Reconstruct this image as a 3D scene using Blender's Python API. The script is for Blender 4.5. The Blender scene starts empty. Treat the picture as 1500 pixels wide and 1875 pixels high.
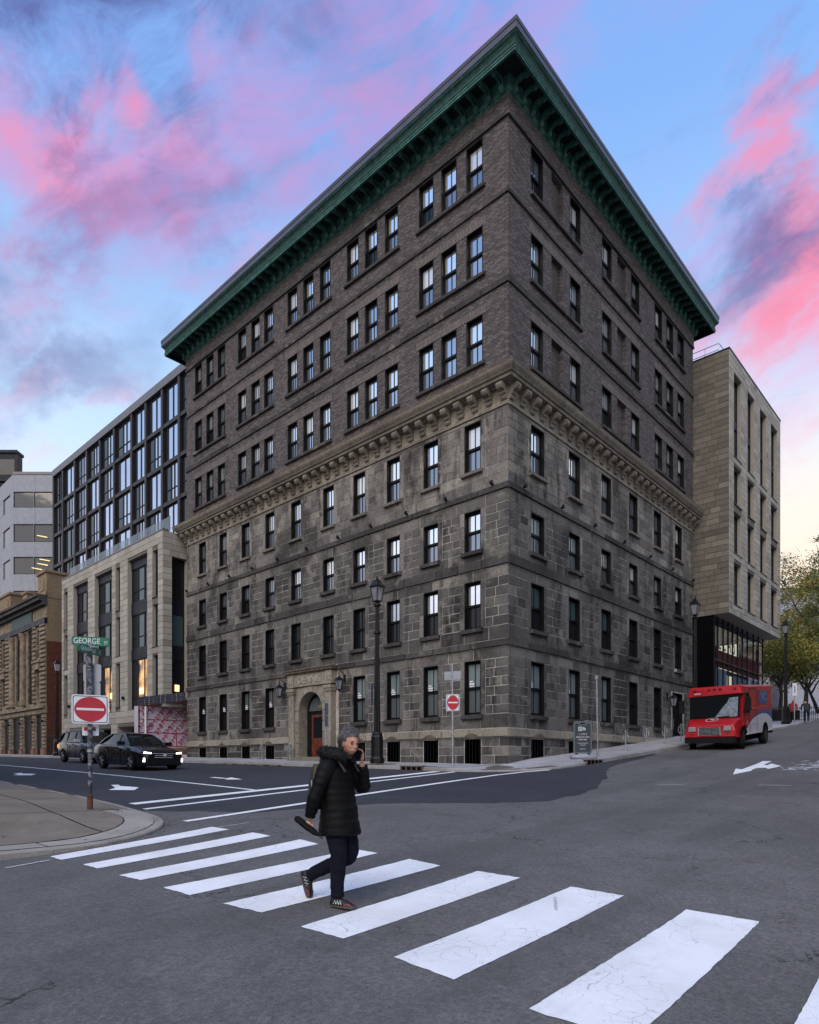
import bpy, bmesh, math, random
import numpy as np
from mathutils import Vector, Matrix
R_ = random.Random(7)
rad = math.radians
sc = bpy.context.scene
COL = sc.collection

# ------------------------------------------------------------------ camera
# world axes: +X runs up the street beside the right facade, +Y along the left facade,
# the corner of the stone building is the origin, z = 0 is eye height
CAM = Vector((-20.04, -13.68, 0.0))
cd = bpy.data.cameras.new('camera')
cam = bpy.data.objects.new('camera', cd); COL.objects.link(cam)
cam.location = CAM
cam.rotation_euler = (rad(90), 0, rad(42.84 - 90))
cd.sensor_fit = 'HORIZONTAL'; cd.sensor_width = 36; cd.lens = 36 * 1203 / 1500
cd.shift_y = (1398.7 - 937.5) / 1500
cd.clip_start = .1; cd.clip_end = 3000
sc.camera = cam
FWD = Vector((math.cos(rad(42.84)), math.sin(rad(42.84)), 0)); RGT = Vector((FWD.y, -FWD.x, 0))

sc.view_settings.view_transform = 'Standard'; sc.view_settings.look = 'None'
sc.view_settings.gamma = 1; sc.view_settings.use_curve_mapping = False
sc.view_settings.exposure = 0.6

# ------------------------------------------------------------------ sky and broad soft light of a half-clouded evening
SUN_EL, SUN_AZ = 42.0, 203.0        # azimuth measured from +X towards +Y
W = bpy.data.worlds.new('World'); sc.world = W; W.use_nodes = True
nt = W.node_tree; nt.nodes.clear()

class NG:
    """tiny node-graph helper"""
    def __init__(s, tree): s.t = tree
    def n(s, typ, **kw):
        nd = s.t.nodes.new(typ)
        for k, v in kw.items():
            if k == 'ins':
                for a, b in v.items(): s.put(nd.inputs[a], b)
            else: setattr(nd, k, v)
        return nd
    def put(s, sock, v):
        if isinstance(v, bpy.types.NodeSocket): s.t.links.new(v, sock)
        else: sock.default_value = v
    def math(s, op, a, b=0.0, c=0.0, clamp=False):
        nd = s.t.nodes.new('ShaderNodeMath'); nd.operation = op; nd.use_clamp = clamp
        for i, v in enumerate((a, b, c)): s.put(nd.inputs[i], v)
        return nd.outputs[0]
    def vmath(s, op, a, b=(0, 0, 0), out=0):
        nd = s.t.nodes.new('ShaderNodeVectorMath'); nd.operation = op
        s.put(nd.inputs[0], a); s.put(nd.inputs[1], b)
        return nd.outputs['Value' if op in ('DOT_PRODUCT', 'LENGTH') else 'Vector']
    def mix(s, f, a, b, blend='MIX'):
        nd = s.t.nodes.new('ShaderNodeMix'); nd.data_type = 'RGBA'; nd.blend_type = blend
        s.put(nd.inputs[0], f)
        for i, v in ((6, a), (7, b)):
            if not isinstance(v, bpy.types.NodeSocket) and len(v) == 3: v = (*v, 1)
            s.put(nd.inputs[i], v)
        return nd.outputs[2]
    def ramp(s, f, stops, interp='LINEAR'):
        nd = s.t.nodes.new('ShaderNodeValToRGB'); cr = nd.color_ramp; cr.interpolation = interp
        while len(cr.elements) < len(stops): cr.elements.new(.5)
        for e, (p, c) in zip(cr.elements, stops):
            e.position = p; e.color = (*c, 1) if not isinstance(c, (int, float)) else (c, c, c, 1)
        s.put(nd.inputs[0], f); return nd.outputs[0]
    def mr(s, v, a, b, c=0., d=1., smooth=True):
        nd = s.t.nodes.new('ShaderNodeMapRange'); nd.clamp = True
        nd.interpolation_type = 'SMOOTHSTEP' if smooth else 'LINEAR'
        for i, x in enumerate((v, a, b, c, d)): s.put(nd.inputs[i], x)
        return nd.outputs[0]
    def noise(s, vec, scale, detail=4., rough=.55, dist=0., out=0, dim='3D', w=0.):
        nd = s.t.nodes.new('ShaderNodeTexNoise'); nd.noise_dimensions = dim
        if vec is not None: s.t.links.new(vec, nd.inputs['Vector'])
        nd.inputs['Scale'].default_value = scale; nd.inputs['Detail'].default_value = detail
        nd.inputs['Roughness'].default_value = rough; nd.inputs['Distortion'].default_value = dist
        if dim == '4D': nd.inputs['W'].default_value = w
        return nd.outputs[out]

def build_sky():
    g = NG(nt)
    d = g.n('ShaderNodeTexCoord').outputs['Generated']
    sep = g.n('ShaderNodeSeparateXYZ', ins={0: d})
    z = sep.outputs[2]
    a = g.vmath('DOT_PRODUCT', d, tuple(RGT)); f = g.vmath('DOT_PRODUCT', d, tuple(FWD))
    el = z
    # clear-sky colour by elevation
    base = g.ramp(el, [(0.0, (.72, .60, .50)), (.16, (.76, .73, .74)), (.30, (.70, .78, .90)), (.42, (.50, .68, .89)),
                       (.56, (.30, .50, .81)), (.70, (.19, .38, .77)), (.85, (.17, .33, .70)), (1., (.17, .32, .68))])
    # warm glow low in the direction of the sun (up the street)
    sd = (math.cos(rad(12)), math.sin(rad(12)), 0.1)
    sdot = g.vmath('DOT_PRODUCT', d, sd)
    glow = g.math('MULTIPLY', g.mr(sdot, .62, .98), g.mr(el, .56, .16))
    base = g.mix(g.math('MULTIPLY', glow, .9), base, (1.0, .77, .50))
    # cloud streaks: noise on the direction vector, drawn out along one wind axis
    Z_ = Vector((0, 0, 1)); A = (RGT * .93 + Z_ * .36 + FWD * .05).normalized(); B = (Z_ * .93 - RGT * .36).normalized(); Cc = A.cross(B)
    def q(sa, sb, sc_, off=(0, 0, 0)):
        return g.n('ShaderNodeCombineXYZ', ins={0: g.math('MULTIPLY_ADD', g.vmath('DOT_PRODUCT', d, tuple(A)), sa, off[0]),
            1: g.math('MULTIPLY_ADD', g.vmath('DOT_PRODUCT', d, tuple(B)), sb, off[1]), 2: g.math('MULTIPLY_ADD', g.vmath('DOT_PRODUCT', d, tuple(Cc)), sc_, off[2])}).outputs[0]
    base_q = q(1.5, 6.2, 1.6)
    warp = g.noise(q(2.2, 2.8, 2.2, (4, 1, 2)), 1.2, 4, .5, 0, out=1)
    rw = g.vmath('ADD', base_q, g.vmath('MULTIPLY', g.vmath('SUBTRACT', warp, (.5, .5, .5)), (1.1, 1.1, .8)))
    n1 = g.noise(g.vmath('ADD', rw, (7.3, 2.2, 0)), 1.2, 9, .64, .22)
    n2 = g.noise(g.vmath('ADD', rw, (1.9, 9.1, 3.)), 1.45, 9, .66, .30)
    n3 = g.noise(q(1.5, 2.2, 1.5, (3.3, .7, 9.)), 1.1, 3, .5, .2)
    fine = g.noise(g.vmath('ADD', g.vmath('MULTIPLY', rw, (1.6, 2.2, 1.6)), (2.2, 6.1, 1.)), 2.2, 7, .62, .3)
    dw = g.vmath('ADD', d, g.vmath('MULTIPLY', g.vmath('SUBTRACT', g.noise(q(2.6, 3.4, 2.6, (1, 5, 3)), 1.7, 6, .6, .2, out=1), (.5, .5, .5)), (.42, .42, .42)))
    dA, dB, dC = (g.vmath('DOT_PRODUCT', dw, tuple(v)) for v in (A, B, Cc))
    def blob(px, py, inner, outer):
        """a ragged bank of cloud about one bearing: offset right and up as slopes from the street axis"""
        wv = (RGT * ((px - 750) / 1203) + FWD + Z_ * ((1398.7 - py) / 1203)).normalized()
        v = g.n('ShaderNodeCombineXYZ', ins={0: g.math('MULTIPLY', g.math('SUBTRACT', dA, wv.dot(A)), .62), 1: g.math('MULTIPLY', g.math('SUBTRACT', dB, wv.dot(B)), 1.35), 2: g.math('SUBTRACT', dC, wv.dot(Cc))}).outputs[0]
        return g.mr(g.vmath('LENGTH', v), rad(outer) * 1.08, rad(inner))
    def bank(*bl):
        o = blob(*bl[0][:4]); o = g.math('MULTIPLY', o, bl[0][4])
        for x in bl[1:]: o = g.math('MAXIMUM', o, g.math('MULTIPLY', blob(*x[:4]), x[4]))
        return o
    high = g.mr(el, .12, .66)
    # violet-grey bodies
    greyb = bank((60, 60, 3, 14, 1.), (330, 60, 1, 10, .75), (1410, 450, 1, 6.5, .7), (110, 720, 1, 6, .65), (10, 590, 0, 4, .5), (300, 430, 2, 9, .12), (640, 60, 2, 10, .3))
    ga = g.math('ADD', g.math('MULTIPLY', greyb, g.mr(n1, .30, .52)), g.math('MULTIPLY', g.mr(n1, .54, .70), .35), clamp=True)
    greyc = g.mix(high, (.40, .45, .60), (.075, .08, .27))
    c = g.mix(ga, base, greyc)
    # mauve veil
    veil = bank((820, 60, 3, 12, .55), (240, 330, 2, 9, .65), (1180, 570, 2, 8, .45), (640, 230, 2, 7, .3), (1420, 690, 1, 6, .35), (30, 450, 1, 7, .3))
    va = g.math('MULTIPLY', g.math('ADD', veil, .03), g.mr(fine, .30, .62))
    c = g.mix(va, c, g.mix(g.mr(el, .25, .72), (.80, .47, .63), (.42, .26, .58)))
    # lit pink undersides
    pinkb = bank((150, 300, 0, 4.5, 1.), (310, 235, 0, 5, .9), (-20, 370, 0, 6, .8), (200, 345, 1, 5, .45), (420, 140, 0, 4, .5), (470, 470, 0, 5, .7), (1460, 520, 0, 6, 1.), (1370, 590, 0, 6, .95), (1500, 610, 0, 6, .9), (1450, 345, 0, 3.6, .85), (1300, 360, 0, 3.2, .85), (120, 800, 0, 4.2, .8), (0, 770, 0, 4, .5), (600, 130, 1, 6, .45), (1090, 50, 1, 7, .35), (1480, 740, 0, 4, .6))
    pa = g.math('MULTIPLY', pinkb, g.mr(n2, .34, .56))
    pa = g.math('ADD', pa, g.math('MULTIPLY', g.mr(n2, .62, .78), .14), clamp=True)
    pinkc = g.mix(g.mr(el, .25, .72), (.93, .50, .58), (.62, .25, .46))
    pinkc = g.mix(g.math('MULTIPLY', g.mr(n2, .47, .66), .85), pinkc, (.86, .20, .30))
    c = g.mix(g.math('MULTIPLY', pa, .95), c, pinkc)
    core = g.math('MULTIPLY', bank((1410, 440, 0, 4.2, .7), (70, 95, 2, 13, .95)), g.mr(n1, .38, .54))
    c = g.mix(g.math('MULTIPLY', core, .75), c, (.10, .10, .28))
    below = g.mr(z, -.02, -.10)
    c = g.mix(below, c, (.10, .10, .11))
    bg = g.n('ShaderNodeBackground', ins={0: c, 1: 1.0})
    sky = g.n('ShaderNodeTexSky'); sky.sky_type = 'NISHITA'; sky.sun_disc = False
    sky.sun_elevation = rad(SUN_EL); sky.sun_rotation = rad(90 - SUN_AZ)
    bg2 = g.n('ShaderNodeBackground', ins={0: sky.outputs[0], 1: .06})
    add = g.n('ShaderNodeMixShader', ins={0: .2, 1: bg.outputs[0], 2: bg2.outputs[0]})
    g.n('ShaderNodeOutputWorld', ins={0: add.outputs[0]})
build_sky()

sl = bpy.data.lights.new('sun', 'SUN'); so = bpy.data.objects.new('sun', sl); COL.objects.link(so)
sl.energy = 1.5; sl.angle = rad(48); sl.color = (1, .87, .72)
sv = Vector((math.cos(rad(SUN_AZ)) * math.cos(rad(SUN_EL)), math.sin(rad(SUN_AZ)) * math.cos(rad(SUN_EL)), math.sin(rad(SUN_EL))))
so.rotation_euler = sv.to_track_quat('Z', 'Y').to_euler()
so.location = (-60, -40, 60)

# ------------------------------------------------------------------ object helpers
WM = {}
def _reg(o, parent, world):
    basis = Matrix.LocRotScale(o.location, o.rotation_euler, o.scale)
    if parent is not None:
        o.parent = parent
        if world: o.matrix_parent_inverse = WM[parent.name].inverted()
        WM[o.name] = WM[parent.name] @ (o.matrix_parent_inverse @ basis)
    else: WM[o.name] = basis
def tag(o, label=None, cat=None, group=None, kind=None):
    if label: o['label'] = label
    if cat: o['category'] = cat
    if group: o['group'] = group
    if kind: o['kind'] = kind
    return o
def thing(name, label, cat, loc=(0, 0, 0), rz=0., group=None, rot=None):
    o = bpy.data.objects.new(name, None); COL.objects.link(o)
    o.empty_display_size = .2
    o.location = loc; o.rotation_euler = rot if rot else (0, 0, rz)
    _reg(o, None, False)
    return tag(o, label, cat, group)
def link(name, me, parent=None, world=False, loc=(0, 0, 0), rot=(0, 0, 0), scale=(1, 1, 1)):
    o = bpy.data.objects.new(name, me); COL.objects.link(o)
    o.location = loc; o.rotation_euler = rot; o.scale = scale
    _reg(o, parent, world); return o
def copy_tree(o, parent=None):
    c = o.copy(); COL.objects.link(c)
    if parent is not None: c.parent = parent
    for ch in [k for k in bpy.data.objects if k.parent == o] if o.name not in KIDS else KIDS[o.name]:
        copy_tree(ch, c)
    return c
KIDS = {}

class Face:
    """facade frame: u along the wall, d out of the wall, z up"""
    def __init__(s, o, u, n): s.o, s.u, s.n = Vector(o), Vector(u), Vector(n); s.flip = s.u.cross(Vector((0, 0, 1))).dot(s.n) < 0
    def __call__(s, u, d, z): return s.o + s.u * u + s.n * d + Vector((0, 0, z))
    @property
    def rz(s): return math.atan2(-s.n.y, -s.n.x) - math.pi / 2
ID = Face((0, 0, 0), (1, 0, 0), (0, -1, 0))

class MB:
    def __init__(s): s.v, s.f, s.m, s.t = [], [], [], []
    def add(s, vs, fs, m=0, t=.5, flip=False):
        b = len(s.v); s.v += [tuple(p) for p in vs]
        for f in fs:
            f = [b + i for i in f]
            s.f.append(f[::-1] if flip else f); s.m.append(m); s.t.append(t)
        return s
    def box(s, x0, x1, y0, y1, z0, z1, m=0, t=.5, T=None):
        vs = [(x, y, z) for z in (z0, z1) for y in (y0, y1) for x in (x0, x1)]
        if T: vs = [T @ Vector(p) for p in vs]
        return s.add(vs, [(0, 2, 3, 1), (4, 5, 7, 6), (0, 1, 5, 4), (2, 6, 7, 3), (0, 4, 6, 2), (1, 3, 7, 5)], m, t)
    def fbox(s, F, u0, u1, d0, d1, z0, z1, m=0, t=.5):
        vs = [F(u, -d if False else d, z) for z in (z0, z1) for d in (d1, d0) for u in (u0, u1)]
        return s.add(vs, [(0, 2, 3, 1), (4, 5, 7, 6), (0, 1, 5, 4), (2, 6, 7, 3), (0, 4, 6, 2), (1, 3, 7, 5)], m, t, F.flip)
    def block(s, F, u0, u1, d0, d1, z0, z1, ch=.012, m=0, t=.5):
        vs = [F(u, d0, z) for z in (z0, z1) for u in (u0, u1)] + [F(u, d1, z) for z in (z0 + ch, z1 - ch) for u in (u0 + ch, u1 - ch)]
        return s.add(vs, [(4, 5, 7, 6), (0, 1, 5, 4), (3, 2, 6, 7), (2, 0, 4, 6), (1, 3, 7, 5), (0, 2, 3, 1)], m, t, F.flip)
    def quad(s, a, b, c, d, m=0, t=.5): return s.add([a, b, c, d], [(0, 1, 2, 3)], m, t)
    def tube(s, pts, radii, n=10, m=0, caps=True, t=.5, up=None):
        rings = []; pts = [Vector(p) for p in pts]
        if not hasattr(radii, '__len__'): radii = [radii] * len(pts)
        for i, p in enumerate(pts):
            tg = (pts[min(i + 1, len(pts) - 1)] - pts[max(i - 1, 0)]).normalized()
            ref = Vector((0, 0, 1)) if abs(tg.z) < .9 else Vector((1, 0, 0))
            a = tg.cross(ref).normalized(); b = tg.cross(a).normalized()
            r = radii[i]; ra, rb = (r, r) if not hasattr(r, '__len__') else r
            rings.append([p + a * ra * math.cos(2 * math.pi * k / n) + b * rb * math.sin(2 * math.pi * k / n) for k in range(n)])
        return s.rings(rings, m, caps, t)
    def rings(s, rings, m=0, caps=True, t=.5, close=True):
        n = len(rings[0]); b = len(s.v); vs = [p for r in rings for p in r]; fs = []
        for i in range(len(rings) - 1):
            for k in range(n if close else n - 1):
                k2 = (k + 1) % n
                fs.append((i * n + k, i * n + k2, (i + 1) * n + k2, (i + 1) * n + k))
        if caps: fs.append(tuple(range(n))[::-1]); fs.append(tuple(range((len(rings) - 1) * n, len(rings) * n)))
        return s.add(vs, fs, m, t)
    def lathe(s, prof, n=16, c=(0, 0, 0), m=0, t=.5, sq=None):
        rg = []
        for r, z in prof:
            rg.append([(c[0] + r * math.cos(2 * math.pi * (k + .5) / n), c[1] + r * math.sin(2 * math.pi * (k + .5) / n), c[2] + z) for k in range(n)])
        return s.rings(rg, m, True, t)
    def prism(s, poly, F, d0, d1, m=0, t=.5):
        """poly in (u,z), extruded from d0 to d1"""
        n = len(poly); vs = [F(u, d0, z) for u, z in poly] + [F(u, d1, z) for u, z in poly]
        fs = [tuple(range(n)), tuple(range(2 * n - 1, n - 1, -1))] + [(i, i + n, (i + 1) % n + n, (i + 1) % n) for i in range(n)]
        return s.add(vs, fs, m, t)
    def sweep(s, prof, path, m=0, closed=False, t=.5):
        """prof of (d,z); path = list of functions d -> (x,y)"""
        rg = [[(*p(d), z) for d, z in prof] for p in path]
        if closed: rg.append(rg[0])
        return s.rings(rg, m, not closed, t)
    def mesh(s, name, mats, smooth=False, fix=False, angle=None):
        me = bpy.data.meshes.new(name); me.from_pydata(s.v, [], s.f)
        if not isinstance(mats, (list, tuple)): mats = [mats]
        for m in mats: me.materials.append(m)
        me.polygons.foreach_set('material_index', s.m)
        at = me.attributes.new('tone', 'FLOAT', 'FACE'); at.data.foreach_set('value', s.t)
        if fix:
            bm = bmesh.new(); bm.from_mesh(me)
            bmesh.ops.remove_doubles(bm, verts=bm.verts, dist=1e-5)
            bmesh.ops.recalc_face_normals(bm, faces=bm.faces); bm.to_mesh(me); bm.free()
        if smooth or angle:
            me.polygons.foreach_set('use_smooth', [True] * len(me.polygons))
            if angle:
                bm = bmesh.new(); bm.from_mesh(me)
                for e in bm.edges:
                    if len(e.link_faces) == 2 and e.calc_face_angle(0) > rad(angle): e.smooth = False
                bm.to_mesh(me); bm.free()
        me.update(); return me
    def obj(s, name, mats, parent=None, world=True, smooth=False, fix=False, angle=None):
        return link(name, s.mesh(name, mats, smooth, fix, angle), parent, world)

_txt = {}
def text_mesh(body, size, extrude, mat, align='CENTER', sx=1.):
    """flat lettering standing in local XZ, facing -Y, centred on the origin"""
    key = (body, size, extrude, mat.name, sx)
    if key in _txt: return _txt[key]
    cu = bpy.data.curves.new('lettering', 'FONT'); cu.body = body; cu.size = size; cu.extrude = extrude
    cu.align_x = 'CENTER'; cu.align_y = 'CENTER'; cu.resolution_u = 3
    o = bpy.data.objects.new('lettering', cu); COL.objects.link(o)
    dg = bpy.context.evaluated_depsgraph_get(); dg.update()
    me = bpy.data.meshes.new_from_object(o.evaluated_get(dg))
    bpy.data.objects.remove(o); bpy.data.curves.remove(cu)
    me.transform(Matrix.Rotation(rad(90), 4, 'X') @ Matrix.Scale(sx, 4, (1, 0, 0)))
    me.materials.clear(); me.materials.append(mat); me.name = 'lettering'
    _txt[key] = me; return me

def vis(p):
    """projected scale: pixels per metre in the photograph at p (0 behind the camera or outside the frame)"""
    v = Vector(p) - CAM; y = v.dot(FWD)
    if y < 1: return 0
    x = 750 + 1203 * v.dot(RGT) / y; yy = 1398.7 - 1203 * v.z / y
    return 0 if x < -20 or x > 1520 or yy < -20 or yy > 1900 else 1203 / y

# ------------------------------------------------------------------ materials
MATS = {}
def new_mat(name):
    m = bpy.data.materials.new(name); m.use_nodes = True
    t = m.node_tree; t.nodes.clear(); g = NG(t)
    b = g.n('ShaderNodeBsdfPrincipled'); o = g.n('ShaderNodeOutputMaterial', ins={0: b.outputs[0]})
    MATS[name] = m; return m, g, b
def bump(g, b, h, strength=.4, dist=.02):
    n = g.n('ShaderNodeBump', ins={'Strength': strength, 'Distance': dist, 'Height': h})
    g.put(b.inputs['Normal'], n.outputs[0])
def pos(g): return g.n('ShaderNodeNewGeometry').outputs['Position']
def obj_co(g): return g.n('ShaderNodeTexCoord').outputs['Object']
def simple(name, c, rough=.6, metal=0., var=.25, scale=6., bmp=0., spec=.5, coat=0., emit=None, es=1., local=False):
    m, g, b = new_mat(name)
    p = obj_co(g) if local else pos(g)
    n = g.noise(p, scale, 5, .6)
    lo = tuple(x * (1 - var) for x in c); hi = tuple(min(1, x * (1 + var)) for x in c)
    col = g.mix(g.mr(n, .3, .7), lo, hi)
    g.put(b.inputs['Base Color'], col); b.inputs['Roughness'].default_value = rough
    g.put(b.inputs['Roughness'], g.mr(n, .2, .8, max(.02, rough - .1), min(1, rough + .1)))
    b.inputs['Metallic'].default_value = metal; b.inputs['Specular IOR Level'].default_value = spec
    b.inputs['Coat Weight'].default_value = coat; b.inputs['Coat Roughness'].default_value = .05
    if bmp: bump(g, b, g.noise(p, scale * 6, 4, .6), bmp)
    if emit:
        b.inputs['Emission Color'].default_value = (*emit, 1); b.inputs['Emission Strength'].default_value = es
    return m
def tone_of(g): return g.n('ShaderNodeAttribute', attribute_name='tone', attribute_type='GEOMETRY').outputs['Fac']

def stone_mat(name, dark, mid, light, stain=.75, scale=1.):
    m, g, b = new_mat(name); p = pos(g); t = tone_of(g)
    col = g.ramp(t, [(0, dark), (.5, mid), (1, light)])
    fine = g.noise(p, 9 * scale, 8, .65); med = g.noise(p, 2.3, 6, .6, .4)
    col = g.mix(.8, col, g.ramp(fine, [(.25, (.50, .50, .51)), (.5, (1, 1, 1)), (.75, (1.5, 1.47, 1.42))]), 'MULTIPLY')
    # soot: large irregular patches and vertical runs
    sx = g.vmath('MULTIPLY', p, (.9, .9, .16)); run = g.noise(sx, 1.5, 6, .62, .5)
    st = g.math('MULTIPLY', g.mr(run, .46, .66), g.mr(med, .30, .60))
    big = g.mr(g.noise(g.vmath('ADD', g.vmath('MULTIPLY', p, (1, 1, .8)), (3.7, 3.7, .6)), .26, 5, .6, .5), .50, .64)
    st = g.math('MAXIMUM', st, g.math('MULTIPLY', big, .85))
    col = g.mix(g.math('MULTIPLY', st, stain), col, tuple(x * .55 for x in dark))
    # pale lime and lichen blooms
    bl = g.math('MULTIPLY', g.mr(g.noise(p, 1.1, 6, .65, .6), .56, .72), .45)
    col = g.mix(bl, col, (.34, .31, .25))
    g.put(b.inputs['Base Color'], col); b.inputs['Roughness'].default_value = .9; b.inputs['Specular IOR Level'].default_value = .25
    bump(g, b, g.math('ADD', fine, g.math('MULTIPLY', g.noise(p, 40, 3, .6), .5)), .45, .02)
    return m
STONE = stone_mat('sandstone', (.047, .043, .042), (.132, .121, .113), (.290, .263, .226), .95)
BANDM = stone_mat('dark_band_stone', (.040, .036, .036), (.078, .071, .068), (.165, .147, .128), .7)
TRIM = stone_mat('carved_stone', (.10, .09, .08), (.21, .185, .150), (.34, .30, .24), .45)
MORTAR = simple('lime_mortar', (.42, .385, .35), .95, var=.35, scale=2)
def tile_mat(name, a, b_, c, line):
    m, g, b = new_mat(name); p = pos(g)
    col = g.ramp(tone_of(g), [(0, a), (.5, b_), (1, c)])
    n = g.noise(p, 5, 7, .65); n2 = g.noise(g.vmath('MULTIPLY', p, (1, 1, .3)), 1.2, 5, .6)
    col = g.mix(.7, col, g.ramp(n, [(.25, (.78, .78, .78)), (.5, (1, 1, 1)), (.78, (1.2, 1.19, 1.15))]), 'MULTIPLY')
    col = g.mix(g.math('MULTIPLY', g.mr(n2, .55, .75), .3), col, a)
    g.put(b.inputs['Base Color'], col); b.inputs['Roughness'].default_value = .85; b.inputs['Specular IOR Level'].default_value = .3
    bump(g, b, n, .2, .01); return m
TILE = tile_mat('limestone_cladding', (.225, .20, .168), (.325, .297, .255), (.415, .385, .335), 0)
TILE2 = tile_mat('limestone_cladding_dark', (.105, .092, .076), (.155, .138, .115), (.21, .19, .16), 0)  # darker copy of the cladding, used on the side wall
TILEB = simple('cladding_joint', (.12, .105, .085), .9)

def brick_mat(name, c1, c2, mortar, soldier=False, bw=.21, rh=.072):
    m, g, b = new_mat(name); p = pos(g)
    sep = g.n('ShaderNodeSeparateXYZ', ins={0: p})
    u = g.math('ADD', sep.outputs[0], sep.outputs[1]); z = sep.outputs[2]
    v = g.n('ShaderNodeCombineXYZ', ins={0: z if soldier else u, 1: u if soldier else z}).outputs[0]
    br = g.n('ShaderNodeTexBrick', ins={'Vector': v, 'Color1': (*c1, 1), 'Color2': (*c2, 1), 'Mortar': (*mortar, 1), 'Scale': 1.,
        'Mortar Size': .011, 'Mortar Smooth': .2, 'Bias': -.1, 'Brick Width': bw if not soldier else .30, 'Row Height': rh})
    n = g.noise(p, .8, 5, .6, .5); f = g.noise(p, 14, 6, .65)
    col = g.mix(.75, br.outputs[0], g.ramp(f, [(.25, (.6, .6, .62)), (.5, (1, 1, 1)), (.78, (1.45, 1.4, 1.38))]), 'MULTIPLY')
    col = g.mix(g.math('MULTIPLY', g.mr(n, .50, .75), .45), col, tuple(x * .55 for x in c1))
    g.put(b.inputs['Base Color'], col); b.inputs['Roughness'].default_value = .92; b.inputs['Specular IOR Level'].default_value = .2
    bump(g, b, g.math('ADD', g.math('SUBTRACT', 1., br.outputs['Fac']), g.math('MULTIPLY', f, .4)), .6, .012)
    return m
BRICK = brick_mat('dark_brick', (.086, .075, .074), (.195, .168, .162), (.042, .037, .036))
SOLDIER = brick_mat('soldier_brick', (.15, .127, .118), (.215, .182, .168), (.06, .052, .05), True)
BLIND = brick_mat('blocked_opening_brick', (.085, .072, .066), (.15, .128, .112), (.06, .05, .047))
OCHRE = simple('ochre_stone', (.20, .152, .105), .9, var=.45, scale=2.5, bmp=.2)
OCHREB = brick_mat('ochre_brick', (.25, .175, .11), (.31, .225, .145), (.21, .16, .115), bw=.22, rh=.075)
REDB = brick_mat('red_brick', (.12, .035, .022), (.17, .052, .032), (.08, .045, .035), bw=.22, rh=.075)
REDTRIM = simple('red_granite', (.20, .095, .065), .8)

def copper():
    m, g, b = new_mat('copper_patina'); p = pos(g)
    n = g.noise(g.vmath('MULTIPLY', p, (3.2, 3.2, .9)), 1.6, 8, .68); n2 = g.noise(p, .6, 4, .6)
    col = g.ramp(n, [(.22, (.010, .036, .030)), (.45, (.030, .112, .090)), (.60, (.060, .185, .150)), (.8, (.14, .29, .25))])
    col = g.mix(g.math('MULTIPLY', g.mr(n2, .45, .7), .5), col, (.02, .075, .062))
    g.put(b.inputs['Base Color'], col); b.inputs['Roughness'].default_value = .7; b.inputs['Metallic'].default_value = .1
    bump(g, b, n, .25, .01); return m
COPPER = copper()
COPPER2 = simple('dark_copper_cyma', (.015, .060, .049), .7, .1, .55, 5)
COPDARK = simple('shaded_copper', (.006, .010, .009), .75, var=.5, scale=4)  # soffit and bracket gaps: shade under the cornice put into the copper colour
FASCIA = simple('grey_roof_fascia', (.10, .095, .115), .45, .4, .12, 2)
BLACK = simple('black_paint', (.006, .006, .007), .5, var=.2, spec=.25)
IRON = simple('black_cast_iron', (.006, .006, .007), .42, 0, .3, 12, .1, spec=.3)
FRAMEM = simple('black_window_frame', (.005, .005, .006), .55, var=.1, spec=.2)
VOID = simple('dark_void', (.003, .003, .004), .95, var=.2, spec=.05)
GALV = simple('galvanised_steel', (.36, .37, .40), .45, .6, .2, 9)
ALU = simple('sign_back_aluminium', (.30, .31, .34), .55, .2, .1, 3)
DARKSTEEL = simple('dark_bronze_panel', (.036, .029, .029), .5, .1, .15, 1.5, spec=.3)
GREYST = simple('grey_coping', (.16, .15, .16), .5, .3, .12, 2)
SLATE = simple('navy_black_panel', (.009, .010, .016), .5, 0, .2, 2, spec=.25)

def glass(name, c, metal, rough=.03, wob=.02, spec=.6, scale=.8):
    m, g, b = new_mat(name); p = pos(g)
    b.inputs['Base Color'].default_value = (*c, 1); b.inputs['Metallic'].default_value = metal
    b.inputs['Roughness'].default_value = rough; b.inputs['Specular IOR Level'].default_value = spec
    bump(g, b, g.noise(p, scale, 2, .5), wob, .5); return m
GL_UP = glass('reflective_pane', (.96, .96, .98), .82, .03, .012)
GL_UP2 = glass('reflective_pane_over_blind', (.80, .79, .78), .45, .05, .012)
GL_UP3 = glass('dim_reflective_pane', (.50, .53, .60), .85, .03, .02)
GL_LO = glass('screened_pane', (.30, .32, .37), .8, .12, .012)
GL_DK = glass('dark_pane', (.012, .014, .017), 0., .04, .02, .3)
GL_BLUE = glass('tinted_pane', (.52, .56, .70), .9, .03, .012)
GL_CAR = glass('car_glass', (.008, .010, .012), .0, .02, .0, .22)
GL_TEAL = glass('teal_lit_pane', (.05, .085, .09), 0., .05, .02, .3)
GL_MATTE = glass('matte_dark_pane', (.010, .011, .013), 0., .45, .02, .08)  # dark matte glass with low specular, so it mirrors little at grazing angles
def blind(name, c):
    m, g, b = new_mat(name); p = pos(g)
    n = g.noise(g.vmath('MULTIPLY', p, (9, 9, .35)), 2, 3, .5)
    g.put(b.inputs['Base Color'], g.mix(g.mr(n, .3, .7), tuple(x * .72 for x in c), c)); b.inputs['Roughness'].default_value = .5
    b.inputs['Coat Weight'].default_value = 1.; b.inputs['Coat Roughness'].default_value = .03
    return m
GL_BLIND = blind('pane_over_pale_curtain', (.21, .26, .265))
GL_BLIND2 = blind('pane_over_grey_curtain', (.105, .125, .13))
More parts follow.
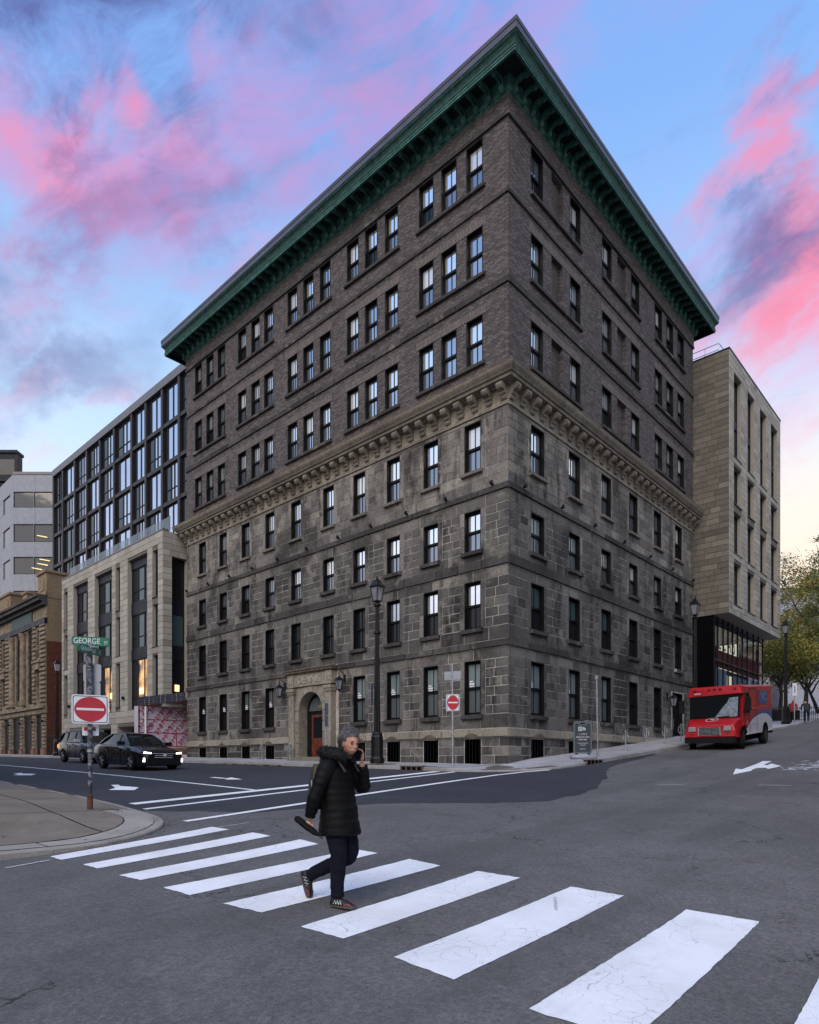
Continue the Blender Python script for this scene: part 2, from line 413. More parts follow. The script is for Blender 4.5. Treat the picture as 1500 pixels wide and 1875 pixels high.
def lit(name, c, s, sc_=1.3):
    m, g, b = new_mat(name); p = pos(g)
    n = g.noise(g.vmath('MULTIPLY', p, (1, 1, .8)), sc_, 3, .5, .4)
    e = g.ramp(n, [(.36, (.05, .035, .02)), (.50, tuple(x * .45 for x in c)), (.68, c)])
    g.put(b.inputs['Emission Color'], e); b.inputs['Emission Strength'].default_value = s
    b.inputs['Base Color'].default_value = (.02, .02, .02, 1); b.inputs['Roughness'].default_value = .05
    return m
GL_WARM = lit('warm_lit_pane', (.90, .47, .15), .85)
LAMPGLOW = simple('lit_lampshade', (.9, .7, .3), .6, emit=(1, .72, .25), es=1.3)
TUBE = simple('lit_ceiling_tube', (.9, .75, .4), .6, emit=(1, .70, .32), es=.5)
GL_OFF = glass('office_pane', (.11, .10, .09), .25, .05, .01)
CONC = simple('pale_precast_panel', (.30, .31, .35), .85, var=.10, scale=3, bmp=.1)

def asphalt(name, a, b_, crack=True):
    m, g, b = new_mat(name); p = pos(g)
    sp = g.noise(p, 75, 3, .75); sp2 = g.n('ShaderNodeTexVoronoi', ins={'Vector': p, 'Scale': 60.}).outputs['Distance']
    big = g.noise(p, .22, 6, .6, .6); mid = g.noise(p, 1.4, 5, .6)
    col = g.mix(g.mr(big, .3, .7), a, b_)
    col = g.mix(g.math('MULTIPLY', g.mr(mid, .35, .7), .35), col, tuple(x * .72 for x in a))
    sp3 = g.noise(p, 24, 3, .7); sp4 = g.noise(p, 9, 4, .7)
    col = g.mix(.8, col, g.ramp(sp3, [(.28, (.62, .62, .62)), (.5, (1, 1, 1)), (.72, (1.45, 1.44, 1.42))]), 'MULTIPLY')
    col = g.mix(.6, col, g.ramp(sp4, [(.30, (.78, .78, .78)), (.5, (1, 1, 1)), (.70, (1.22, 1.21, 1.2))]), 'MULTIPLY')
    st = g.mr(g.noise(g.vmath('ADD', p, (9.1, 2.3, 0)), .9, 5, .65, .8), .60, .70)
    col = g.mix(g.math('MULTIPLY', st, .30), col, tuple(x * .5 for x in a))
    col = g.mix(.85, col, g.ramp(sp, [(.25, (.40, .40, .40)), (.47, (.95, .95, .95)), (.62, (1.15, 1.15, 1.15)), (.78, (2.3, 2.25, 2.2))]), 'MULTIPLY')
    col = g.mix(g.math('MULTIPLY', g.mr(sp2, .30, .08), .25), col, tuple(min(1, x * 2.0) for x in b_))
    # polished wheel tracks and drips as wear with their own shape
    wv = g.vmath('MULTIPLY', p, (.06, .8, 1)); tr = g.mr(g.noise(wv, 1.0, 4, .5, .3), .52, .66)
    col = g.mix(g.math('MULTIPLY', tr, .34), col, tuple(x * .6 for x in a))
    if crack:
        w = g.vmath('ADD', p, g.vmath('MULTIPLY', g.noise(p, 1.2, 5, .6, out=1), (1.6, 1.6, 0)))
        ed = g.n('ShaderNodeTexVoronoi', feature='DISTANCE_TO_EDGE', ins={'Vector': w, 'Scale': .38}).outputs['Distance']
        ck = g.math('MULTIPLY', g.mr(ed, .0055, .0012), g.mr(g.noise(p, .35, 3, .5), .44, .56))
        col = g.mix(g.math('MULTIPLY', ck, .85), col, (.012, .012, .012))
    g.put(b.inputs['Base Color'], col); b.inputs['Roughness'].default_value = .86; b.inputs['Specular IOR Level'].default_value = .35
    bump(g, b, g.math('ADD', sp, g.math('MULTIPLY', mid, .6)), .55, .012)
    return m
ASPH = asphalt('worn_asphalt', (.107, .103, .101), (.145, .140, .137))
ASPHN = asphalt('fresh_asphalt', (.033, .034, .043), (.046, .047, .056), False)
def paint(name, c, wear=.35):
    m, g, b = new_mat(name); p = pos(g)
    n = g.noise(p, 26, 6, .7); big = g.noise(p, 1.5, 4, .6)
    w = g.vmath('ADD', p, g.vmath('MULTIPLY', g.noise(p, 3, 4, .6, out=1), (.3, .3, 0)))
    e1 = g.n('ShaderNodeTexVoronoi', feature='DISTANCE_TO_EDGE', ins={'Vector': w, 'Scale': 5.5}).outputs['Distance']
    ck = g.math('MULTIPLY', g.mr(e1, .016, .004), g.mr(g.noise(p, 1.1, 3, .5), .42, .58))
    chip = g.mr(n, .66 - .1 * wear, .78 - .1 * wear)
    scuff = g.math('MULTIPLY', g.mr(g.noise(g.vmath('MULTIPLY', p, (.5, 3., 1)), 1.6, 6, .68, .4), .54, .78), .30)
    col = g.mix(g.mr(big, .3, .7), tuple(x * .86 for x in c), c)
    col = g.mix(g.math('MULTIPLY', g.mr(g.noise(p, 60, 2, .6), .5, .8), .25), col, tuple(x * .6 for x in c))
    col = g.mix(scuff, col, (.40, .40, .40))
    col = g.mix(g.math('MAXIMUM', g.math('MULTIPLY', ck, .42), g.math('MULTIPLY', chip, .8)), col, (.13, .13, .135))
    g.put(b.inputs['Base Color'], col); b.inputs['Roughness'].default_value = .7
    bump(g, b, g.noise(p, 75, 3, .75), .4, .01); return m
PAINT = paint('white_road_paint', (.88, .88, .90))
PAINTW = paint('worn_road_paint', (.62, .63, .65), 1.6)
def concrete(name, c):
    m, g, b = new_mat(name); p = pos(g)
    n = g.noise(p, 50, 4, .7); big = g.noise(p, .9, 6, .6, .5); tone = tone_of(g)
    col = g.mix(g.mr(big, .3, .7), tuple(x * .72 for x in c), c)
    col = g.mix(.7, col, g.ramp(n, [(.25, (.6, .6, .6)), (.5, (1, 1, 1)), (.75, (1.4, 1.4, 1.4))]), 'MULTIPLY')
    col = g.mix(1., col, g.ramp(tone, [(0, (.72, .70, .68)), (.5, (1, 1, 1)), (1, (1.25, 1.25, 1.27))]), 'MULTIPLY')
    st = g.mr(g.noise(g.vmath('ADD', p, (4, 4, 4)), 2.2, 5, .65, .7), .58, .72)
    col = g.mix(g.math('MULTIPLY', st, .4), col, (.10, .085, .065))
    g.put(b.inputs['Base Color'], col); b.inputs['Roughness'].default_value = .9
    bump(g, b, n, .35, .01); return m
WALK = concrete('pale_concrete_walk', (.40, .39, .41))
WALKD = concrete('weathered_brown_slab', (.205, .172, .138))
KERBM = concrete('granite_kerb', (.33, .32, .31))
KERBB = concrete('buff_kerb', (.31, .285, .25))
JOINT = simple('slab_joint', (.035, .032, .028), .95)
TACT = simple('rust_tactile_plate', (.15, .075, .045), .85, var=.35, scale=8)
PAVER = simple('red_paver', (.26, .16, .12), .9, var=.35, scale=9)
WHITE = simple('white_paint', (.72, .72, .75), .5, var=.06)
RED = simple('sign_red', (.42, .012, .03), .45, var=.12)
SGREEN = simple('sign_green', (.0, .135, .075), .4, var=.1)
SWHITE = simple('sign_white', (.70, .70, .76), .4, var=.06)
STICK = simple('dark_sticker', (.08, .10, .07), .6, var=.5)
LAMPG = glass('lantern_glass', (.42, .42, .48), .55, .15, .03)
WOODR = simple('red_brown_door', (.13, .030, .014), .45, var=.4, scale=5)
SKIN = simple('skin', (.44, .235, .165), .62, var=.22, scale=26, local=True, bmp=.12, spec=.3)

# ------------------------------------------------------------------ ground
def _lines():
    def seg(a,b,n): return list(np.linspace(a,b,n,endpoint=False))
    r=seg(-600,-60,6)+seg(-60,-24,12)+seg(-24,32,112)+seg(32,70,38)+seg(70,130,20)+seg(130,600,6)+[600]
    l=seg(-600,-60,6)+seg(-60,-22,12)+seg(-22,34,112)+seg(34,80,46)+seg(80,130,10)+seg(130,600,6)+[600]
    return np.array(r,float),np.array(l,float)
GR,GL=_lines()
KR=np.array([-600,-60,-30,-14.2,-9,-3,2,6,10,28,38,60,120,600.])
K1=np.array([-2.3,-2.3,-1.75,-1.07,-.70,-.34,.04,.37,.74,2.36,3.36,5.4,7.4,7.4])     # along l=-2.6
SL=np.array([.02,.02,.03,.042,.042,.04,.03,.022,.02,.02,.02,.0,.0,.0])                # l-slope below l=-2.6
KL=np.array([-2.6,.5,4,8,11,18,30,60,120,600.])
# road height along granville for r=-14.2 side and r=-3 side
ZA=np.array([-1.07,-.93,-.78,-.61,-.50,-.28,.05,.6,1.2,1.2])
ZB=np.array([-.34,-.255,-.18,-.12,-.07,.06,.3,.8,1.4,1.4])
def _raw(r,l):
    r=np.asarray(r,float); l=np.asarray(l,float)
    z1=np.interp(r,KR,K1); s=np.interp(r,KR,SL)
    za=np.interp(l,KL,ZA); zb=np.interp(l,KL,ZB)
    t=(r+14.2)/11.2
    off=np.where(r>-3,(z1-(-.34))*np.clip(1-(l+2.6)/30.,0,1),0)
    up=za+(zb-za)*np.clip(t,-1.5,1)+off
    lo=z1+s*np.clip(l+2.6,-40,0)
    return np.where(l>-2.6,up,lo)
def _grid():
    R,L=np.meshgrid(GR,GL,indexing='ij'); Z=0
    o=(-1.2,-.6,0,.6,1.2)
    for a in o:
        for b in o: Z=Z+_raw(R+a,L+b)
    return Z/25.
GZ=_grid()
def zroad(r,l):
    i=min(max(int(np.searchsorted(GR,r))-1,0),len(GR)-2); j=min(max(int(np.searchsorted(GL,l))-1,0),len(GL)-2)
    a=(r-GR[i])/(GR[i+1]-GR[i]); b=(l-GL[j])/(GL[j+1]-GL[j])
    return float((GZ[i,j]*(1-a)+GZ[i+1,j]*a)*(1-b)+(GZ[i,j+1]*(1-a)+GZ[i+1,j+1]*a)*b)
def flatmesh(name, Z, mat):
    nr, nl = len(GR), len(GL)
    vs = [(float(GR[i]), float(GL[j]), float(Z[i, j])) for i in range(nr) for j in range(nl)]
    fs = [(i * nl + j, (i + 1) * nl + j, (i + 1) * nl + j + 1, i * nl + j + 1) for i in range(nr - 1) for j in range(nl - 1)]
    mb = MB(); mb.add(vs, fs); return mb
tag(flatmesh('road', GZ, ASPH).obj('road', ASPH, smooth=True), kind='structure')

def strip_sheet(poly_rows, h):
    """rows of (x,y) points -> sheet lying h above the road"""
    mb = MB(); n = len(poly_rows[0])
    vs = [(x, y, zroad(x, y) + h) for row in poly_rows for x, y in row]
    fs = [(i * n + k, (i + 1) * n + k, (i + 1) * n + k + 1, i * n + k + 1) for i in range(len(poly_rows) - 1) for k in range(n - 1)]
    return mb.add(vs, fs)
JR = random.Random(77)
def quad_sheet(a, b, c, d, h=.008, step=.25, jit=0.):
    """a-b and d-c are the long sides"""
    a, b, c, d = map(Vector, (a, b, c, d))
    n = max(2, int((b - a).length / step)); m = max(2, int((d - a).length / step))
    rows = [[(a.lerp(b, i / n)).lerp(d.lerp(c, i / n), k / m) for k in range(m + 1)] for i in range(n + 1)]
    if jit:        # ragged paint edge
        for i in range(n + 1):
            for k in range(m + 1):
                if i in (0, n): rows[i][k] = rows[i][k] + (b - a).normalized() * JR.uniform(-jit, jit) * 2.2
                if k in (0, m): rows[i][k] = rows[i][k] + (d - a).normalized() * JR.uniform(-jit, jit)
    return strip_sheet([[tuple(p) for p in r] for r in rows], h)
def poly_fill(pts, h, mat, name, cell=.4):
    """irregular flat outline draped over the road"""
    bm = bmesh.new(); vs = [bm.verts.new((x, y, 0)) for x, y in pts]; bm.faces.new(vs)
    xs = [p[0] for p in pts]; ys = [p[1] for p in pts]
    for ax, lo, hi in ((0, min(xs), max(xs)), (1, min(ys), max(ys))):
        k = lo + cell
        while k < hi:
            co = (k, 0, 0) if ax == 0 else (0, k, 0); no = (1, 0, 0) if ax == 0 else (0, 1, 0)
            bmesh.ops.bisect_plane(bm, geom=bm.verts[:] + bm.edges[:] + bm.faces[:], plane_co=co, plane_no=no)
            k += cell
    for v in bm.verts: v.co.z = zroad(v.co.x, v.co.y) + h
    bmesh.ops.recalc_face_normals(bm, faces=bm.faces)
    me = bpy.data.meshes.new(name); bm.to_mesh(me); bm.free(); me.materials.append(mat)
    return link(name, me)

# fresh asphalt laid round the corner of the crossing street
edge = [(-13.95, -.45), (-13.2, -1.6), (-12.65, -2.56), (-10.33, -3.73), (-8.85, -5.63), (-7.88, -6.35), (-6.44, -6.33), (-4.96, -6.05), (-3.35, -5.32),
        (-2.6, -5.14), (-.92, -4.28), (.4, -3.75), (1.65, -3.5), (4.33, -3.2), (6.5, -2.9)]
pe = []
rr = random.Random(3)
for (a, b) in zip(edge[:-1], edge[1:]):
    n = max(1, int((Vector(b) - Vector(a)).length / .22))
    for i in range(n):
        t = i / n; pe.append((a[0] + (b[0] - a[0]) * t + rr.uniform(-.05, .05), a[1] + (b[1] - a[1]) * t + rr.uniform(-.05, .05)))
kerbin = [(6.5, -2.66)] + [(x, -2.62) for x in (4, 2, 0)] + [(3.02 * math.cos(t), .4 + 3.02 * math.sin(t)) for t in np.linspace(-math.pi / 2, -math.pi, 9)][1:]
far = [(-3.02, 3), (-3.02, 8), (-3.02, 20), (-3.02, 60), (-14.1, 60), (-14.1, 20), (-14.1, 8), (-14.1, 2), (-14.1, .2)]
tag(poly_fill(pe + kerbin + far, .004, ASPHN, 'fresh_asphalt_road', .5), kind='structure')

# zebra bars
near = [(-16.86, -4.16), (-16.76, -5.01), (-16.71, -5.94), (-16.63, -6.88), (-16.53, -7.92), (-16.47, -9.07), (-16.46, -10.2), (-16.55, -11.45), (-16.5, -12.75)]
near2 = [(-16.84, -4.50), (-16.72, -5.38), (-16.64, -6.36), (-16.60, -7.38), (-16.46, -8.46), (-16.44, -9.59), (-16.5, -10.81), (-16.52, -12.1), (-16.45, -13.4)]
far1 = [(-14.06, -3.49), (-13.92, -4.52), (-13.8, -5.61), (-13.77, -6.80), (-13.73, -7.83), (-13.69, -8.91), (-13.62, -10.11), (-13.65, -11.36), (-13.6, -12.6)]
far2 = [(-14.01, -3.96), (-13.92, -5.01), (-13.85, -6.11), (-13.74, -7.25), (-13.76, -8.39), (-13.64, -9.48), (-13.58, -10.7), (-13.6, -11.98), (-13.55, -13.2)]
for a, b, c, d in zip(near, far1, far2, near2):
    tag(quad_sheet(a, b, c, d, .006, .06, .0045).obj('crosswalk_bar', PAINT), kind='structure')
def line(name, a, b, w, mat=PAINT, h=.009):
    a, b = Vector(a), Vector(b); n = (b - a).normalized(); p = Vector((-n.y, n.x)) * w / 2
    return tag(quad_sheet(a - p, b - p, b + p, a + p, h).obj(name, mat), kind='structure')
line('stop_line', (-13.6, .62), (-3.2, .66), .34); line('crossing_line', (-13.8, -.40), (-3.1, .0), .17)
line('crossing_line', (-14.05, -2.55), (-5.5, -2.02), .18)
pts = [(-5.5, -2.02), (-3.5, -1.95), (-2.2, -2.1), (-1.2, -2.45)]
for a, b in zip(pts[:-1], pts[1:]): line('crossing_line', a, b, .17)
line('lane_line', (-10.35, 40), (-10.3, .85), .12)
line('saw_cut_line', (-17.5, -4.55), (-16.95, -4.42), .04, PAINTW); line('saw_cut_line', (-14.0, -3.62), (-13.4, -3.62), .03, PAINTW)
line('lane_tick', (-3.41, -6.92), (-3.04, -7.47), .05, PAINTW); line('lane_tick', (-2.29, -8.96), (-2.04, -9.64), .05, PAINTW)
line('lane_tick', (-14.5, -10.45), (-14.1, -10.2), .03, PAINTW)
def arrow(name, o, ang, shape, mat=PAINT):
    c, s = math.cos(ang), math.sin(ang)
    return tag(poly_fill([(o[0] + x * c - y * s, o[1] + x * s + y * c) for x, y in shape], .009, mat, name, .3), kind='structure')
def shape(name, pts): return tag(poly_fill(pts, .009, PAINT, name, .35), kind='structure')
shape('turn_arrow_marking', [(-12.05, 5.4), (-11.88, 5.3), (-12.02, 4.86), (-11.86, 4.05), (-12.28, 3.4), (-12.70, 4.0), (-12.35, 4.4)][::-1])
shape('turn_arrow_marking', [(-12.3, 13.2), (-11.95, 13.5), (-12.07, 12.9), (-11.82, 12.3), (-12.19, 11.6), (-12.62, 12.1), (-12.35, 12.5)][::-1])
shape('turn_arrow_marking', [(-8.86, 5.56), (-8.66, 5.5), (-8.69, 4.75), (-8.43, 4.93), (-8.69, 3.88), (-9.03, 4.31), (-8.84, 4.5), (-8.88, 5.01)][::-1])
shape('turn_arrow_marking', [(-.24, -7.77), (1.4, -7.36), (1.23, -7.58), (3.44, -7.48), (4.02, -7.42), (4.11, -7.68), (2.84, -7.77), (2.70, -7.90), (3.31, -7.86), (2.57, -8.33), (1.62, -8.2), (1.95, -8.04), (1.75, -7.84), (1.3, -7.86), (.93, -7.92)])
mb = MB()
for _ in range(60):
    x, y = rr.uniform(1.5, 4.6), 0; y = -9.0 + (x - 3) * -.15 + rr.gauss(0, .35)
    a = rr.uniform(0, 3.1); L, w = rr.uniform(.1, .5), rr.uniform(.015, .06)
    p = Vector((math.cos(a), math.sin(a))); q = Vector((-p.y, p.x))
    cs = [Vector((x, y)) + p * L * i + q * w * j for i, j in ((-.5, -1), (.3, -.6), (.5, .7), (-.4, 1))]
    mb.add([(v.x, v.y, zroad(v.x, v.y) + .012) for v in cs], [(0, 1, 2, 3)])
tag(mb.obj('scraped_paint_remains', PAINTW), kind='structure')

# ---- kerbs and pavements
def kerb_path_main():
    p = [((-3, y), (1, 0)) for y in list(np.linspace(62, 4, 30)) + [2.2, .4]]
    p += [((3 * math.cos(t), .4 + 3 * math.sin(t)), (-math.cos(t), -math.sin(t))) for t in np.linspace(-math.pi, -math.pi / 2, 9)[1:]]
    p += [((x, -2.6), (0, 1)) for x in list(np.linspace(1.6, 72, 45))]
    return p
def kh_main(x, y):      # kerb upstand, dropped at the corner crossings
    d = math.hypot(x + 1.6, y + 1.9)
    return .06 + .08 * min(1, max(0, (d - 1.6) / 1.5))
def zwalk(x, y):
    """top of the pavement round the stone building"""
    if x >= 0 or y < -2.2 + 0 * x and x > 0: kx, ky = (x, -2.6) if x >= 0 else (x, y)
    if x >= 0: kx, ky = x, -2.6; d = y + 2.6
    elif y >= .4: kx, ky = -3, y; d = x + 3
    else:
        v = Vector((x, y - .4)); L = max(v.length, 1e-3); v = v / L
        kx, ky = 3 * v.x, .4 + 3 * v.y; d = 3 - L
    return zroad(kx, ky) + kh_main(kx, ky) + .022 * max(0, d)
def build_walk(name, path, depth, kh, mat, kmat, kname, zf=None, inner=8):
    rows = []
    for (p, n) in path:
        row = []
        for i in range(inner + 1):
            d = .16 + (depth - .16) * i / inner; x, y = p[0] + n[0] * d, p[1] + n[1] * d
            row.append((x, y, zf(x, y) if zf else zroad(*p) + kh(*p) + .02 * d))
        rows.append(row)
    mb = MB(); n = inner + 1
    mb.add([q for r in rows for q in r], [(i * n + k, (i + 1) * n + k, (i + 1) * n + k + 1, i * n + k + 1) for i in range(len(rows) - 1) for k in range(n - 1)])
    so_ = tag(mb.obj(name, mat), kind='structure')
    root = None; k = 0
    for (p, a), (q, b) in zip(path[:-1], path[1:]):
        L = math.hypot(q[0] - p[0], q[1] - p[1]); m = max(1, round(L / 1.9))
        for i in range(m):
            mbk = MB(); vs = []
            for s in (i / m + .004, (i + 1) / m - .004):
                x, y = p[0] + (q[0] - p[0]) * s, p[1] + (q[1] - p[1]) * s
                nx, ny = a[0] + (b[0] - a[0]) * s, a[1] + (b[1] - a[1]) * s; h = math.hypot(nx, ny); nx, ny = nx / h, ny / h
                zb, zt = zroad(x, y), zroad(x, y) + kh(x, y)
                vs += [(x - nx * .01, y - ny * .01, zb - .12), (x, y, zt - .02), (x + nx * .02, y + ny * .02, zt), (x + nx * .16, y + ny * .16, zt + .004), (x + nx * .16, y + ny * .16, zb - .12)]
            mbk.add(vs, [(0, 5, 6, 1), (1, 6, 7, 2), (2, 7, 8, 3), (3, 8, 9, 4), (0, 1, 2, 3, 4), (9, 8, 7, 6, 5)], 0, rr.uniform(.3, .7))
            o = mbk.obj(kname if root is None else 'kerb_stone', kmat, root)
            if root is None: root = o; tag(root, kind='structure')
    return so_
walk = build_walk('pavement', kerb_path_main(), 3.3, kh_main, WALK, KERBM, 'kerb', zwalk)
# scored slab joints of the pale pavement near the corner, each slab bay a strip proud of its joint
for i in range(14):
    x0 = .1 + i * 1.5
    for (y0, y1) in ((-2.42, -1.25), (-1.23, -.04)):
        x1 = x0 + 1.47; mbs = MB(); n = 3
        vs = [(x, y, zwalk(x, y) + .006) for x in np.linspace(x0, x1, n) for y in np.linspace(y0, y1, n)]
        mbs.add(vs, [(a * n + b, (a + 1) * n + b, (a + 1) * n + b + 1, a * n + b + 1) for a in range(n - 1) for b in range(n - 1)], 0, rr.uniform(.35, .65))
        mbs.obj('paving_slab', WALK, walk)
for i in range(15):
    y0 = .5 + i * 1.5
    for (x0, x1) in ((-2.82, -1.45), (-1.43, -.06)):
        y1 = y0 + 1.47; mbs = MB(); n = 3
        vs = [(x, y, zwalk(x, y) + .006) for x in np.linspace(x0, x1, n) for y in np.linspace(y0, y1, n)]
        mbs.add(vs, [(a * n + b, (a + 1) * n + b, (a + 1) * n + b + 1, a * n + b + 1) for a in range(n - 1) for b in range(n - 1)], 0, rr.uniform(.35, .65))
        mbs.obj('paving_slab', WALK, walk)
# rust coloured tactile plates in the dropped kerb
for t0, t1 in ((-158, -128), (-124, -97)):
    mbs = MB(); vs = []
    for t in np.linspace(rad(t0), rad(t1), 5):
        for rr_ in (2.72, 2.5, 2.28):
            x, y = rr_ * math.cos(t), .4 + rr_ * math.sin(t); vs.append((x, y, zwalk(x, y) + .012))
    mbs.add(vs, [(a * 3 + b, (a + 1) * 3 + b, (a + 1) * 3 + b + 1, a * 3 + b + 1) for a in range(4) for b in range(2)])
    mbs.obj('tactile_plate', TACT, walk)

# near-left corner pavement (brown slabs) with a wide buff kerb apron
def kerb_path_left():
    p = [((-14.15, y), (-1, 0)) for y in list(np.linspace(62, 4, 26)) + [2, 0, -1.0]]
    p += [((-16.75 + 2.6 * math.cos(t), -1.35 + 2.6 * math.sin(t)), (-math.cos(t), -math.sin(t))) for t in np.linspace(0, -math.pi / 2, 11)[1:]]
    p += [((x, -3.95), (0, 1)) for x in (-17.6, -18.8, -20, -22, -26, -34, -50, -60)]
    return p
def kh_left(x, y):
    d = math.hypot(x + 14.9, y + 2.9); return .05 + .08 * min(1, max(0, (d - 1.5) / 2.0))
KPL = kerb_path_left()
def zleft(x, y):
    if y >= -1.35: p = (-14.15, y); d = -14.15 - x
    elif x <= -16.75: p = (x, -3.95); d = y + 3.95
    else:
        v = Vector((x + 16.75, y + 1.35)); L = max(v.length, 1e-3); v /= L
        p = (-16.75 + 2.6 * v.x, -1.35 + 2.6 * v.y); d = 2.6 - L
    return zroad(*p) + kh_left(*p) + .02 * max(0, min(d, 3))
lw = build_walk('corner_pavement', KPL, 3.0, kh_left, JOINT, KERBB, 'corner_kerb', lambda x, y: zleft(x, y) - .03, 6)
# kerb apron: pale concrete band following the arc
mbs = MB(); vs = []; ths = np.linspace(rad(14), rad(-90), 12)
for t in ths:
    for r0 in (2.43, 2.2, 1.95):
        x, y = -16.75 + r0 * math.cos(t), -1.35 + r0 * math.sin(t); vs.append((x, y, zleft(x, y) + .008))
mbs.add(vs, [(a * 3 + b, (a + 1) * 3 + b, (a + 1) * 3 + b + 1, a * 3 + b + 1) for a in range(11) for b in range(2)], 0, .75)
mbs.obj('kerb_apron', KERBB, lw)
for x0 in np.arange(-16.77, -24, -1.5):
    mbs = MB(); vs = [(x, y, zleft(x, y) + .008) for x in (x0, x0 - .75, x0 - 1.47) for y in (-3.78, -3.3)]
    mbs.add(vs, [(0, 2, 3, 1), (2, 4, 5, 3)], 0, .6); mbs.obj('kerb_apron', KERBB, lw)
def left_slab(poly, tone):
    bm = bmesh.new(); bm.faces.new([bm.verts.new((x, y, 0)) for x, y in poly])
    for k in np.arange(-24, 30, .6):
        bmesh.ops.bisect_plane(bm, geom=bm.verts[:] + bm.edges[:] + bm.faces[:], plane_co=(0, k, 0), plane_no=(0, 1, 0))
        bmesh.ops.bisect_plane(bm, geom=bm.verts[:] + bm.edges[:] + bm.faces[:], plane_co=(k, 0, 0), plane_no=(1, 0, 0))
    top = bm.verts[:]
    for v in top: v.co.z = zleft(v.co.x, v.co.y) + .012
    bmesh.ops.recalc_face_normals(bm, faces=bm.faces)
    me = bpy.data.meshes.new('paving_slab'); bm.to_mesh(me); bm.free(); me.materials.append(WALKD)
    at = me.attributes.new('tone', 'FLOAT', 'FACE'); at.data.foreach_set('value', [tone] * len(me.polygons))
    link('paving_slab', me, lw)
def arcp(a, b, n=7, r0=1.93): return [(-16.75 + r0 * math.cos(t), -1.35 + r0 * math.sin(t)) for t in np.linspace(rad(a), rad(b), n)]
ys = [1.35, 3.1, 5.0, 6.9, 8.8, 10.7, 12.6]
for i in range(len(ys) - 1):
    for x0, x1 in ((-14.33, -15.62), (-15.65, -17.3)):
        left_slab([(x0, ys[i] + .015), (x0, ys[i + 1] - .015), (x1, ys[i + 1] - .015), (x1, ys[i] + .015)], rr.uniform(.35, .65))
left_slab([(-14.33, -.75), (-14.33, 1.32), (-15.62, 1.32), (-15.72, -.9)], .5)
left_slab([(-15.65, 1.32), (-17.3, 1.32), (-17.3, -.85), (-15.75, -.9)], .42)
left_slab([(-15.72, -.93), (-14.9, -.85)] + arcp(12, -56)[0:], .58)
left_slab([(-15.75, -.93), (-15.70, -2.95), (-16.1, -3.15), (-16.75, -3.27), (-17.3, -3.27), (-17.3, -.88)], .46)
for i in range(4): left_slab([(-17.33 - i * 1.6, -3.75), (-17.33 - i * 1.6, -.88), (-18.9 - i * 1.6, -.88), (-18.9 - i * 1.6, -3.75)], rr.uniform(.4, .6))
# grass tufts in the kerb joint
mb = MB()
for cx, cy in ((-14.32, 4.1), (-14.32, 2.2), (-14.6, -.85), (-14.32, 6.0)):
    for _ in range(45):
        x, y = cx + rr.gauss(0, .03), cy + rr.gauss(0, .16); z = zleft(-14.4, y); a = rr.uniform(0, 6.3); h = rr.uniform(.02, .06)
        mb.add([(x, y, z), (x + .012, y, z), (x + math.cos(a) * .03, y + math.sin(a) * .03, z + h)], [(0, 1, 2)])
tag(mb.obj('grass_tufts', simple('grass', (.05, .065, .018), .8)), kind='stuff', label='small grass tufts growing in the brown kerb joint', cat='grass')
# fallen leaves in the gutter by the building
mb = MB()
for _ in range(420):
    y = rr.uniform(9.5, 14.5); x = -3.06 - abs(rr.gauss(0, .22)); z = zroad(x, y) + .012 + rr.uniform(0, .03); a = rr.uniform(0, 6.3); s = rr.uniform(.025, .05)
    c, q = math.cos(a) * s, math.sin(a) * s; t = rr.uniform(-.02, .02)
    mb.add([(x + c, y + q, z + t), (x - q, y + c, z + .012), (x - c, y - q, z - t), (x + q, y - c, z)], [(0, 1, 2, 3)], 0, rr.random())
tag(mb.obj('fallen_leaves', simple('dry_leaf', (.22, .13, .07), .8, var=.5, scale=14)), kind='stuff', label='drift of dry brown leaves in the gutter by the bike rings', cat='leaves')
mb = MB()
for _ in range(90):
    x, y = rr.uniform(-19, -14.3), rr.uniform(-3.6, 9); z = zleft(x, y) + .018; a = rr.uniform(0, 6.3); s = rr.uniform(.012, .035)
    c, q = math.cos(a) * s, math.sin(a) * s
    mb.add([(x + c, y + q, z + .004), (x - q, y + c, z + .010), (x - c, y - q, z), (x + q, y - c, z + .002)], [(0, 1, 2, 3)])
for _ in range(70):
    t = rr.uniform(-1.5, 0); r_ = 2.62 + abs(rr.gauss(0, .08)); x, y = -16.75 + r_ * math.cos(t), -1.35 + r_ * math.sin(t); z = zroad(x, y) + .014; a = rr.uniform(0, 6.3); s = rr.uniform(.012, .03)
    c, q = math.cos(a) * s, math.sin(a) * s
    mb.add([(x + c, y + q, z + .004), (x - q, y + c, z + .010), (x - c, y - q, z), (x + q, y - c, z + .002)], [(0, 1, 2, 3)])
tag(mb.obj('litter_specks', MATS['dry_leaf']), kind='stuff', label='scattered leaf bits and litter on the brown corner pavement', cat='litter')
# plaza up the hill beyond the buildings
def zplaza(x, y): return zroad(x, -2.6) + .15 + .03 * (y + 2.6)
xs = list(np.linspace(29.6, 110, 41)); yy = list(np.linspace(.2, 70, 36))
mb = MB(); mb.add([(x, y, zplaza(x, y)) for x in xs for y in yy], [(i * 36 + j, (i + 1) * 36 + j, (i + 1) * 36 + j + 1, i * 36 + j + 1) for i in range(40) for j in range(35)])
tag(mb.obj('plaza_ground', WALK), kind='structure')
xs = list(np.linspace(18.3, 29.6, 12)); mb = MB()
mb.add([(x, y, zwalk(x, -.0) + (.003 if y > .3 else 0)) for x in xs for y in (.68, 20)], [(i * 2, i * 2 + 2, i * 2 + 3, i * 2 + 1) for i in range(11)])
tag(mb.obj('shop_floor', JOINT), kind='structure')

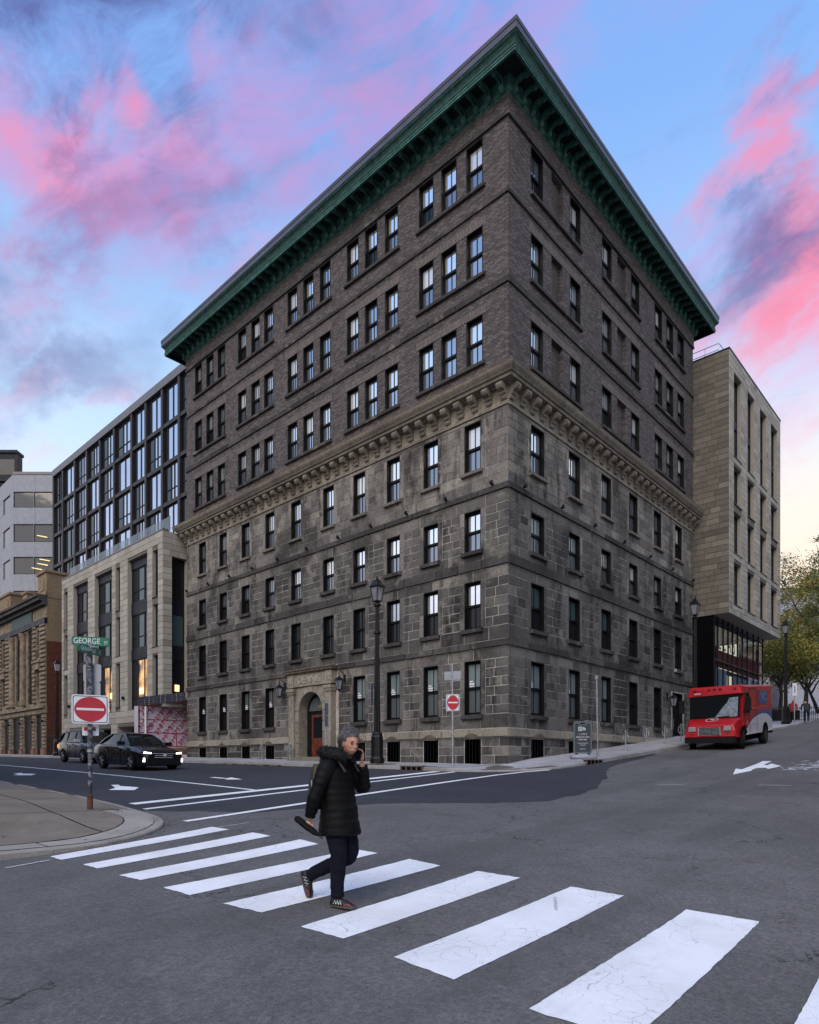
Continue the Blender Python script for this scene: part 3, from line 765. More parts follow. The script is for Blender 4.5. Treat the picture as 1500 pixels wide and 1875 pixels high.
# ------------------------------------------------------------------ building kit
FL = Face((0, 0, 0), (0, 1, 0), (-1, 0, 0))        # left facade: u = y
FR = Face((0, 0, 0), (1, 0, 0), (0, -1, 0))        # right facade: u = x

def wall_sheet(mb, F, u0, u1, z0, z1, ops, d=0., rev=.30, m=0, mrev=None):
    """wall with rectangular openings (a,b,lo,hi) and their reveals"""
    us = sorted({u0, u1, *[o[0] for o in ops], *[o[1] for o in ops]}); zs = sorted({z0, z1, *[o[2] for o in ops], *[o[3] for o in ops]})
    us = [u for u in us if u0 <= u <= u1]; zs = [z for z in zs if z0 <= z <= z1]
    for a, b in zip(us[:-1], us[1:]):
        run = None
        for lo, hi in zip(zs[:-1], zs[1:]):
            cu, cz = (a + b) / 2, (lo + hi) / 2
            hole = any(o[0] < cu < o[1] and o[2] < cz < o[3] for o in ops)
            if not hole:
                mb.add([F(a, d, lo), F(b, d, lo), F(b, d, hi), F(a, d, hi)], [(0, 1, 2, 3)], m, .5, F.flip)
    mr_ = m if mrev is None else mrev
    for a, b, lo, hi in ops:
        p = [(a, lo), (b, lo), (b, hi), (a, hi)]
        for i in range(4):
            (x0, y0), (x1, y1) = p[i], p[(i + 1) % 4]
            mb.add([F(x0, d, y0), F(x0, d - rev, y0), F(x1, d - rev, y1), F(x1, d, y1)], [(0, 1, 2, 3)], mr_, .5, F.flip)

class Masonry:
    """collects blocks; the largest on screen become single parts, the rest one 'stuff' part"""
    def __init__(s): s.b = []
    def course(s, F, u0, u1, z0, z1, ops, wmin, wmax, tone, rng, d0=-.02, d1=.016, gap=.023, ch=.006, phase=0.):
        free = [(u0, u1)]
        for a, b, lo, hi in ops:
            if lo < z1 - .02 and hi > z0 + .02:
                nf = []
                for x, y in free:
                    if b <= x or a >= y: nf.append((x, y)); continue
                    if a > x: nf.append((x, a))
                    if b < y: nf.append((b, y))
                free = nf
        for x, y in free:
            if y - x < .06: continue
            u = x; first = True
            while u < y - .01:
                w = rng.uniform(wmin, wmax) * ((.35 + phase) if first and phase else 1); first = False
                e = u + w
                if y - e < wmin * .45: e = y
                lo_g = 0 if u == x and x > u0 else gap / 2
                t = tone() if callable(tone) else tone
                s.b.append((F, u + gap / 2, min(e, y) - gap / 2, z0 + gap / 2, z1 - gap / 2, d0, d1 + (rng.uniform(-.006, .006) if d1 < .02 else 0), ch, t))
                u = e
    def build(s, name, mat, parent, limit=300, minpx=0):
        def score(b):
            F, u0, u1, z0, z1, d0, d1, ch, t = b
            p = F((u0 + u1) / 2, d1, (z0 + z1) / 2); k = vis(p)
            c = abs((p - CAM).normalized().dot(F.n)) if k else 0
            return k * k * (u1 - u0) * (z1 - z0) * c
        s.b.sort(key=score, reverse=True)
        rest = MB(); n = 0
        for b in s.b:
            F, u0, u1, z0, z1, d0, d1, ch, t = b
            if n < limit:
                m = MB(); m.block(F, u0, u1, d0, d1, z0, z1, ch, 0, t); m.obj(name, mat, parent); n += 1
            else: rest.block(F, u0, u1, d0, d1, z0, z1, ch, 0, t)
        if rest.v: tag(rest.obj(name, mat, parent), kind='stuff')

WC = {}
def sash_meshes(w, h):
    """double-hung sash: black box frame with deep jamb linings, upper pane divided in two, lower pane behind"""
    k = ('sash', round(w, 2), round(h, 2))
    if k in WC: return WC[k]
    f = MB(); a = w / 2; y0, y1 = .17, .25; s = .05; mid = h * .50
    f.box(-a, -a + .03, .02, .26, 0, h); f.box(a - .03, a, .02, .26, 0, h); f.box(-a + .03, a - .03, .02, .26, h - .03, h)
    f.box(-a + .03, -a + .03 + s, y0, y1, 0, h - .03); f.box(a - .03 - s, a - .03, y0, y1, 0, h - .03)
    f.box(-a + .03 + s, a - .03 - s, y0, y1, h - .11, h - .03); f.box(-a + .03 + s, a - .03 - s, y0, y1, 0, .10)
    f.box(-a + .03 + s, a - .03 - s, y0 - .02, y1, mid - .04, mid + .05)
    f.box(-.014, .014, y0 + .01, y1 - .02, mid + .05, h - .11); f.box(-.014, .014, y0 + .03, y1 - .01, .10, mid - .04)
    i = a - .03 - s
    up = MB().box(-i, i, y0 + .035, y0 + .045, mid + .05, h - .11); lo = MB().box(-i, i, y0 + .055, y0 + .065, .10, mid - .04)
    WC[k] = (f.mesh('window', FRAMEM), up, lo, {}); return WC[k]
def sash_window(parent, F, u, z, w, h, up=None, lo=None, name='window', d=.03):
    fm, mu, ml, cache = sash_meshes(w, h)
    o = link(name, fm, parent, True, F(u, d, z), (0, 0, F.rz))
    for mb_, mat in ((mu, up or GL_UP), (ml, lo or GL_LO)):
        key = (id(mb_), mat.name)
        if key not in cache: cache[key] = mb_.mesh('pane', mat)
        link('pane', cache[key], o)
    return o
def sill(parent_window, F, w, h=.15, out=.10, over=.11, mat=None):
    k = ('sill', round(w, 2), h, out, over, (mat or BANDM).name)
    if k not in WC:
        m = MB(); a = w / 2 + over
        m.block(ID, -a, a, -.03, out, -h, -.004, .012, 0, .25); WC[k] = m.mesh('sill', mat or BANDM)
    link('sill', WC[k], parent_window)

# ------------------------------------------------------------------ the old stone and brick corner building
LM, RM = 23.3, 18.5
CL = [21.48, 19.23, 16.98, 14.76, 12.56, 10.08, 7.96, 5.83, 3.72, 1.61]      # stone window columns, left facade
CR = [2.01, 4.88, 7.78, 10.63, 13.53, 16.35]
WL, WR = .78, .96
ROWS = [(1.87, 3.93), (5.14, 6.95), (8.10, 9.65), (11.13, 13.0)]
BROWS = [(15.15, 16.95), (18.48, 20.29), (21.81, 23.60)]
TL = [(21.90, 20.61, 19.38), (17.29, 16.02, 14.84), (12.82, 11.56, 10.30), (8.37, 7.17, 5.92), (3.95, 2.76, 1.50)]
TR = [(1.92, 3.44, 4.91), (7.79, 9.33, 10.79), (13.59, 15.09, 16.65)]
DOOR = (10.02, 12.32)          # arched entrance, left facade
rng = random.Random(11)
B1 = thing('stone_building', 'tall dark corner building of sooty sandstone below and brown brick above with green copper cornice', 'building', (0, 0, 0))

opL, opR, wins = [], [], []
for si, (z0, z1) in enumerate(ROWS):
    for ci, u in enumerate(CL):
        if si == 0 and ci in (4, 5): continue
        opL.append((u - WL / 2, u + WL / 2, z0, z1)); wins.append((FL, u, z0, WL, z1 - z0, si, ci))
    for ci, u in enumerate(CR):
        if si == 0 and ci == 5: continue
        opR.append((u - WR / 2, u + WR / 2, z0, z1)); wins.append((FR, u, z0, WR, z1 - z0, si, ci))
opR.append((15.55, 16.95, .9, 3.85))
basL = [(u - WL / 2 - .02, u + WL / 2 + .02, -.6, .95) for i, u in enumerate(CL) if i not in (4, 5)]
basR = [(CR[0] - .48, CR[0] + .48, -.6, .95), (CR[1] - .5, CR[1] + .5, -.6, .95)]
bopL, bopR, bwins, blinds = [], [], [], []
for zi, (z0, z1) in enumerate(BROWS):
    for gi, gq in enumerate(TL):
        for u in gq: bopL.append((u - .39, u + .39, z0, z1)); bwins.append((FL, u, z0, .78, z1 - z0, zi))
    for gi, gq in enumerate(TR):
        for k, u in enumerate(gq):
            w = .88 if gi == 0 else .95
            if gi < 2 and k == 1: bopR.append((u - w / 2, u + w / 2, z0, z1)); blinds.append((u, w, z0, z1)); continue
            bopR.append((u - w / 2, u + w / 2, z0, z1)); bwins.append((FR, u, z0, w, z1 - z0, zi))

# backing walls (lime mortar shows in the joints) and brick walls
mb = MB()
wall_sheet(mb, FL, 0, LM, -1.2, 13.9, opL + [(DOOR[0] - .02, DOOR[1] + .02, -.2, 4.05)], 0, .34)
wall_sheet(mb, FR, 0, RM, -1.2, 13.9, opR + [], 0, .34)
mb.add([(RM, 0, -1.2), (RM, LM, -1.2), (RM, LM, 14.6), (RM, 0, 14.6)], [(0, 1, 2, 3)]); mb.add([(0, LM, -1.2), (RM, LM, -1.2), (RM, LM, 14.6), (0, LM, 14.6)], [(3, 2, 1, 0)])
mb.obj('wall', MORTAR, B1)
mb = MB()
wall_sheet(mb, FL, -.03, LM, 13.9, 24.45, bopL, .03, .30); wall_sheet(mb, FR, -.03, RM, 13.9, 24.45, bopR, .03, .30)
for u, w, z0, z1 in blinds: mb.add([FR(u - w / 2, -.16, z0), FR(u + w / 2, -.16, z0), FR(u + w / 2, -.16, z1), FR(u - w / 2, -.16, z1)], [(0, 1, 2, 3)], 1)
mb.add([(RM, -.03, 13.9), (RM, LM, 13.9), (RM, LM, 24.45), (RM, -.03, 24.45)], [(0, 1, 2, 3)]); mb.add([(-.03, LM, 13.9), (RM, LM, 13.9), (RM, LM, 24.45), (-.03, LM, 24.45)], [(3, 2, 1, 0)])
mb.obj('brick_wall', [BRICK, BLIND], B1)
# projecting brick frieze under the cornice with its dark ledge
mb = MB()
for F, U, q in ((FL, LM, -.09), (FR, RM, -.0305)): mb.fbox(F, q, U, .031, .09, 23.80, 24.42)
mb.obj('brick_frieze', SOLDIER if False else BRICK, B1)
mb = MB()
for F, U, q in ((FL, LM, -.12), (FR, RM, -.0305)): mb.fbox(F, q, U, .031, .12, 23.66, 23.798)
mb.obj('frieze_ledge', BANDM, B1)

# ---- ashlar blocks
MS = Masonry()
def tone(mu, sd): return lambda: min(1, max(0, rng.gauss(mu, sd)))
def ashlar(F, U, ops, bas, cols, w):
    L = F is FL
    allops = ops + bas + ([(DOOR[0] - .65, DOOR[1] + .65, -.6, 4.62)] if L else [])
    def rows(z0, z1, n, t, w0=.42, w1=.78, jamb=None):
        for i in range(n):
            a, b = z0 + (z1 - z0) * i / n, z0 + (z1 - z0) * (i + 1) / n
            o = list(allops)
            if jamb:
                for (ja, jb, lo, hi) in ops:
                    if lo <= (a + b) / 2 <= hi: o += [(ja - .21, ja, lo, hi), (jb, jb + .21, lo, hi)]
            MS.course(F, .021 if not L else -.016, U, a, b, o, w0, w1, t, rng, phase=.5 if i % 2 else 0, gap=.013 if z0 > 10 else .023)
    zs = [(1.34, 4.34), (4.62, 7.33), (7.71, 10.09), (10.34, 13.13)]
    for si, ((lo, hi), (w0, w1)) in enumerate(zip(zs, ROWS)):
        mu = (.46, .38, .42, .68)[si] + (0 if L else -.04)
        if si == 0: rows(lo, w0, 1, tone(.56, .16), .9, 1.7)
        else: rows(lo, w0, 2 if w0 - lo > .6 else 1, tone(mu, .13), .6, 1.2)
        rows(w0, w1, (6, 5, 5, 6)[si], tone(mu, .115), .36, .70, True)
        for (a, b, z0, z1) in ops:           # smooth jamb stones either side of each window
            if z0 != w0: continue
            for x0, x1 in ((a - .21, a), (b, b + .21)):
                k = rng.choice((1, 2, 2, 3))
                for q in range(k):
                    MS.b.append((F, x0 + .006, x1 - .002, z0 + (z1 - z0) * q / k + .006, z0 + (z1 - z0) * (q + 1) / k - .006, -.02, .020, .006, min(1, max(0, rng.gauss(mu + .15, .12)))))
        if si < 3: rows(w1, hi, 1, tone(.55, .12), 1.0, 2.1)
        else: rows(w1, hi, 1, tone(.7, .1), 1.5, 2.2)
    rows(-1.0, .99, 6, tone(.40, .22), .45, .85)
ashlar(FL, LM, opL, basL, CL, WL); ashlar(FR, RM, opR, basR, CR, WR)
MS.build('ashlar_stone', STONE, B1, 300)

# water table, string courses: individual long stones
MS2 = Masonry()
portal = [(DOOR[0] - .65, DOOR[1] + .65, -.6, 4.9)]
for F, U in ((FL, LM), (FR, RM)):
    po = portal if F is FL else [(15.5, 17.0, .5, 3.9)]
    MS2.course(F, -.10 if F is FL else .021, U, .99, 1.335, po, 1.2, 2.0, tone(.85, .08), rng, -.02, .10, .014, .03)
MS2.build('water_table_stone', TRIM, B1, 300)
MS3 = Masonry()
for F, U in ((FL, LM), (FR, RM)):
    po = portal if F is FL else []
    for z0, z1, d in ((4.34, 4.62, .09), (7.33, 7.71, .08), (10.09, 10.34, .09), (17.58, 17.86, .10), (20.85, 21.03, .10)):
        MS3.course(F, -d if F is FL else .021, U, z0, z1, po if z0 < 5 else [], 1.1, 1.9, tone(.36, .18), rng, -.02, d, .014, .02)
MS3.build('string_course_stone', BANDM, B1, 300)
# frieze and fillets below the belt cornice
MS4 = Masonry()
for F, U in ((FL, LM), (FR, RM)):
    MS4.course(F, -.075 if F is FL else .021, U, 13.132, 13.24, [], 2.5, 4, tone(.7, .05), rng, -.02, .075, .01, .02)
    MS4.course(F, -.04 if F is FL else .021, U, 13.24, 13.84, [], 1.1, 1.7, tone(.72, .08), rng, -.02, .04, .008, .006)
MS4.build('frieze_stone', TRIM, B1, 300)

def loop(U, V):
    """closed path round the building at outward offset d"""
    return [lambda d: (-d, V + d), lambda d: (-d, -d), lambda d: (U + d, -d), lambda d: (U + d, V + d)]
# belt cornice
prof = [(0, 13.80), (.14, 13.80), (.20, 13.86), (.42, 13.90), (.44, 14.00), (.50, 14.02), (.53, 14.10), (.60, 14.16), (.64, 14.24), (.64, 14.30), (.60, 14.33), (.05, 14.52), (0, 14.52)]
mb = MB(); mb.sweep(prof, loop(RM, LM), closed=True); mb.obj('belt_cornice', TRIM, B1, angle=40)
mb = MB(); mb.sweep([(.56, 14.345), (.655, 14.305), (.655, 14.325), (.05, 14.545), (.04, 14.53)], loop(RM, LM), closed=True)
mb.obj('belt_flashing', simple('copper_flashing', (.21, .145, .11), .55, .3, .25, 3), B1)
# consoles under the belt cornice
cm = MB()
prof = [(0, -.50), (.06, -.50), (.10, -.44), (.09, -.38), (.16, -.34), (.18, -.26), (.26, -.24), (.34, -.20), (.39, -.12), (.39, -.05), (.36, 0), (0, 0)]
cm.prism([(p[0], p[1]) for p in prof], Face((0, 0, 0), (0, -1, 0), (1, 0, 0)), -.13, .13)
cme = cm.mesh('bracket', TRIM, fix=True)
def brackets(F, U, n, me, z, name):
    for i in range(n):
        u = .02 + (U - .12) * i / (n - 1)
        link(name, me, B1, True, F(u + .1, .04, z), (0, 0, F.rz))
brackets(FL, LM, 36, cme, 13.84, 'bracket'); brackets(FR, RM, 27, cme, 13.84, 'bracket')

# green copper main cornice
prof = [(.03, 24.40), (.10, 24.40), (.10, 24.44), (.15, 24.47), (.20, 24.53), (.20, 24.585), (.10, 24.60), (.08, 24.86), (.86, 24.86), (.86, 24.68), (.95, 24.68), (.95, 24.755), (.975, 24.765), (.975, 24.82),
        (.90, 24.84), (.90, 24.875), (.96, 24.885), (.935, 24.95), (.945, 25.03), (.99, 25.11), (1.055, 25.165), (1.055, 25.19), (1.075, 25.195), (1.075, 25.225), (.5, 25.24)]
mb = MB(); n = len(prof)
mb.sweep(prof, loop(RM, LM), closed=True)
for i in range(len(mb.f)):
    k = i % n; mb.m[i] = 1 if k in (6, 7, 8) else (2 if 13 <= k <= 19 else 0)
mb.obj('copper_cornice', [COPPER, COPDARK, COPPER2], B1)
mb = MB(); mb.sweep([(1.03, 25.225), (1.10, 25.225), (1.10, 25.45), (1.12, 25.455), (1.12, 25.49), (1.10, 25.50), (1.12, 25.56), (1.12, 25.60), (.3, 25.62), (.3, 25.4)], loop(RM, LM), closed=True)
mb.obj('roof_fascia', FASCIA, B1)
MB().box(-.8, RM + .8, -.8, LM + .8, 25.35, 25.45).obj('roof', simple('roof_membrane', (.12, .12, .12), .9), B1)
gm_ = MB()
prof = [(.02, -.26), (.13, -.26), (.20, -.22), (.22, -.12), (.30, -.05), (.44, -.02), (.56, -.04), (.64, -.10), (.72, -.09), (.76, -.02), (.76, .06), (.02, .06)]
prof = [(0.0, -.40), (.10, -.40), (.19, -.35), (.23, -.27), (.22, -.20), (.30, -.14), (.46, -.12), (.60, -.17), (.72, -.15), (.78, -.08), (.78, -.01), (0, -.01)]
gm_.prism(prof, Face((0, 0, 0), (0, -1, 0), (1, 0, 0)), -.095, .095)
gm_.prism([(.10, -.30), (.16, -.30), (.28, -.16), (.50, -.145), (.62, -.195), (.72, -.18), (.80, -.10), (.80, -.06), (.70, -.06), (.12, -.2)], Face((0, 0, 0), (0, -1, 0), (1, 0, 0)), -.055, .055)
gme = gm_.mesh('cornice_bracket', COPPER, fix=True)
for F, U, n in ((FL, LM, 41), (FR, RM, 32)):
    for i in range(n):
        u = .1 + (U - .2) * i / (n - 1)
        link('cornice_bracket', gme, B1, True, F(u, .10, 24.86), (0, 0, F.rz))

# ---- windows
rw = random.Random(5)
for F, u, z, w, h, si, ci in wins:
    up, lo = GL_UP, GL_LO
    if si == 0: up, lo = (GL_BLIND, GL_BLIND2) if (F is FL and ci > 5) or (F is FR and ci < 3) else (GL_DK, GL_DK)
    if F is FL and ci in (2, 3) and si == 0: up = GL_BLIND2
    if si == 1: lo = GL_DK; up = GL_UP if ci > 6 and F is FL else (GL_TEAL if F is FR and ci < 3 else GL_DK)
    if si == 2 and F is FL and ci < 3: up, lo = GL_LO, GL_DK
    if si >= 2 and F is FR and ci == 5: lo = GL_DK
    if F is FR and si == 2 and ci < 2: up, lo = GL_BLIND, GL_BLIND2
    if up is GL_UP: up = rw.choice((GL_UP, GL_UP, GL_UP, GL_UP2, GL_UP3))
    o = sash_window(B1, F, u, z, w, h, up, lo)
    sill(o, F, w, .17 if si < 3 else .14, .12, .12, BANDM if si < 3 else TRIM)
for F, u, z, w, h, zi in bwins: sash_window(B1, F, u, z, w, h, rw.choice((GL_UP, GL_UP, GL_UP, GL_UP2, GL_UP3)), rw.choice((GL_LO, GL_LO, GL_UP3, GL_DK)), d=.06)
mbs = {}
for zi, (z0, z1) in enumerate(BROWS):
    for F, G in ((FL, TL), (FR, TR)):
        for gq in G:
            a, b = min(gq) - .52, max(gq) + .52
            m = MB(); m.block(F, a, b, .0, .15, z0 - .15, z0 - .002, .014, 0, .25); m.obj('window_ledge', BANDM, B1)
            if zi < 2:
                m = MB(); m.fbox(F, a - .02, b + .02, .0, .045, z1 + .002, z1 + .32); m.obj('brick_lintel', SOLDIER, B1)
# white lettering blocks on the ground floor panes
mk = MB()
for k, (a, b) in enumerate(((.30, .36), (.20, .27), (.10, .17))): mk.box(-.13 if k != 1 else -.15, .09 if k else .02, 0, .004, a, b)
mkm = mk.mesh('window_decal', WHITE)
for F, u, z, w, h, si, ci in wins:
    if si == 0 and (F is FL or ci < 2):
        link('window_decal', mkm, B1, True, F(u + (.13 if F is FL else -.16), -.155, z + h * .47), (0, 0, F.rz))
# basement lights below the water table
for F, ops in ((FL, basL), (FR, basR)):
    for a, b, lo, hi in ops:
        m = MB(); m.fbox(F, a + .02, b - .02, -.30, .0, -.6, .94, 0)
        for k in range(5):
            x = a + .1 + (b - a - .2) * k / 4; m.fbox(F, x - .012, x + .012, .001, .018, -.5, .93, 1)
        o = m.obj('basement_window', [VOID, IRON], B1)
        n = 10; poly = [(a - .02 + (b - a + .04) * i / n, .992 + .17 * math.sin(math.pi * i / n)) for i in range(n + 1)]
        m = MB(); m.prism(poly, F, -.02, .104, 0, .2); m.obj('basement_arch', simple('brown_arch_stone', (.105, .085, .055), .9, var=.4, scale=6) if 'brown_arch_stone' not in MATS else MATS['brown_arch_stone'], o)
# small black floodlights on the third string course
fl = MB(); fl.box(-.04, .04, -.12, 0, -.04, .03); fl.box(-.055, .055, -.15, -.07, -.01, .10)
flm = fl.mesh('floodlight', BLACK)
for u in (23.02, 20.61, 18.37, 16.17, 13.91, 11.55, 9.23, 7.07, 4.94, 2.82, .61): link('floodlight', flm, B1, True, FL(u, .09, 10.36), (0, 0, FL.rz))
for u in (.89, 3.65, 6.44, 9.35, 12.29, 15.19, 18.16): link('floodlight', flm, B1, True, FR(u, .09, 10.36), (0, 0, FR.rz))

# ---- arched entrance with pilasters, frieze lettering and door
a0, a1 = 10.28, 12.06; ac, ar = (a0 + a1) / 2, (a1 - a0) / 2; spring = 2.55
pu0, pu1 = 9.56, 12.98
m = MB()
N = 18; outer = []
arc = [(ac + ar * math.cos(math.pi * i / N), spring + ar * math.sin(math.pi * i / N)) for i in range(N + 1)]   # from a1 to a0
D0, D1 = -.30, .20
def strip(p, q):      # wall between arch curve and the frieze
    m.add([FL(p[0], D1, p[1]), FL(p[0], D1, 3.74), FL(q[0], D1, 3.74), FL(q[0], D1, q[1])], [(0, 1, 2, 3)], 0, .7, not FL.flip)
    m.add([FL(p[0], D1, p[1]), FL(q[0], D1, q[1]), FL(q[0], D0, q[1]), FL(p[0], D0, p[1])], [(0, 1, 2, 3)], 0, .6, not FL.flip)
for p, q in zip(arc[:-1], arc[1:]): strip(p, q)
for x in (a0, a1):
    m.add([FL(x, D1, -.1), FL(x, D0, -.1), FL(x, D0, spring), FL(x, D1, spring)], [(0, 1, 2, 3)], 0, .6)
m.fbox(FL, 9.98, a0 - .003, -.02, D1, -.1, spring, 0, .6); m.fbox(FL, a1 + .003, 12.36, -.02, D1, -.1, spring, 0, .6)
m.add([FL(9.98, D1, spring), FL(a0, D1, spring), FL(a0, D1, 3.74), FL(9.98, D1, 3.74)], [(0, 1, 2, 3)], 0, .7, FL.flip)
m.add([FL(a1, D1, spring), FL(12.36, D1, spring), FL(12.36, D1, 3.74), FL(a1, D1, 3.74)], [(0, 1, 2, 3)], 0, .7, FL.flip)
E1 = m.obj('entrance_surround', TRIM, B1)
for i in range(9):           # arch stones
    t0, t1 = math.pi * (i + .03) / 9, math.pi * (i + .97) / 9
    poly = [(ac + r * math.cos(t), spring + r * math.sin(t)) for r, ts in ((ar + .01, (t0, (t0 + t1) / 2, t1)), (ar + .30, (t1, (t0 + t1) / 2, t0))) for t in ts]
    v = MB(); v.prism(poly, FL, D1 - .02, D1 + .035, 0, rng.uniform(.55, .85)); v.obj('arch_stone', TRIM, E1)
for x0, x1 in ((a0 - .30, a0 - .012), (a1 + .012, a1 + .30)):
    for i in range(5):
        v = MB(); v.block(FL, x0, x1, D1 - .02, D1 + .035, -.05 + .52 * i, -.05 + .52 * (i + 1) - .015, .012, 0, rng.uniform(.4, .75)); v.obj('arch_stone', TRIM, E1)
for x0, x1 in ((9.56, 9.975), (12.365, 12.98 - .2)):
    v = MB()
    v.fbox(FL, x0 - .05, x1 + .05, -.02, .34, -.1, .75, 0, .35); v.fbox(FL, x0, x1, -.02, .30, .75, 3.42, 0, .75)
    v.fbox(FL, x0 - .03, x1 + .03, -.02, .33, 3.36, 3.42, 0, .8); v.fbox(FL, x0 - .06, x1 + .06, -.02, .36, 3.42, 3.52, 0, .8); v.fbox(FL, x0 - .08, x1 + .08, -.02, .40, 3.52, 3.66, 0, .8)
    v.obj('pilaster', TRIM, E1)
v = MB(); v.fbox(FL, 9.5, 12.86, -.02, .30, 3.74, 4.34, 0, .72); v.fbox(FL, 9.52, 9.98, .30, .33, 3.72, 4.33, 0, .78); v.fbox(FL, 12.36, 12.84, .30, .33, 3.72, 4.33, 0, .78)
v.obj('entrance_frieze', TRIM, E1)
v = MB(); v.fbox(FL, 9.44, 12.92, -.02, .36, 4.345, 4.40, 0, .4); v.fbox(FL, 9.38, 12.98, -.02, .42, 4.40, 4.50, 0, .35); v.fbox(FL, 9.34, 13.02, -.02, .46, 4.50, 4.57, 0, .3)
v.obj('entrance_cornice', simple('rusty_cornice_stone', (.12, .085, .062), .9, var=.55, scale=5), E1)
LET = simple('raised_letter_stone', (.36, .33, .27), .9)
def letters(body, u, d, z, size, mat, par, F=FL, sx=1., name='raised_lettering', ext=.02):
    return link(name, text_mesh(body, size, ext, mat, sx=sx), par, True, F(u, d, z), (0, 0, F.rz))
letters('DENNIS', ac, .312, 4.02, .46, LET, E1, sx=1.08); letters('18', 12.60, .345, 4.02, .42, LET, E1, sx=.85); letters('12', 9.75, .345, 4.02, .42, LET, E1, sx=.85)
# recessed door
v = MB(); v.fbox(FL, a0, a1, -.36, -.30, -.2, 3.6, 0); v.obj('door_recess', BLACK, E1)
v = MB(); dw = .46
v.fbox(FL, ac - dw, ac + dw, -.30, -.24, .34, 2.38)
dr = v.obj('door', WOODR, E1)
v = MB()
for z0, z1 in ((1.25, 2.26),): v.fbox(FL, ac - dw + .12, ac + dw - .12, -.24, -.235, z0, z1)
v.obj('door_glass', GL_DK, dr)
v = MB()
for x0, x1, z0, z1 in ((-.34, -.05, .45, 1.1), (.05, .34, .45, 1.1)): v.fbox(FL, ac + x0, ac + x1, -.24, -.225, z0, z1)
v.obj('door_panel', WOODR, dr)
poly = [(ac + (ar - .2) * math.cos(math.pi * i / 12), spring + .02 + (ar - .2) * math.sin(math.pi * i / 12)) for i in range(13)]
v = MB(); v.prism(poly, FL, -.30, -.27); fan = v.obj('fanlight', GL_BLIND2, E1)
letters('110', ac - .1, -.262, spring + .22, .2, simple('yellow_numeral', (.45, .36, .05), .5), fan, name='door_number', ext=.004)
v = MB()
for k in range(2): v.fbox(FL, 9.9 - .1 * k, 12.42 + .1 * k, -.30, .42 + .3 * (1 - k), -.2, .19 + .15 * k - .01)
v.obj('doorstep', TRIM, E1)

# wall lanterns
def wall_lantern(F, u, z):
    m = MB()
    m.tube([F(u, .03, z + .12), F(u, .10, z + .34), F(u, .26, z + .44), F(u, .38, z + .34), F(u, .36, z + .22)], .018, 6)
    m.fbox(F, u - .06, u + .06, .0, .06, z - .05, z + .3)
    m.lathe([(.24, 0), (.20, .05), (.10, .14), (.04, .17), (.02, .26), (0, .27)], 6, tuple(F(u, .36, z)))
    for k in range(6):
        a = 2 * math.pi * (k + .5) / 6; c = F(u, .36, z)
        m.tube([c + Vector((.21 * math.cos(a), .21 * math.sin(a), 0)), c + Vector((.11 * math.cos(a), .11 * math.sin(a), -.42))], .013, 5)
    m.lathe([(.0, -.50), (.05, -.47), (.12, -.42), (.12, -.40)], 6, tuple(F(u, .36, z)))
    o = m.obj('wall_lantern', IRON, B1)
    g = MB(); g.lathe([(.10, -.40), (.195, -.01)], 6, tuple(F(u, .36, z))); g.obj('lantern_glass', LAMPG, o)
wall_lantern(FL, 13.45, 3.78); wall_lantern(FL, 8.92, 3.78); wall_lantern(FR, 14.75, 3.45)
# side door up the hill
v = MB()
for x0, x1, z0, z1 in ((15.552, 15.60, .9, 3.84), (16.90, 16.948, .9, 3.84), (15.60, 16.90, 3.80, 3.848)): v.fbox(FR, x0, x1, -.30, .02, z0, z1)
v.obj('door_lining', BLACK, B1)
v = MB(); v.fbox(FR, 15.56, 16.94, -.30, -.24, .9, 3.84); sd_ = v.obj('side_door', BLACK, B1)
v = MB(); v.fbox(FR, 15.72, 16.2, -.24, -.232, 1.7, 3.5); v.fbox(FR, 16.3, 16.78, -.24, -.232, 1.7, 3.5); v.obj('door_glass', GL_DK, sd_)
v = MB(); v.fbox(FR, 16.235, 16.26, -.24, -.20, 1.9, 2.5); v.obj('door_handle', GALV, sd_)
# one pale replacement sill
v = MB(); v.block(FL, 20.98, 22.0, .0, .15, 4.97, 5.135, .01); v.obj('pale_sill', WALK, B1); v = MB(); v.block(FR, 15.75, 16.95, .0, .15, 4.97, 5.135, .01); v.obj('pale_sill', WALK, B1)

# ------------------------------------------------------------------ limestone-clad modern block up the hill (right)
B2 = thing('modern_stone_building', 'beige limestone clad modern block overhanging a glass shopfront up the hill', 'building', (18.6, 0, 0))
F2 = Face((0, -1.94, 0), (1, 0, 0), (0, -1, 0)); F2s = Face((18.6, 0, 0), (0, 1, 0), (-1, 0, 0))
E0, E1x = 18.62, 29.15; ZT = 22.95; ZB = 8.36
w2 = []
for (a, b) in ((19.36, 20.76), (21.89, 23.30), (24.45, 25.88), (26.88, 28.45)):
    for (z0, z1) in ((17.3, 21.95), (14.66, 16.82), (11.88, 14.24), (8.98, 11.38)): w2.append((a, b, z0, z1))
mb = MB(); wall_sheet(mb, F2, E0, E1x, ZB, ZT, w2, 0, .30, 0, 1)
mb.add([F2s(-1.94, 0, ZB), F2s(9, 0, ZB), F2s(9, 0, ZT), F2s(-1.94, 0, ZT)], [(0, 1, 2, 3)])
mb.add([(E1x, -1.94, ZB), (E1x, 12, ZB), (E1x, 12, ZT), (E1x, -1.94, ZT)], [(0, 1, 2, 3)], 1)
mb.add([(E0, -1.94, ZB), (E1x, -1.94, ZB), (E1x, 12, ZB), (E0, 12, ZB)], [(0, 3, 2, 1)], 1)
mb.add([(E0, -1.94, ZT), (E1x, -1.94, ZT), (E1x, 12, ZT), (E0, 12, ZT)], [(0, 1, 2, 3)], 1)
mb.obj('wall', [TILEB, TILE], B2)
rg2 = random.Random(21); M2 = Masonry(); M2s = Masonry()
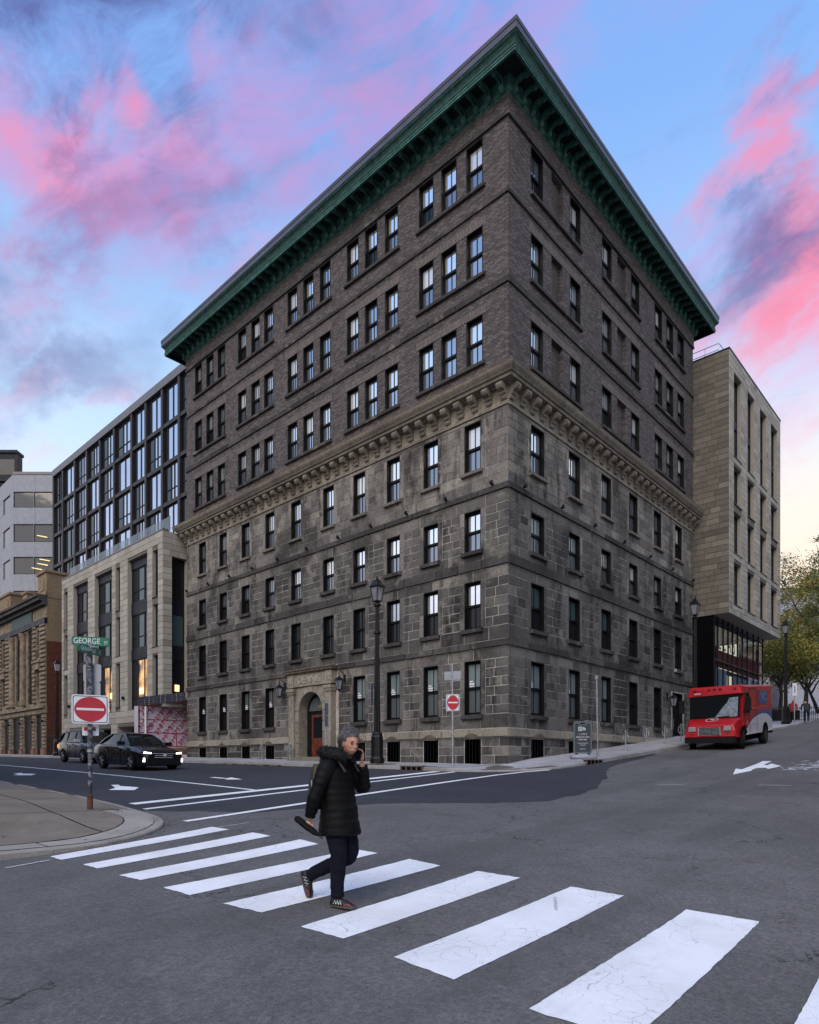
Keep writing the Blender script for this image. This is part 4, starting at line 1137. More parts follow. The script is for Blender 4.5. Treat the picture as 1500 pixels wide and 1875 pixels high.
def tt(mu, sd): return lambda: min(1, max(0, rg2.gauss(mu, sd)))
nrow = 46
for i in range(nrow):
    a, b = ZB + (ZT - ZB) * i / nrow, ZB + (ZT - ZB) * (i + 1) / nrow
    M2.course(F2, E0 - .03, E1x, a, b, w2, .45, .95, tt(.55, .2), rg2, .0, .03, .012, .005, .5 if i % 2 else 0)
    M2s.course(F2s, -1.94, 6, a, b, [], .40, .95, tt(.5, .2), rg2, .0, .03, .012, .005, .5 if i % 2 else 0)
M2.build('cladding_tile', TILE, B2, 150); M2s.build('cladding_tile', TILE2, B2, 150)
MB().fbox(F2, E0 - .06, E1x + .05, -9, .05, ZT, ZT + .09).obj('coping', SLATE, B2)
for a, b, z0, z1 in w2:
    m = MB(); w = b - a
    m.fbox(F2, a, b, -.27, -.21, z0, z0 + .07); m.fbox(F2, a, b, -.27, -.21, z1 - .07, z1); m.fbox(F2, a, a + .07, -.27, -.21, z0 + .07, z1 - .07); m.fbox(F2, b - .07, b, -.27, -.21, z0 + .07, z1 - .07)
    m.fbox(F2, a + w * .42, a + w * .42 + .05, -.27, -.21, z0 + .07, z1 - .07); m.fbox(F2, a + .07, a + w * .42, -.27, -.22, z0 + .62, z0 + .67)
    m.fbox(F2, a - .03, b + .03, -.25, .06, z0 - .05, z0)
    if z1 - z0 > 4: m.fbox(F2, a + .07, b - .07, -.25, -.19, z0 + 1.9, z0 + 2.35)
    o = m.obj('window', SLATE, B2)
    MB().fbox(F2, a + .07, b - .07, -.262, -.252, z0 + .07, z1 - .07).obj('pane', GL_DK, o)
# black recess and glazed shopfront under the overhang
lg = -1.14; FG = Face((0, lg, 0), (1, 0, 0), (0, -1, 0))
MB().fbox(F2s, -1.12, 3, -.3, -.02, .8, ZB - .01).obj('black_flank_wall', VOID, B2)
MB().fbox(FG, 18.63, 28.3, -6.0, -.9, .9, 2.2).obj('shop_plinth', SLATE, B2)
mu = [18.66, 19.33, 20.28, 21.16, 21.97, 22.91, 23.88, 24.89, 26.17, 27.27, 28.27]
fr = MB()
for u in mu: fr.fbox(FG, u - .018, u + .018, -.07, .015, 1.2, ZB - .01)
for z in (5.85, ZB - .35): fr.fbox(FG, mu[0], mu[-1], -.09, .02, z, z + .07)
sf = fr.obj('shopfront_frame', SLATE, B2)
def clearish(name, c, alpha):
    m, g, b = new_mat(name)
    b.inputs['Base Color'].default_value = (*c, 1); b.inputs['Roughness'].default_value = .03; b.inputs['Specular IOR Level'].default_value = 1.
    tr = g.n('ShaderNodeBsdfTransparent', ins={0: (.82, .88, .9, 1)}); mx = g.n('ShaderNodeMixShader', ins={0: alpha})
    out = [n for n in g.t.nodes if n.type == 'OUTPUT_MATERIAL'][0]
    g.put(mx.inputs[1], tr.outputs[0]); g.put(mx.inputs[2], b.outputs[0]); g.put(out.inputs[0], mx.outputs[0]); return m
SHOPG = clearish('shop_glass', (.02, .025, .03), .22)
for a, b in zip(mu[:-1], mu[1:]): MB().fbox(FG, a + .026, b - .026, -.05, -.03, 1.2, ZB - .36).obj('shop_pane', SHOPG, sf)
RBAN = simple('red_banner', (.42, .04, .035), .6, var=.35, scale=3)
m = MB(); m.fbox(FG, 19.4, 28.2, -.14, -.11, 5.55, 6.55); m.fbox(FG, 23.6, 28.2, -.14, -.11, 6.55, 7.4, 1); bn = m.obj('red_banner', [RBAN, simple('dull_red_banner', (.22, .04, .035), .7, var=.4, scale=2)], B2)
PALEL = simple('pale_letter', (.55, .57, .50), .6)
for i, ch in enumerate('LEASING'):
    letters(ch, 19.85 + i * .86, -.085, 7.05, 1.5, PALEL, bn, FG, sx=.62, ext=.01)
PAPER = simple('pale_window_film', (.48, .58, .70), .5, var=.18, scale=.9)
m = MB(); m.fbox(FG, 19.36, 21.2, -.14, -.11, 1.4, 5.5); m.fbox(FG, 22.2, 25.0, -.14, -.11, 3.9, 5.3); m.fbox(FG, 26.0, 28.2, -.14, -.11, 1.4, 5.4); m.obj('window_film', PAPER, sf)
m = MB(); m.fbox(FG, 22.1, 22.9, -.10, -.09, 3.8, 4.8); m.fbox(FG, 25.2, 25.6, -.10, -.09, 3.9, 5.0); m.obj('poster', WHITE, sf)
m = MB(); m.fbox(FG, 23.5, 24.4, -.10, -.09, 4.1, 4.5); m.obj('poster', RED, sf)
MB().fbox(FG, 21.0, 25.5, -.24, -.12, 5.28, 5.5).obj('shop_beam', SLATE, sf)
MB().fbox(FG, 18.7, 28.3, -3, -2.9, 1, 8.2).obj('shop_back_wall', simple('dim_shop_wall', (.06, .06, .06), .9), B2)
# roof railing and plant room
m = MB()
for u in np.linspace(-1.3, 4, 8): m.tube([F2s(u, -.35, ZT), F2s(u, -.35, ZT + .75)], .02, 5)
for z in (.4, .75): m.tube([F2s(-1.3, -.35, ZT + z), F2s(4, -.35, ZT + z)], .02, 5)
m.tube([F2s(-1.3, -.35, ZT + .75), F2s(-1.3, -4, ZT + .75)], .02, 5)
m.obj('roof_railing', GALV, B2)
MB().box(20.6, 27, 1.6, 9, ZT + .1, ZT + 2.3).obj('plant_room', GREYST, B2)

# ------------------------------------------------------------------ podium + dark upper block (left)
B3 = thing('glass_apartment_building', 'modern block with dark window grid above a beige stone podium', 'building', (-1.2, 32, 0))
PR = -1.18; F3 = Face((PR, 0, 0), (0, 1, 0), (-1, 0, 0)); P0, P1 = 24.0, 40.2; PZ = 14.05
big = [(26.0, 28.76), (31.15, 34.0), (35.2, 37.9)]; nar = [(24.6, 25.32), (29.9, 30.58), (39.05, 39.82)]
rowb = (3.5, 13.15); rown = [(10.2, 13.05), (7.15, 9.75), (3.75, 6.65)]
w3 = [(a, b, *rowb) for a, b in big] + [(a, b, *r) for a, b in nar for r in rown]
shop = [(27.4, 30.3, -.5, 2.45), (31.3, 35.0, -.5, 2.45), (35.6, 38.6, -.5, 2.45)]
mb = MB()
wall_sheet(mb, F3, P0, P1, 3.45, PZ, w3, 0, .40, 0, 1); wall_sheet(mb, F3, 26.35, P1, -1, 3.45, shop, 0, 1.2, 0, 1)
mb.add([(PR, P1, -1), (6, P1, -1), (6, P1, PZ), (PR, P1, PZ)], [(0, 1, 2, 3)])
mb.add([(PR, P0, PZ), (8, P0, PZ), (8, P1, PZ), (PR, P1, PZ)], [(0, 1, 2, 3)])
F3s = Face((0, P0, 0), (1, 0, 0), (0, -1, 0)); ws = [(-.62, .35, 4.05, 12.6)]
wall_sheet(mb, F3s, PR, 4, 3.45, PZ, ws, 0, .5, 0, 1)
mb.add([(PR, P0, 3.45), (PR, 26.35, 3.45), (4, 26.35, 3.45), (4, P0, 3.45)], [(0, 1, 2, 3)], 1)
mb.obj('podium_wall', [TILEB, TILE], B3)
M3 = Masonry(); rg2 = random.Random(33)
for i in range(29):
    a, b = 3.45 + (PZ - 3.45) * i / 29, 3.45 + (PZ - 3.45) * (i + 1) / 29
    M3.course(F3, P0 - .03, P1, a, b, w3, .5, 1.1, tt(.62, .17), rg2, 0, .03, .012, .005, .5 if i % 2 else 0)
    M3.course(F3s, PR, .6, a, b, ws, .5, .9, tt(.55, .2), rg2, 0, .03, .012, .005, .5 if i % 2 else 0)
for i in range(9):
    a, b = -.1 + 3.55 * i / 9, -.1 + 3.55 * (i + 1) / 9
    M3.course(F3, 26.35, P1, a, b, shop, .5, 1.1, tt(.55, .17), rg2, 0, .03, .012, .005)
M3.build('cladding_tile', TILE, B3, 300)
def grid_window(F, a, b, z0, z1, ms, rails, dep, mats, name='window', par=B3, fm=SLATE, lit_=None, fw=.06):
    m = MB(); d0, d1 = -dep - .08, -dep
    for u in [a, *ms, b]: m.fbox(F, u - fw if u == b else (u if u == a else u - fw / 2), u + fw if u == a else (u if u == b else u + fw / 2), d0, d1, z0, z1)
    for z in (z0, *rails, z1): m.fbox(F, a + fw, b - fw, d0 + .01, d1 - .01, z - fw / 2 if z not in (z0, z1) else (z if z == z0 else z - fw), z + fw / 2 if z not in (z0, z1) else (z + fw if z == z0 else z))
    o = m.obj(name, fm, par); us = [a, *ms, b]
    for i in range(len(us) - 1):
        MB().fbox(F, us[i] + .02, us[i + 1] - .02, d0 + .02, d0 + .03, z0 + .02, z1 - .02).obj('pane', mats[i % len(mats)], o)
    return o
for k, (a, b) in enumerate(big):
    w = b - a; ms = [a + w * .36, a + w * .68]
    for r, (z0, z1) in enumerate(((3.5, 6.7), (7.42, 9.62), (10.42, 12.6))):
        mats = [GL_DK, GL_TEAL, GL_DK] if r else [GL_WARM, GL_WARM, GL_DK]
        if k == 2: mats = [GL_DK, GL_DK, GL_DK]
        o = grid_window(F3, a, b, z0, z1, ms, [z0 + .75], .26, mats)
        if r == 0 and k < 2:
            l_ = MB(); l_.fbox(F3, a + w * (.12 if k else .40), a + w * (.32 if k else .58), -.25, -.24, z0 + .95, z0 + 1.35); l_.obj('lit_lamp', LAMPGLOW, o)
    MB().fbox(F3, a, b, -.38, -.22, 6.7, 7.42).obj('spandrel_panel', SLATE, B3); MB().fbox(F3, a, b, -.38, -.22, 9.62, 10.42).obj('spandrel_panel', SLATE, B3); MB().fbox(F3, a, b, -.38, -.22, 12.6, 13.15).obj('spandrel_panel', SLATE, B3)
for a, b in nar:
    for r, (z0, z1) in enumerate(rown):
        grid_window(F3, a, b, z0, z1 - .35, [], [], .20, [GL_TEAL if r == 1 else GL_DK]); MB().fbox(F3, a, b, -.36, -.2, z1 - .35, z1).obj('spandrel_panel', SLATE, B3)
        MB().fbox(F3, a - .02, b + .02, -.3, .05, z0 - .05, z0).obj('sill', SLATE, B3)
for z0, z1, mt in ((4.05, 6.4, GL_DK), (7.2, 9.2, GL_TEAL), (10.0, 12.6, GL_DK)):
    o = grid_window(F3s, -.62, .35, z0, z1, [], [], .3, [mt])
    if z0 < 5: l_ = MB(); l_.fbox(F3s, -.28, .0, -.28, -.26, 4.45, 4.85); l_.obj('lit_lamp', LAMPGLOW, o)
for z0, z1 in ((6.4, 7.2), (9.2, 10.0)): MB().fbox(F3s, -.62, .35, -.5, -.3, z0, z1).obj('spandrel_panel', SLATE, B3)
for a, b, z0, z1 in shop: grid_window(F3, a, b, .0, z1, [a + (b - a) * .33, a + (b - a) * .66], [1.9], 1.0, [GL_MATTE, GL_TEAL, GL_MATTE], 'shop_window')
for u in (29.2, 34.7, 38.5): m = MB(); m.fbox(F3, u, u + .12, .031, .2, 4.2, 4.4); m.obj('floodlight', BLACK, B3)
MB().fbox(F3, P0 - .05, P1, -.3, .06, PZ, PZ + .10).obj('coping', GREYST, B3)
RAILG = clearish('railing_glass', (.25, .28, .33), .35)
m = MB()
for i, u in enumerate(np.linspace(P0 + .1, P1 - .2, 12)): m.fbox(F3, u - .02, u + .02, -.5, -.46, PZ + .1, PZ + 1.0)
rl = m.obj('terrace_railing', GREYST, B3)
us = np.linspace(P0 + .1, P1 - .2, 12)
for a, b in zip(us[:-1], us[1:]): MB().fbox(F3, a + .03, b - .03, -.49, -.475, PZ + .15, PZ + .98).obj('railing_pane', RAILG, rl)
# dark upper block
UR = 1.0; FU = Face((UR, 0, 0), (0, 1, 0), (-1, 0, 0)); UZ = 25.75
cols = [23.7, 26.25, 28.55, 30.95, 33.17, 36.12, 38.70, 41.26, 43.75, 46.42, 48.6]
rows = [11.6, 14.4, 17.3, 20.0, 22.6, 25.2]
m = MB(); m.fbox(FU, 23.4, 48.6, -10, -.32, PZ - 4, UZ - .05); m.obj('upper_wall', VOID, B3)
for u in cols: MB().fbox(FU, u - .14, u + .14, -.32, .0, 11.4, 25.2).obj('mullion_pier', DARKSTEEL, B3)
for z in rows[1:-1]:
    for a, b in zip(cols[:-1], cols[1:]): MB().fbox(FU, a + .141, b - .141, -.32, -.03, z - .13, z + .13).obj('floor_beam', DARKSTEEL, B3)
for i in range(13): MB().fbox(FU, 23.3 + i * 1.95, 23.3 + (i + 1) * 1.95 - .015, -.6, .06, 25.2, UZ + .012 * i / 12).obj('parapet_panel', GREYST, B3)
ru = random.Random(9)
for ci, (a, b) in enumerate(zip(cols[:-1], cols[1:])):
    for ri, (z0, z1) in enumerate(zip(rows[:-1], rows[1:])):
        a_, b_, lo, hi = a + .16, b - .16, z0 + .15, z1 - .15
        w = b_ - a_; s = ru.random() < .5
        ms = [a_ + w * .34, a_ + w * .55] if s else [a_ + w * .42, a_ + w * .78]
        dk = ri == 0 or ci > 7 and ri < 3
        mats = [GL_BLUE if not dk else GL_DK, GL_BLUE if not dk else GL_TEAL, GL_DK]
        if ci == 9: mats = [GL_DK]
        grid_window(FU, a_, b_, lo, hi, ms, [lo + (hi - lo) * .32] if s else [], .13, mats, fw=.05)
# dark upper block roof end return
# ------------------------------------------------------------------ ochre heritage building
B4 = thing('ochre_stone_building', 'ornate ochre stone heritage building with arched windows and red brick side at far left', 'building', (-1.2, 44, 0))
OR = -1.2; F4 = Face((OR, 0, 0), (0, 1, 0), (-1, 0, 0)); F4s = Face((0, 43.54, 0), (1, 0, 0), (0, -1, 0))
ops4 = [(44.9, 45.7, 5.2, 7.6), (44.9, 45.7, 8.7, 11.0), (46.75, 47.95, 5.0, 11.2), (49.45, 50.95, 5.0, 11.2), (53.8, 54.8, 5.2, 7.6), (53.8, 54.8, 8.7, 11.0),
        (44.6, 46.0, -.5, 4.0), (46.8, 49.0, -.5, 4.0), (49.8, 52.0, -.5, 4.0), (52.8, 54.4, -.5, 4.0)]
mb = MB(); wall_sheet(mb, F4, 43.54, 60, -1, 13.6, ops4, 0, .3)
mb.obj('wall', OCHRE, B4)
mb = MB(); mb.add([F4s(-1.2, 0, 9.9), F4s(6, 0, 9.9), F4s(6, 0, 15.1), F4s(-1.2, 0, 15.1)], [(0, 1, 2, 3)]); mb.add([F4s(-1.2, 0, -1), F4s(6, 0, -1), F4s(6, 0, 9.9), F4s(-1.2, 0, 9.9)], [(0, 1, 2, 3)], 1)
mb.obj('side_wall', [OCHREB, REDB], B4)
for a, b, z0, z1 in ops4:
    o = MB().fbox(F4, a, b, -.3, -.12, z0, z1).obj('window', FRAMEM, B4)
    if z0 > 3: MB().fbox(F4, a + .08, b - .08, -.12, -.11, z0 + .1, z1 - .1).obj('pane', GL_MATTE if b - a > .9 else simple('boarded_pane', (.14, .12, .085), .6) if 'boarded_pane' not in MATS else MATS['boarded_pane'], o)
    else: MB().fbox(F4, a + .12, b - .12, -.12, -.11, .4, z1 - .3).obj('pane', GL_MATTE, o)
# rusticated piers: individual stones
M4 = Masonry(); rg2 = random.Random(4)
for i in range(18):
    a, b = 4.95 + 6.5 * i / 18, 4.95 + 6.5 * (i + 1) / 18
    for x0, x1 in ((43.54, 44.85), (45.75, 46.55), (52.4, 53.75), (54.85, 56.0)):
        M4.b.append((F4, x0, x1, a + .03, b - .03, -.05, .14, .04, rg2.uniform(.4, .7)))
for i in range(12):
    a, b = .3 + 3.7 * i / 12, .3 + 3.7 * (i + 1) / 12
    for x0, x1 in ((43.54, 44.4), (46.1, 46.7), (49.1, 49.7), (52.1, 52.7), (54.5, 55.2)):
        if i > 2: M4.b.append((F4, x0, x1, a + .02, b - .02, -.05, .10, .03, .5))
M4.build('rusticated_stone', OCHRE, B4, 160)
m = MB()
for x0, x1 in ((43.5, 44.45), (46.05, 46.75), (49.05, 49.75), (52.05, 52.75), (54.45, 55.25)): m.fbox(F4, x0, x1, -.05, .16, -.3, 1.22)
m.obj('granite_pier_base', REDTRIM, B4)
for c in (48.7, 51.6):
    m = MB(); m.lathe([(.38, 4.95), (.38, 5.3), (.28, 5.4), (.25, 10.4), (.30, 10.6), (.40, 11.1)], 12, tuple(F4(c, .12, 0))); m.obj('column', OCHRE, B4, smooth=False)
for z0, z1, d, nm, mt in ((4.1, 4.5, .12, 'belt_course', OCHRE), (4.5, 4.75, .28, 'belt_course', OCHRE), (11.3, 11.75, .16, 'dark_architrave', SLATE), (12.75, 13.05, .30, 'cornice', BANDM), (13.05, 13.35, .62, 'cornice', BANDM), (13.35, 13.55, .75, 'cornice', BANDM)):
    MB().fbox(F4, 43.5, 60, -.05, d, z0, z1).obj(nm, mt, B4)
MB().fbox(F4, 46.7, 51.9, .0, .1, 11.76, 12.7).obj('green_fascia_sign', simple('faded_green_sign', (.028, .055, .055), .6, var=.3), B4)
for x0, x1, z1 in ((43.50, 45.5, 15.6), (52.6, 56, 15.4)):
    m = MB(); m.fbox(F4, x0, x1, -2.2, .0, 13.4, z1 - .2); m.fbox(F4, x0 + .5, x1 - .5, .0, .06, 14.0, z1 - .6); m.fbox(F4, x0 - .12, x1 + .12, -2.3, .12, z1 - .2, z1); m.fbox(F4, x0 - .06, x1 + .06, .0, .10, 13.56, 13.9); m.obj('parapet_block', OCHREB, B4)
m = MB(); m.fbox(F4, 48.2, 49.3, -.8, .0, 13.56, 14.5); m.fbox(F4, 48.1, 49.4, -.9, .1, 14.5, 14.7); m.obj('parapet_block', OCHREB, B4)
MB().fbox(F4, 45.5, 60, -8, -.3, 13.5, 13.7).obj('roof', GREYST, B4)
for a, b in ((44.7, 45.9), (53.6, 55.0)):
    m = MB(); m.fbox(F4, a - .25, b + .25, .0, .3, 8.25, 8.45); m.fbox(F4, a, b, .0, .22, 7.7, 8.25); m.obj('window_hood', OCHRE, B4)
for u in (43.9, 46.3, 49.4, 52.4): m = MB(); m.fbox(F4, u, u + .14, .11, .3, 3.4, 3.55); m.obj('floodlight', BLACK, B4)
# ------------------------------------------------------------------ grey panel office behind it
c5 = Vector((-20.04, -13.68, 0)) + FWD * 63 + RGT * (-36.0)
B5 = thing('grey_office_building', 'pale grey precast office building with ribbon windows at the left edge', 'building', tuple(c5), rad(42.84 - 90))
# local: x to the right along the street-corner face, y away
f5 = Face((0, 0, 0), (1, 0, 0), (0, -1, 0)); s5 = Face((-2.05, 0, 0), (-.72, .69, 0), (-.69, -.72, 0))
zr = [(26.1, 24.6), (23.0, 21.3), (19.85, 18.2), (16.6, 14.8), (13.4, 11.8), (10, 8)]
def office_wall(F, u0, u1, wins_):
    for k in range(len(zr) + 1):
        top = 27.75 if k == 0 else zr[k - 1][1]; bot = zr[k][0] if k < len(zr) else 2
        n = 2
        for i in range(n): MB().fbox(F, u0 + (u1 - u0) * i / n, u0 + (u1 - u0) * (i + 1) / n - .02, -.3, 0, bot, top - .02).obj('precast_panel', CONC, B5, world=False)
    for zt, zb in zr:
        for (a, b) in wins_:
            o = MB().fbox(F, a, b, -.22, -.10, zb, zt - .02).obj('window', FRAMEM, B5, world=False)
            MB().fbox(F, a + .06, b - .06, -.10, -.09, zb + .06, zt - .08).obj('pane', GL_OFF, o, world=False)
        es = [u0] + [x for w in wins_ for x in w] + [u1]
        for a, b in zip(es[::2], es[1::2]):
            if b - a > .03: MB().fbox(F, a, b, -.3, 0, zb, zt - .02).obj('precast_panel', CONC, B5, world=False)
office_wall(f5, -2.05, 2.25, [(-1.98, -.06), (-.02, 1.95)]); office_wall(s5, .02, 8, [(.9, 3.2), (4.2, 7)])
MB().box(-2.0, 2.6, -.05, 9, 27.75, 28.0).obj('roof', GREYST, B5, world=False)
for zt, zb, xs in ((23.0, 21.3, (.3,)), (19.85, 18.2, (-.2, .35, .55)), (16.6, 14.8, (-.6, .4))):
    for i, x in enumerate(xs):
        m = MB(); z = zb + .35 + .42 * i; m.add([(x, -.085, z + .2), (x + 1.0, -.085, z), (x + 1.0, -.085, z + .09), (x, -.085, z + .27)], [(0, 1, 2, 3)]); m.obj('lit_ceiling_tube', TUBE, B5, world=False)
c6 = CAM + FWD * 85 + RGT * (-53.5)
B6 = thing('dark_tower_top', 'dark penthouse storey rising behind the grey office at the left edge', 'building', (c6.x, c6.y, 0), rad(42.84 - 90))
m = MB(); m.box(-6, 2.7, 0, 1.2, 36.6, 40.2); m.box(-6, 2.6, .3, 1.2, 4, 36.6)
m.obj('wall', SLATE, B6, world=False); MB().box(-1.8, 2.4, -.03, .02, 37.4, 39.4).obj('window', GL_DK, B6, world=False)
MB().box(-6.1, 2.8, -.2, 1.4, 40.2, 40.55).obj('roof', SLATE, B6, world=False)

# ------------------------------------------------------------------ hoarding in the gap, wrapped in printed membrane
H = thing('wrapped_hoarding', 'construction hoarding wrapped in white membrane printed with red letters beside the building', 'hoarding', (-.6, 25, .25))
WRAP = simple('white_membrane', (.50, .44, .50), .55, var=.12, scale=3)
REDP = simple('red_print', (.36, .02, .05), .6, var=.2, scale=4)
HL = 24.66
FH = Face((0, HL, 0), (1, 0, 0), (0, -1, 0)); FH2 = Face((-2.40, 0, 0), (0, 1, 0), (-1, 0, 0))
hw = MB(); hw.fbox(FH, -2.38, 3.5, -.1, 0, 1.0, 3.44); hw.fbox(FH2, HL, HL + .5, -.1, 0, .2, 3.44); hwo = hw.obj('wrapped_wall', WRAP, H)
MB().fbox(FH, -2.38, 3.5, -.1, 0, .1, .995).obj('plywood_panel', simple('plywood', (.22, .14, .08), .8, var=.3, scale=5), H)
m = MB()
for z in (1.05, 1.85, 2.65): m.fbox(FH, -2.38, 3.5, .001, .012, z, z + .05)
m.fbox(FH, .0, .05, .001, .012, 1.05, 1.85); m.fbox(FH, 1.2, 1.25, .001, .012, 1.85, 2.65)
m.obj('red_tape', REDP, hwo)
rh = random.Random(2); tm = text_mesh('3M', .42, .004, REDP, sx=1.2)
for row, z in enumerate((1.42, 2.05, 2.42, 2.95, 3.25)):
    for k in range(7):
        u = -2.1 + k * .62 + (.3 if row % 2 else 0) + rh.uniform(-.08, .08)
        if u > 2.2: continue
        o = link('printed_letters', tm, hwo, True, FH(u, .016, z + rh.uniform(-.08, .08)), (0, 0, 0)); o.rotation_euler = (0, rad(-52), 0)
m = MB(); m.tube([(-2.0, HL - .12, .2), (-2.0, HL - .12, 3.44)], .06, 8); m.obj('post', WHITE, H)
# canopy with a dark dotted fascia
def dotted():
    m, g, b = new_mat('dotted_fascia'); p = pos(g)
    v = g.n('ShaderNodeTexVoronoi', ins={'Vector': p, 'Scale': 9., 'Randomness': .15}).outputs['Distance']
    g.put(b.inputs['Base Color'], g.mix(g.mr(v, .24, .14), (.010, .012, .026), (.42, .44, .5))); b.inputs['Roughness'].default_value = .6; return m
DOT = dotted()
a, b = Vector((-2.42, HL, 0)), Vector((-.10, 23.30, 0)); un = (b - a).normalized(); nn = Vector((un.y, -un.x, 0)); nn = nn if nn.x < 0 else -nn
m = MB(); vs = []
for p_, z0, z1 in ((a, 3.44, 3.92), (b, 3.84, 4.36)):
    for dd in (0, -.1):
        q_ = p_ + nn * dd; vs += [(q_.x, q_.y, z0), (q_.x, q_.y, z1)]
m.add(vs, [(0, 4, 5, 1), (2, 3, 7, 6), (0, 1, 3, 2), (4, 6, 7, 5), (1, 5, 7, 3), (0, 2, 6, 4)]); m.obj('canopy_fascia', DOT, H)
m = MB(); m.add([(-2.38, HL, 3.445), (-.15, 23.36, 3.85), (3.5, 23.36, 3.85), (3.5, HL, 3.445)], [(0, 1, 2, 3)]); m.obj('canopy_ceiling', simple('pink_sheeting', (.25, .10, .11), .7, var=.3), H)

# ------------------------------------------------------------------ neighbours across the streets (seen in the window reflections)
def neighbour(label, x0, x1, y0, y1, h, mat, zb, axis):
    t = thing('brick_block', label, 'building', ((x0 + x1) / 2, (y0 + y1) / 2, zb))
    MB().box(x0, x1, y0, y1, zb, h).obj('wall', mat, t); MB().box(x0 - .3, x1 + .3, y0 - .3, y1 + .3, h, h + .4).obj('roof', GREYST, t)
    F = Face((x1, 0, 0), (0, 1, 0), (1, 0, 0)) if axis == 'x' else Face((0, y1, 0), (1, 0, 0), (0, 1, 0))
    lo, hi = (y0, y1) if axis == 'x' else (x0, x1); z = zb + 1.4
    wm = {}
    while z < h - 2.5:
        u = lo + 1.5
        while u < hi - 1.5:
            m = MB(); m.fbox(F, u - .5, u + .5, -.02, .04, z, z + 1.8); o = m.obj('window', FRAMEM, t); u += 2.6
        z += 3.3
    return t
neighbour('brown brick block across the cross street from the stone building', -40, -19.5, 4, 60, 9.5, REDB, -1.5, 'x')
neighbour('pale brick block across the hill street behind the camera', -9, 28, -34, -17.6, 10.5, OCHREB, -2, 'y')
neighbour('taller red brick block further up the far side of the hill street', 29, 90, -36, -17.6, 15, REDB, 1, 'y')

# ------------------------------------------------------------------ street furniture
def street_lamp(label, x, y, zf, h=7.0, group='street lamps along the two streets', plate=False):
    z = zf(x, y); t = thing('street_lamp', label, 'street lamp', (x, y, z), 0, group)
    m = MB(); m.lathe([(.29, 0), (.29, .22), (.25, .29), (.245, 1.05), (.22, 1.10), (.22, 1.16), (.16, 1.24)], 8); m.obj('base', IRON, t, world=False)
    m = MB(); n = 12; rg = []
    for zz, r in ((1.2, .125), (2.2, .115), (3.6, .10), (5.0, .088), (h - 1.0, .075)):
        rg.append([(r * (1 if k % 2 else .86) * math.cos(math.pi * k / n), r * (1 if k % 2 else .86) * math.sin(math.pi * k / n), zz) for k in range(2 * n)])
    m.rings(rg); m.lathe([(.13, 5.0), (.13, 5.08)], 10); m.lathe([(.09, h - 1.02), (.15, h - .98), (.15, h - .92), (.08, h - .88), (.10, h - .80)], 10); m.obj('pole', IRON, t, world=False)
    zb, zt = h - .80, h - .28
    m = MB(); m.lathe([(.14, zb), (.235, zt)], 4); m.obj('lantern_glass', LAMPG, t, world=False)
    m = MB()
    for k in range(4):
        a = 2 * math.pi * (k + .5) / 4; m.tube([(.16 * math.cos(a), .16 * math.sin(a), zb - .02), (.265 * math.cos(a), .265 * math.sin(a), zt + .01)], .018, 5)
    m.lathe([(.16, zb - .03), (.18, zb), (.14, zb + .02)], 4); m.obj('lantern_frame', IRON, t, world=False)
    m = MB(); m.lathe([(.30, zt), (.31, zt + .03), (.16, zt + .20), (.13, zt + .21), (.13, zt + .26), (.05, zt + .30)], 4); m.obj('cap', IRON, t, world=False)
    m = MB(); m.lathe([(.03, zt + .29), (.05, zt + .33), (.02, zt + .37), (.035, zt + .40), (.0, zt + .46)], 8); m.obj('finial', IRON, t, world=False)
    if plate:
        m = MB(); T = Matrix.Rotation(rad(35), 4, 'Z'); m.box(-.42, -.02, .16, .175, 2.25, 3.05, T=T); m.obj('sign_plate', simple('blue_grey_plate', (.16, .19, .27), .5, .2), t, world=False)
    return t
street_lamp('tall black street lamp on a brick pad right of the arched entrance', -2.45, 4.32, zwalk, 7.05, plate=True)
street_lamp('black street lamp behind the red van at the uphill end of the stone building', 15.1, -1.35, zwalk, 7.2)
street_lamp('black street lamp at the kerb beyond the red van near the trees', 30.4, -2.0, zwalk, 7.0)
street_lamp('black street lamp in front of the red brick side wall at far left', -2.3, 38.0, zwalk, 7.0)
m = MB(); rp = random.Random(8)
pad = tag(MB().box(-2.98, -1.92, 3.82, 4.82, zwalk(-2.45, 4.3) - .2, zwalk(-2.45, 4.3) + .012).obj('brick_pad', JOINT), kind='structure')
for i in range(5):
    for j in range(10):
        x, y = -2.97 + .21 * i, 3.83 + .1 * j
        b = MB(); b.box(x, x + .2, y, y + .09, zwalk(x, y) - .05, zwalk(-2.45, 4.3) + .025 + .012 * rp.random(), 0, rp.random()); b.obj('paving_brick', PAVER, pad)

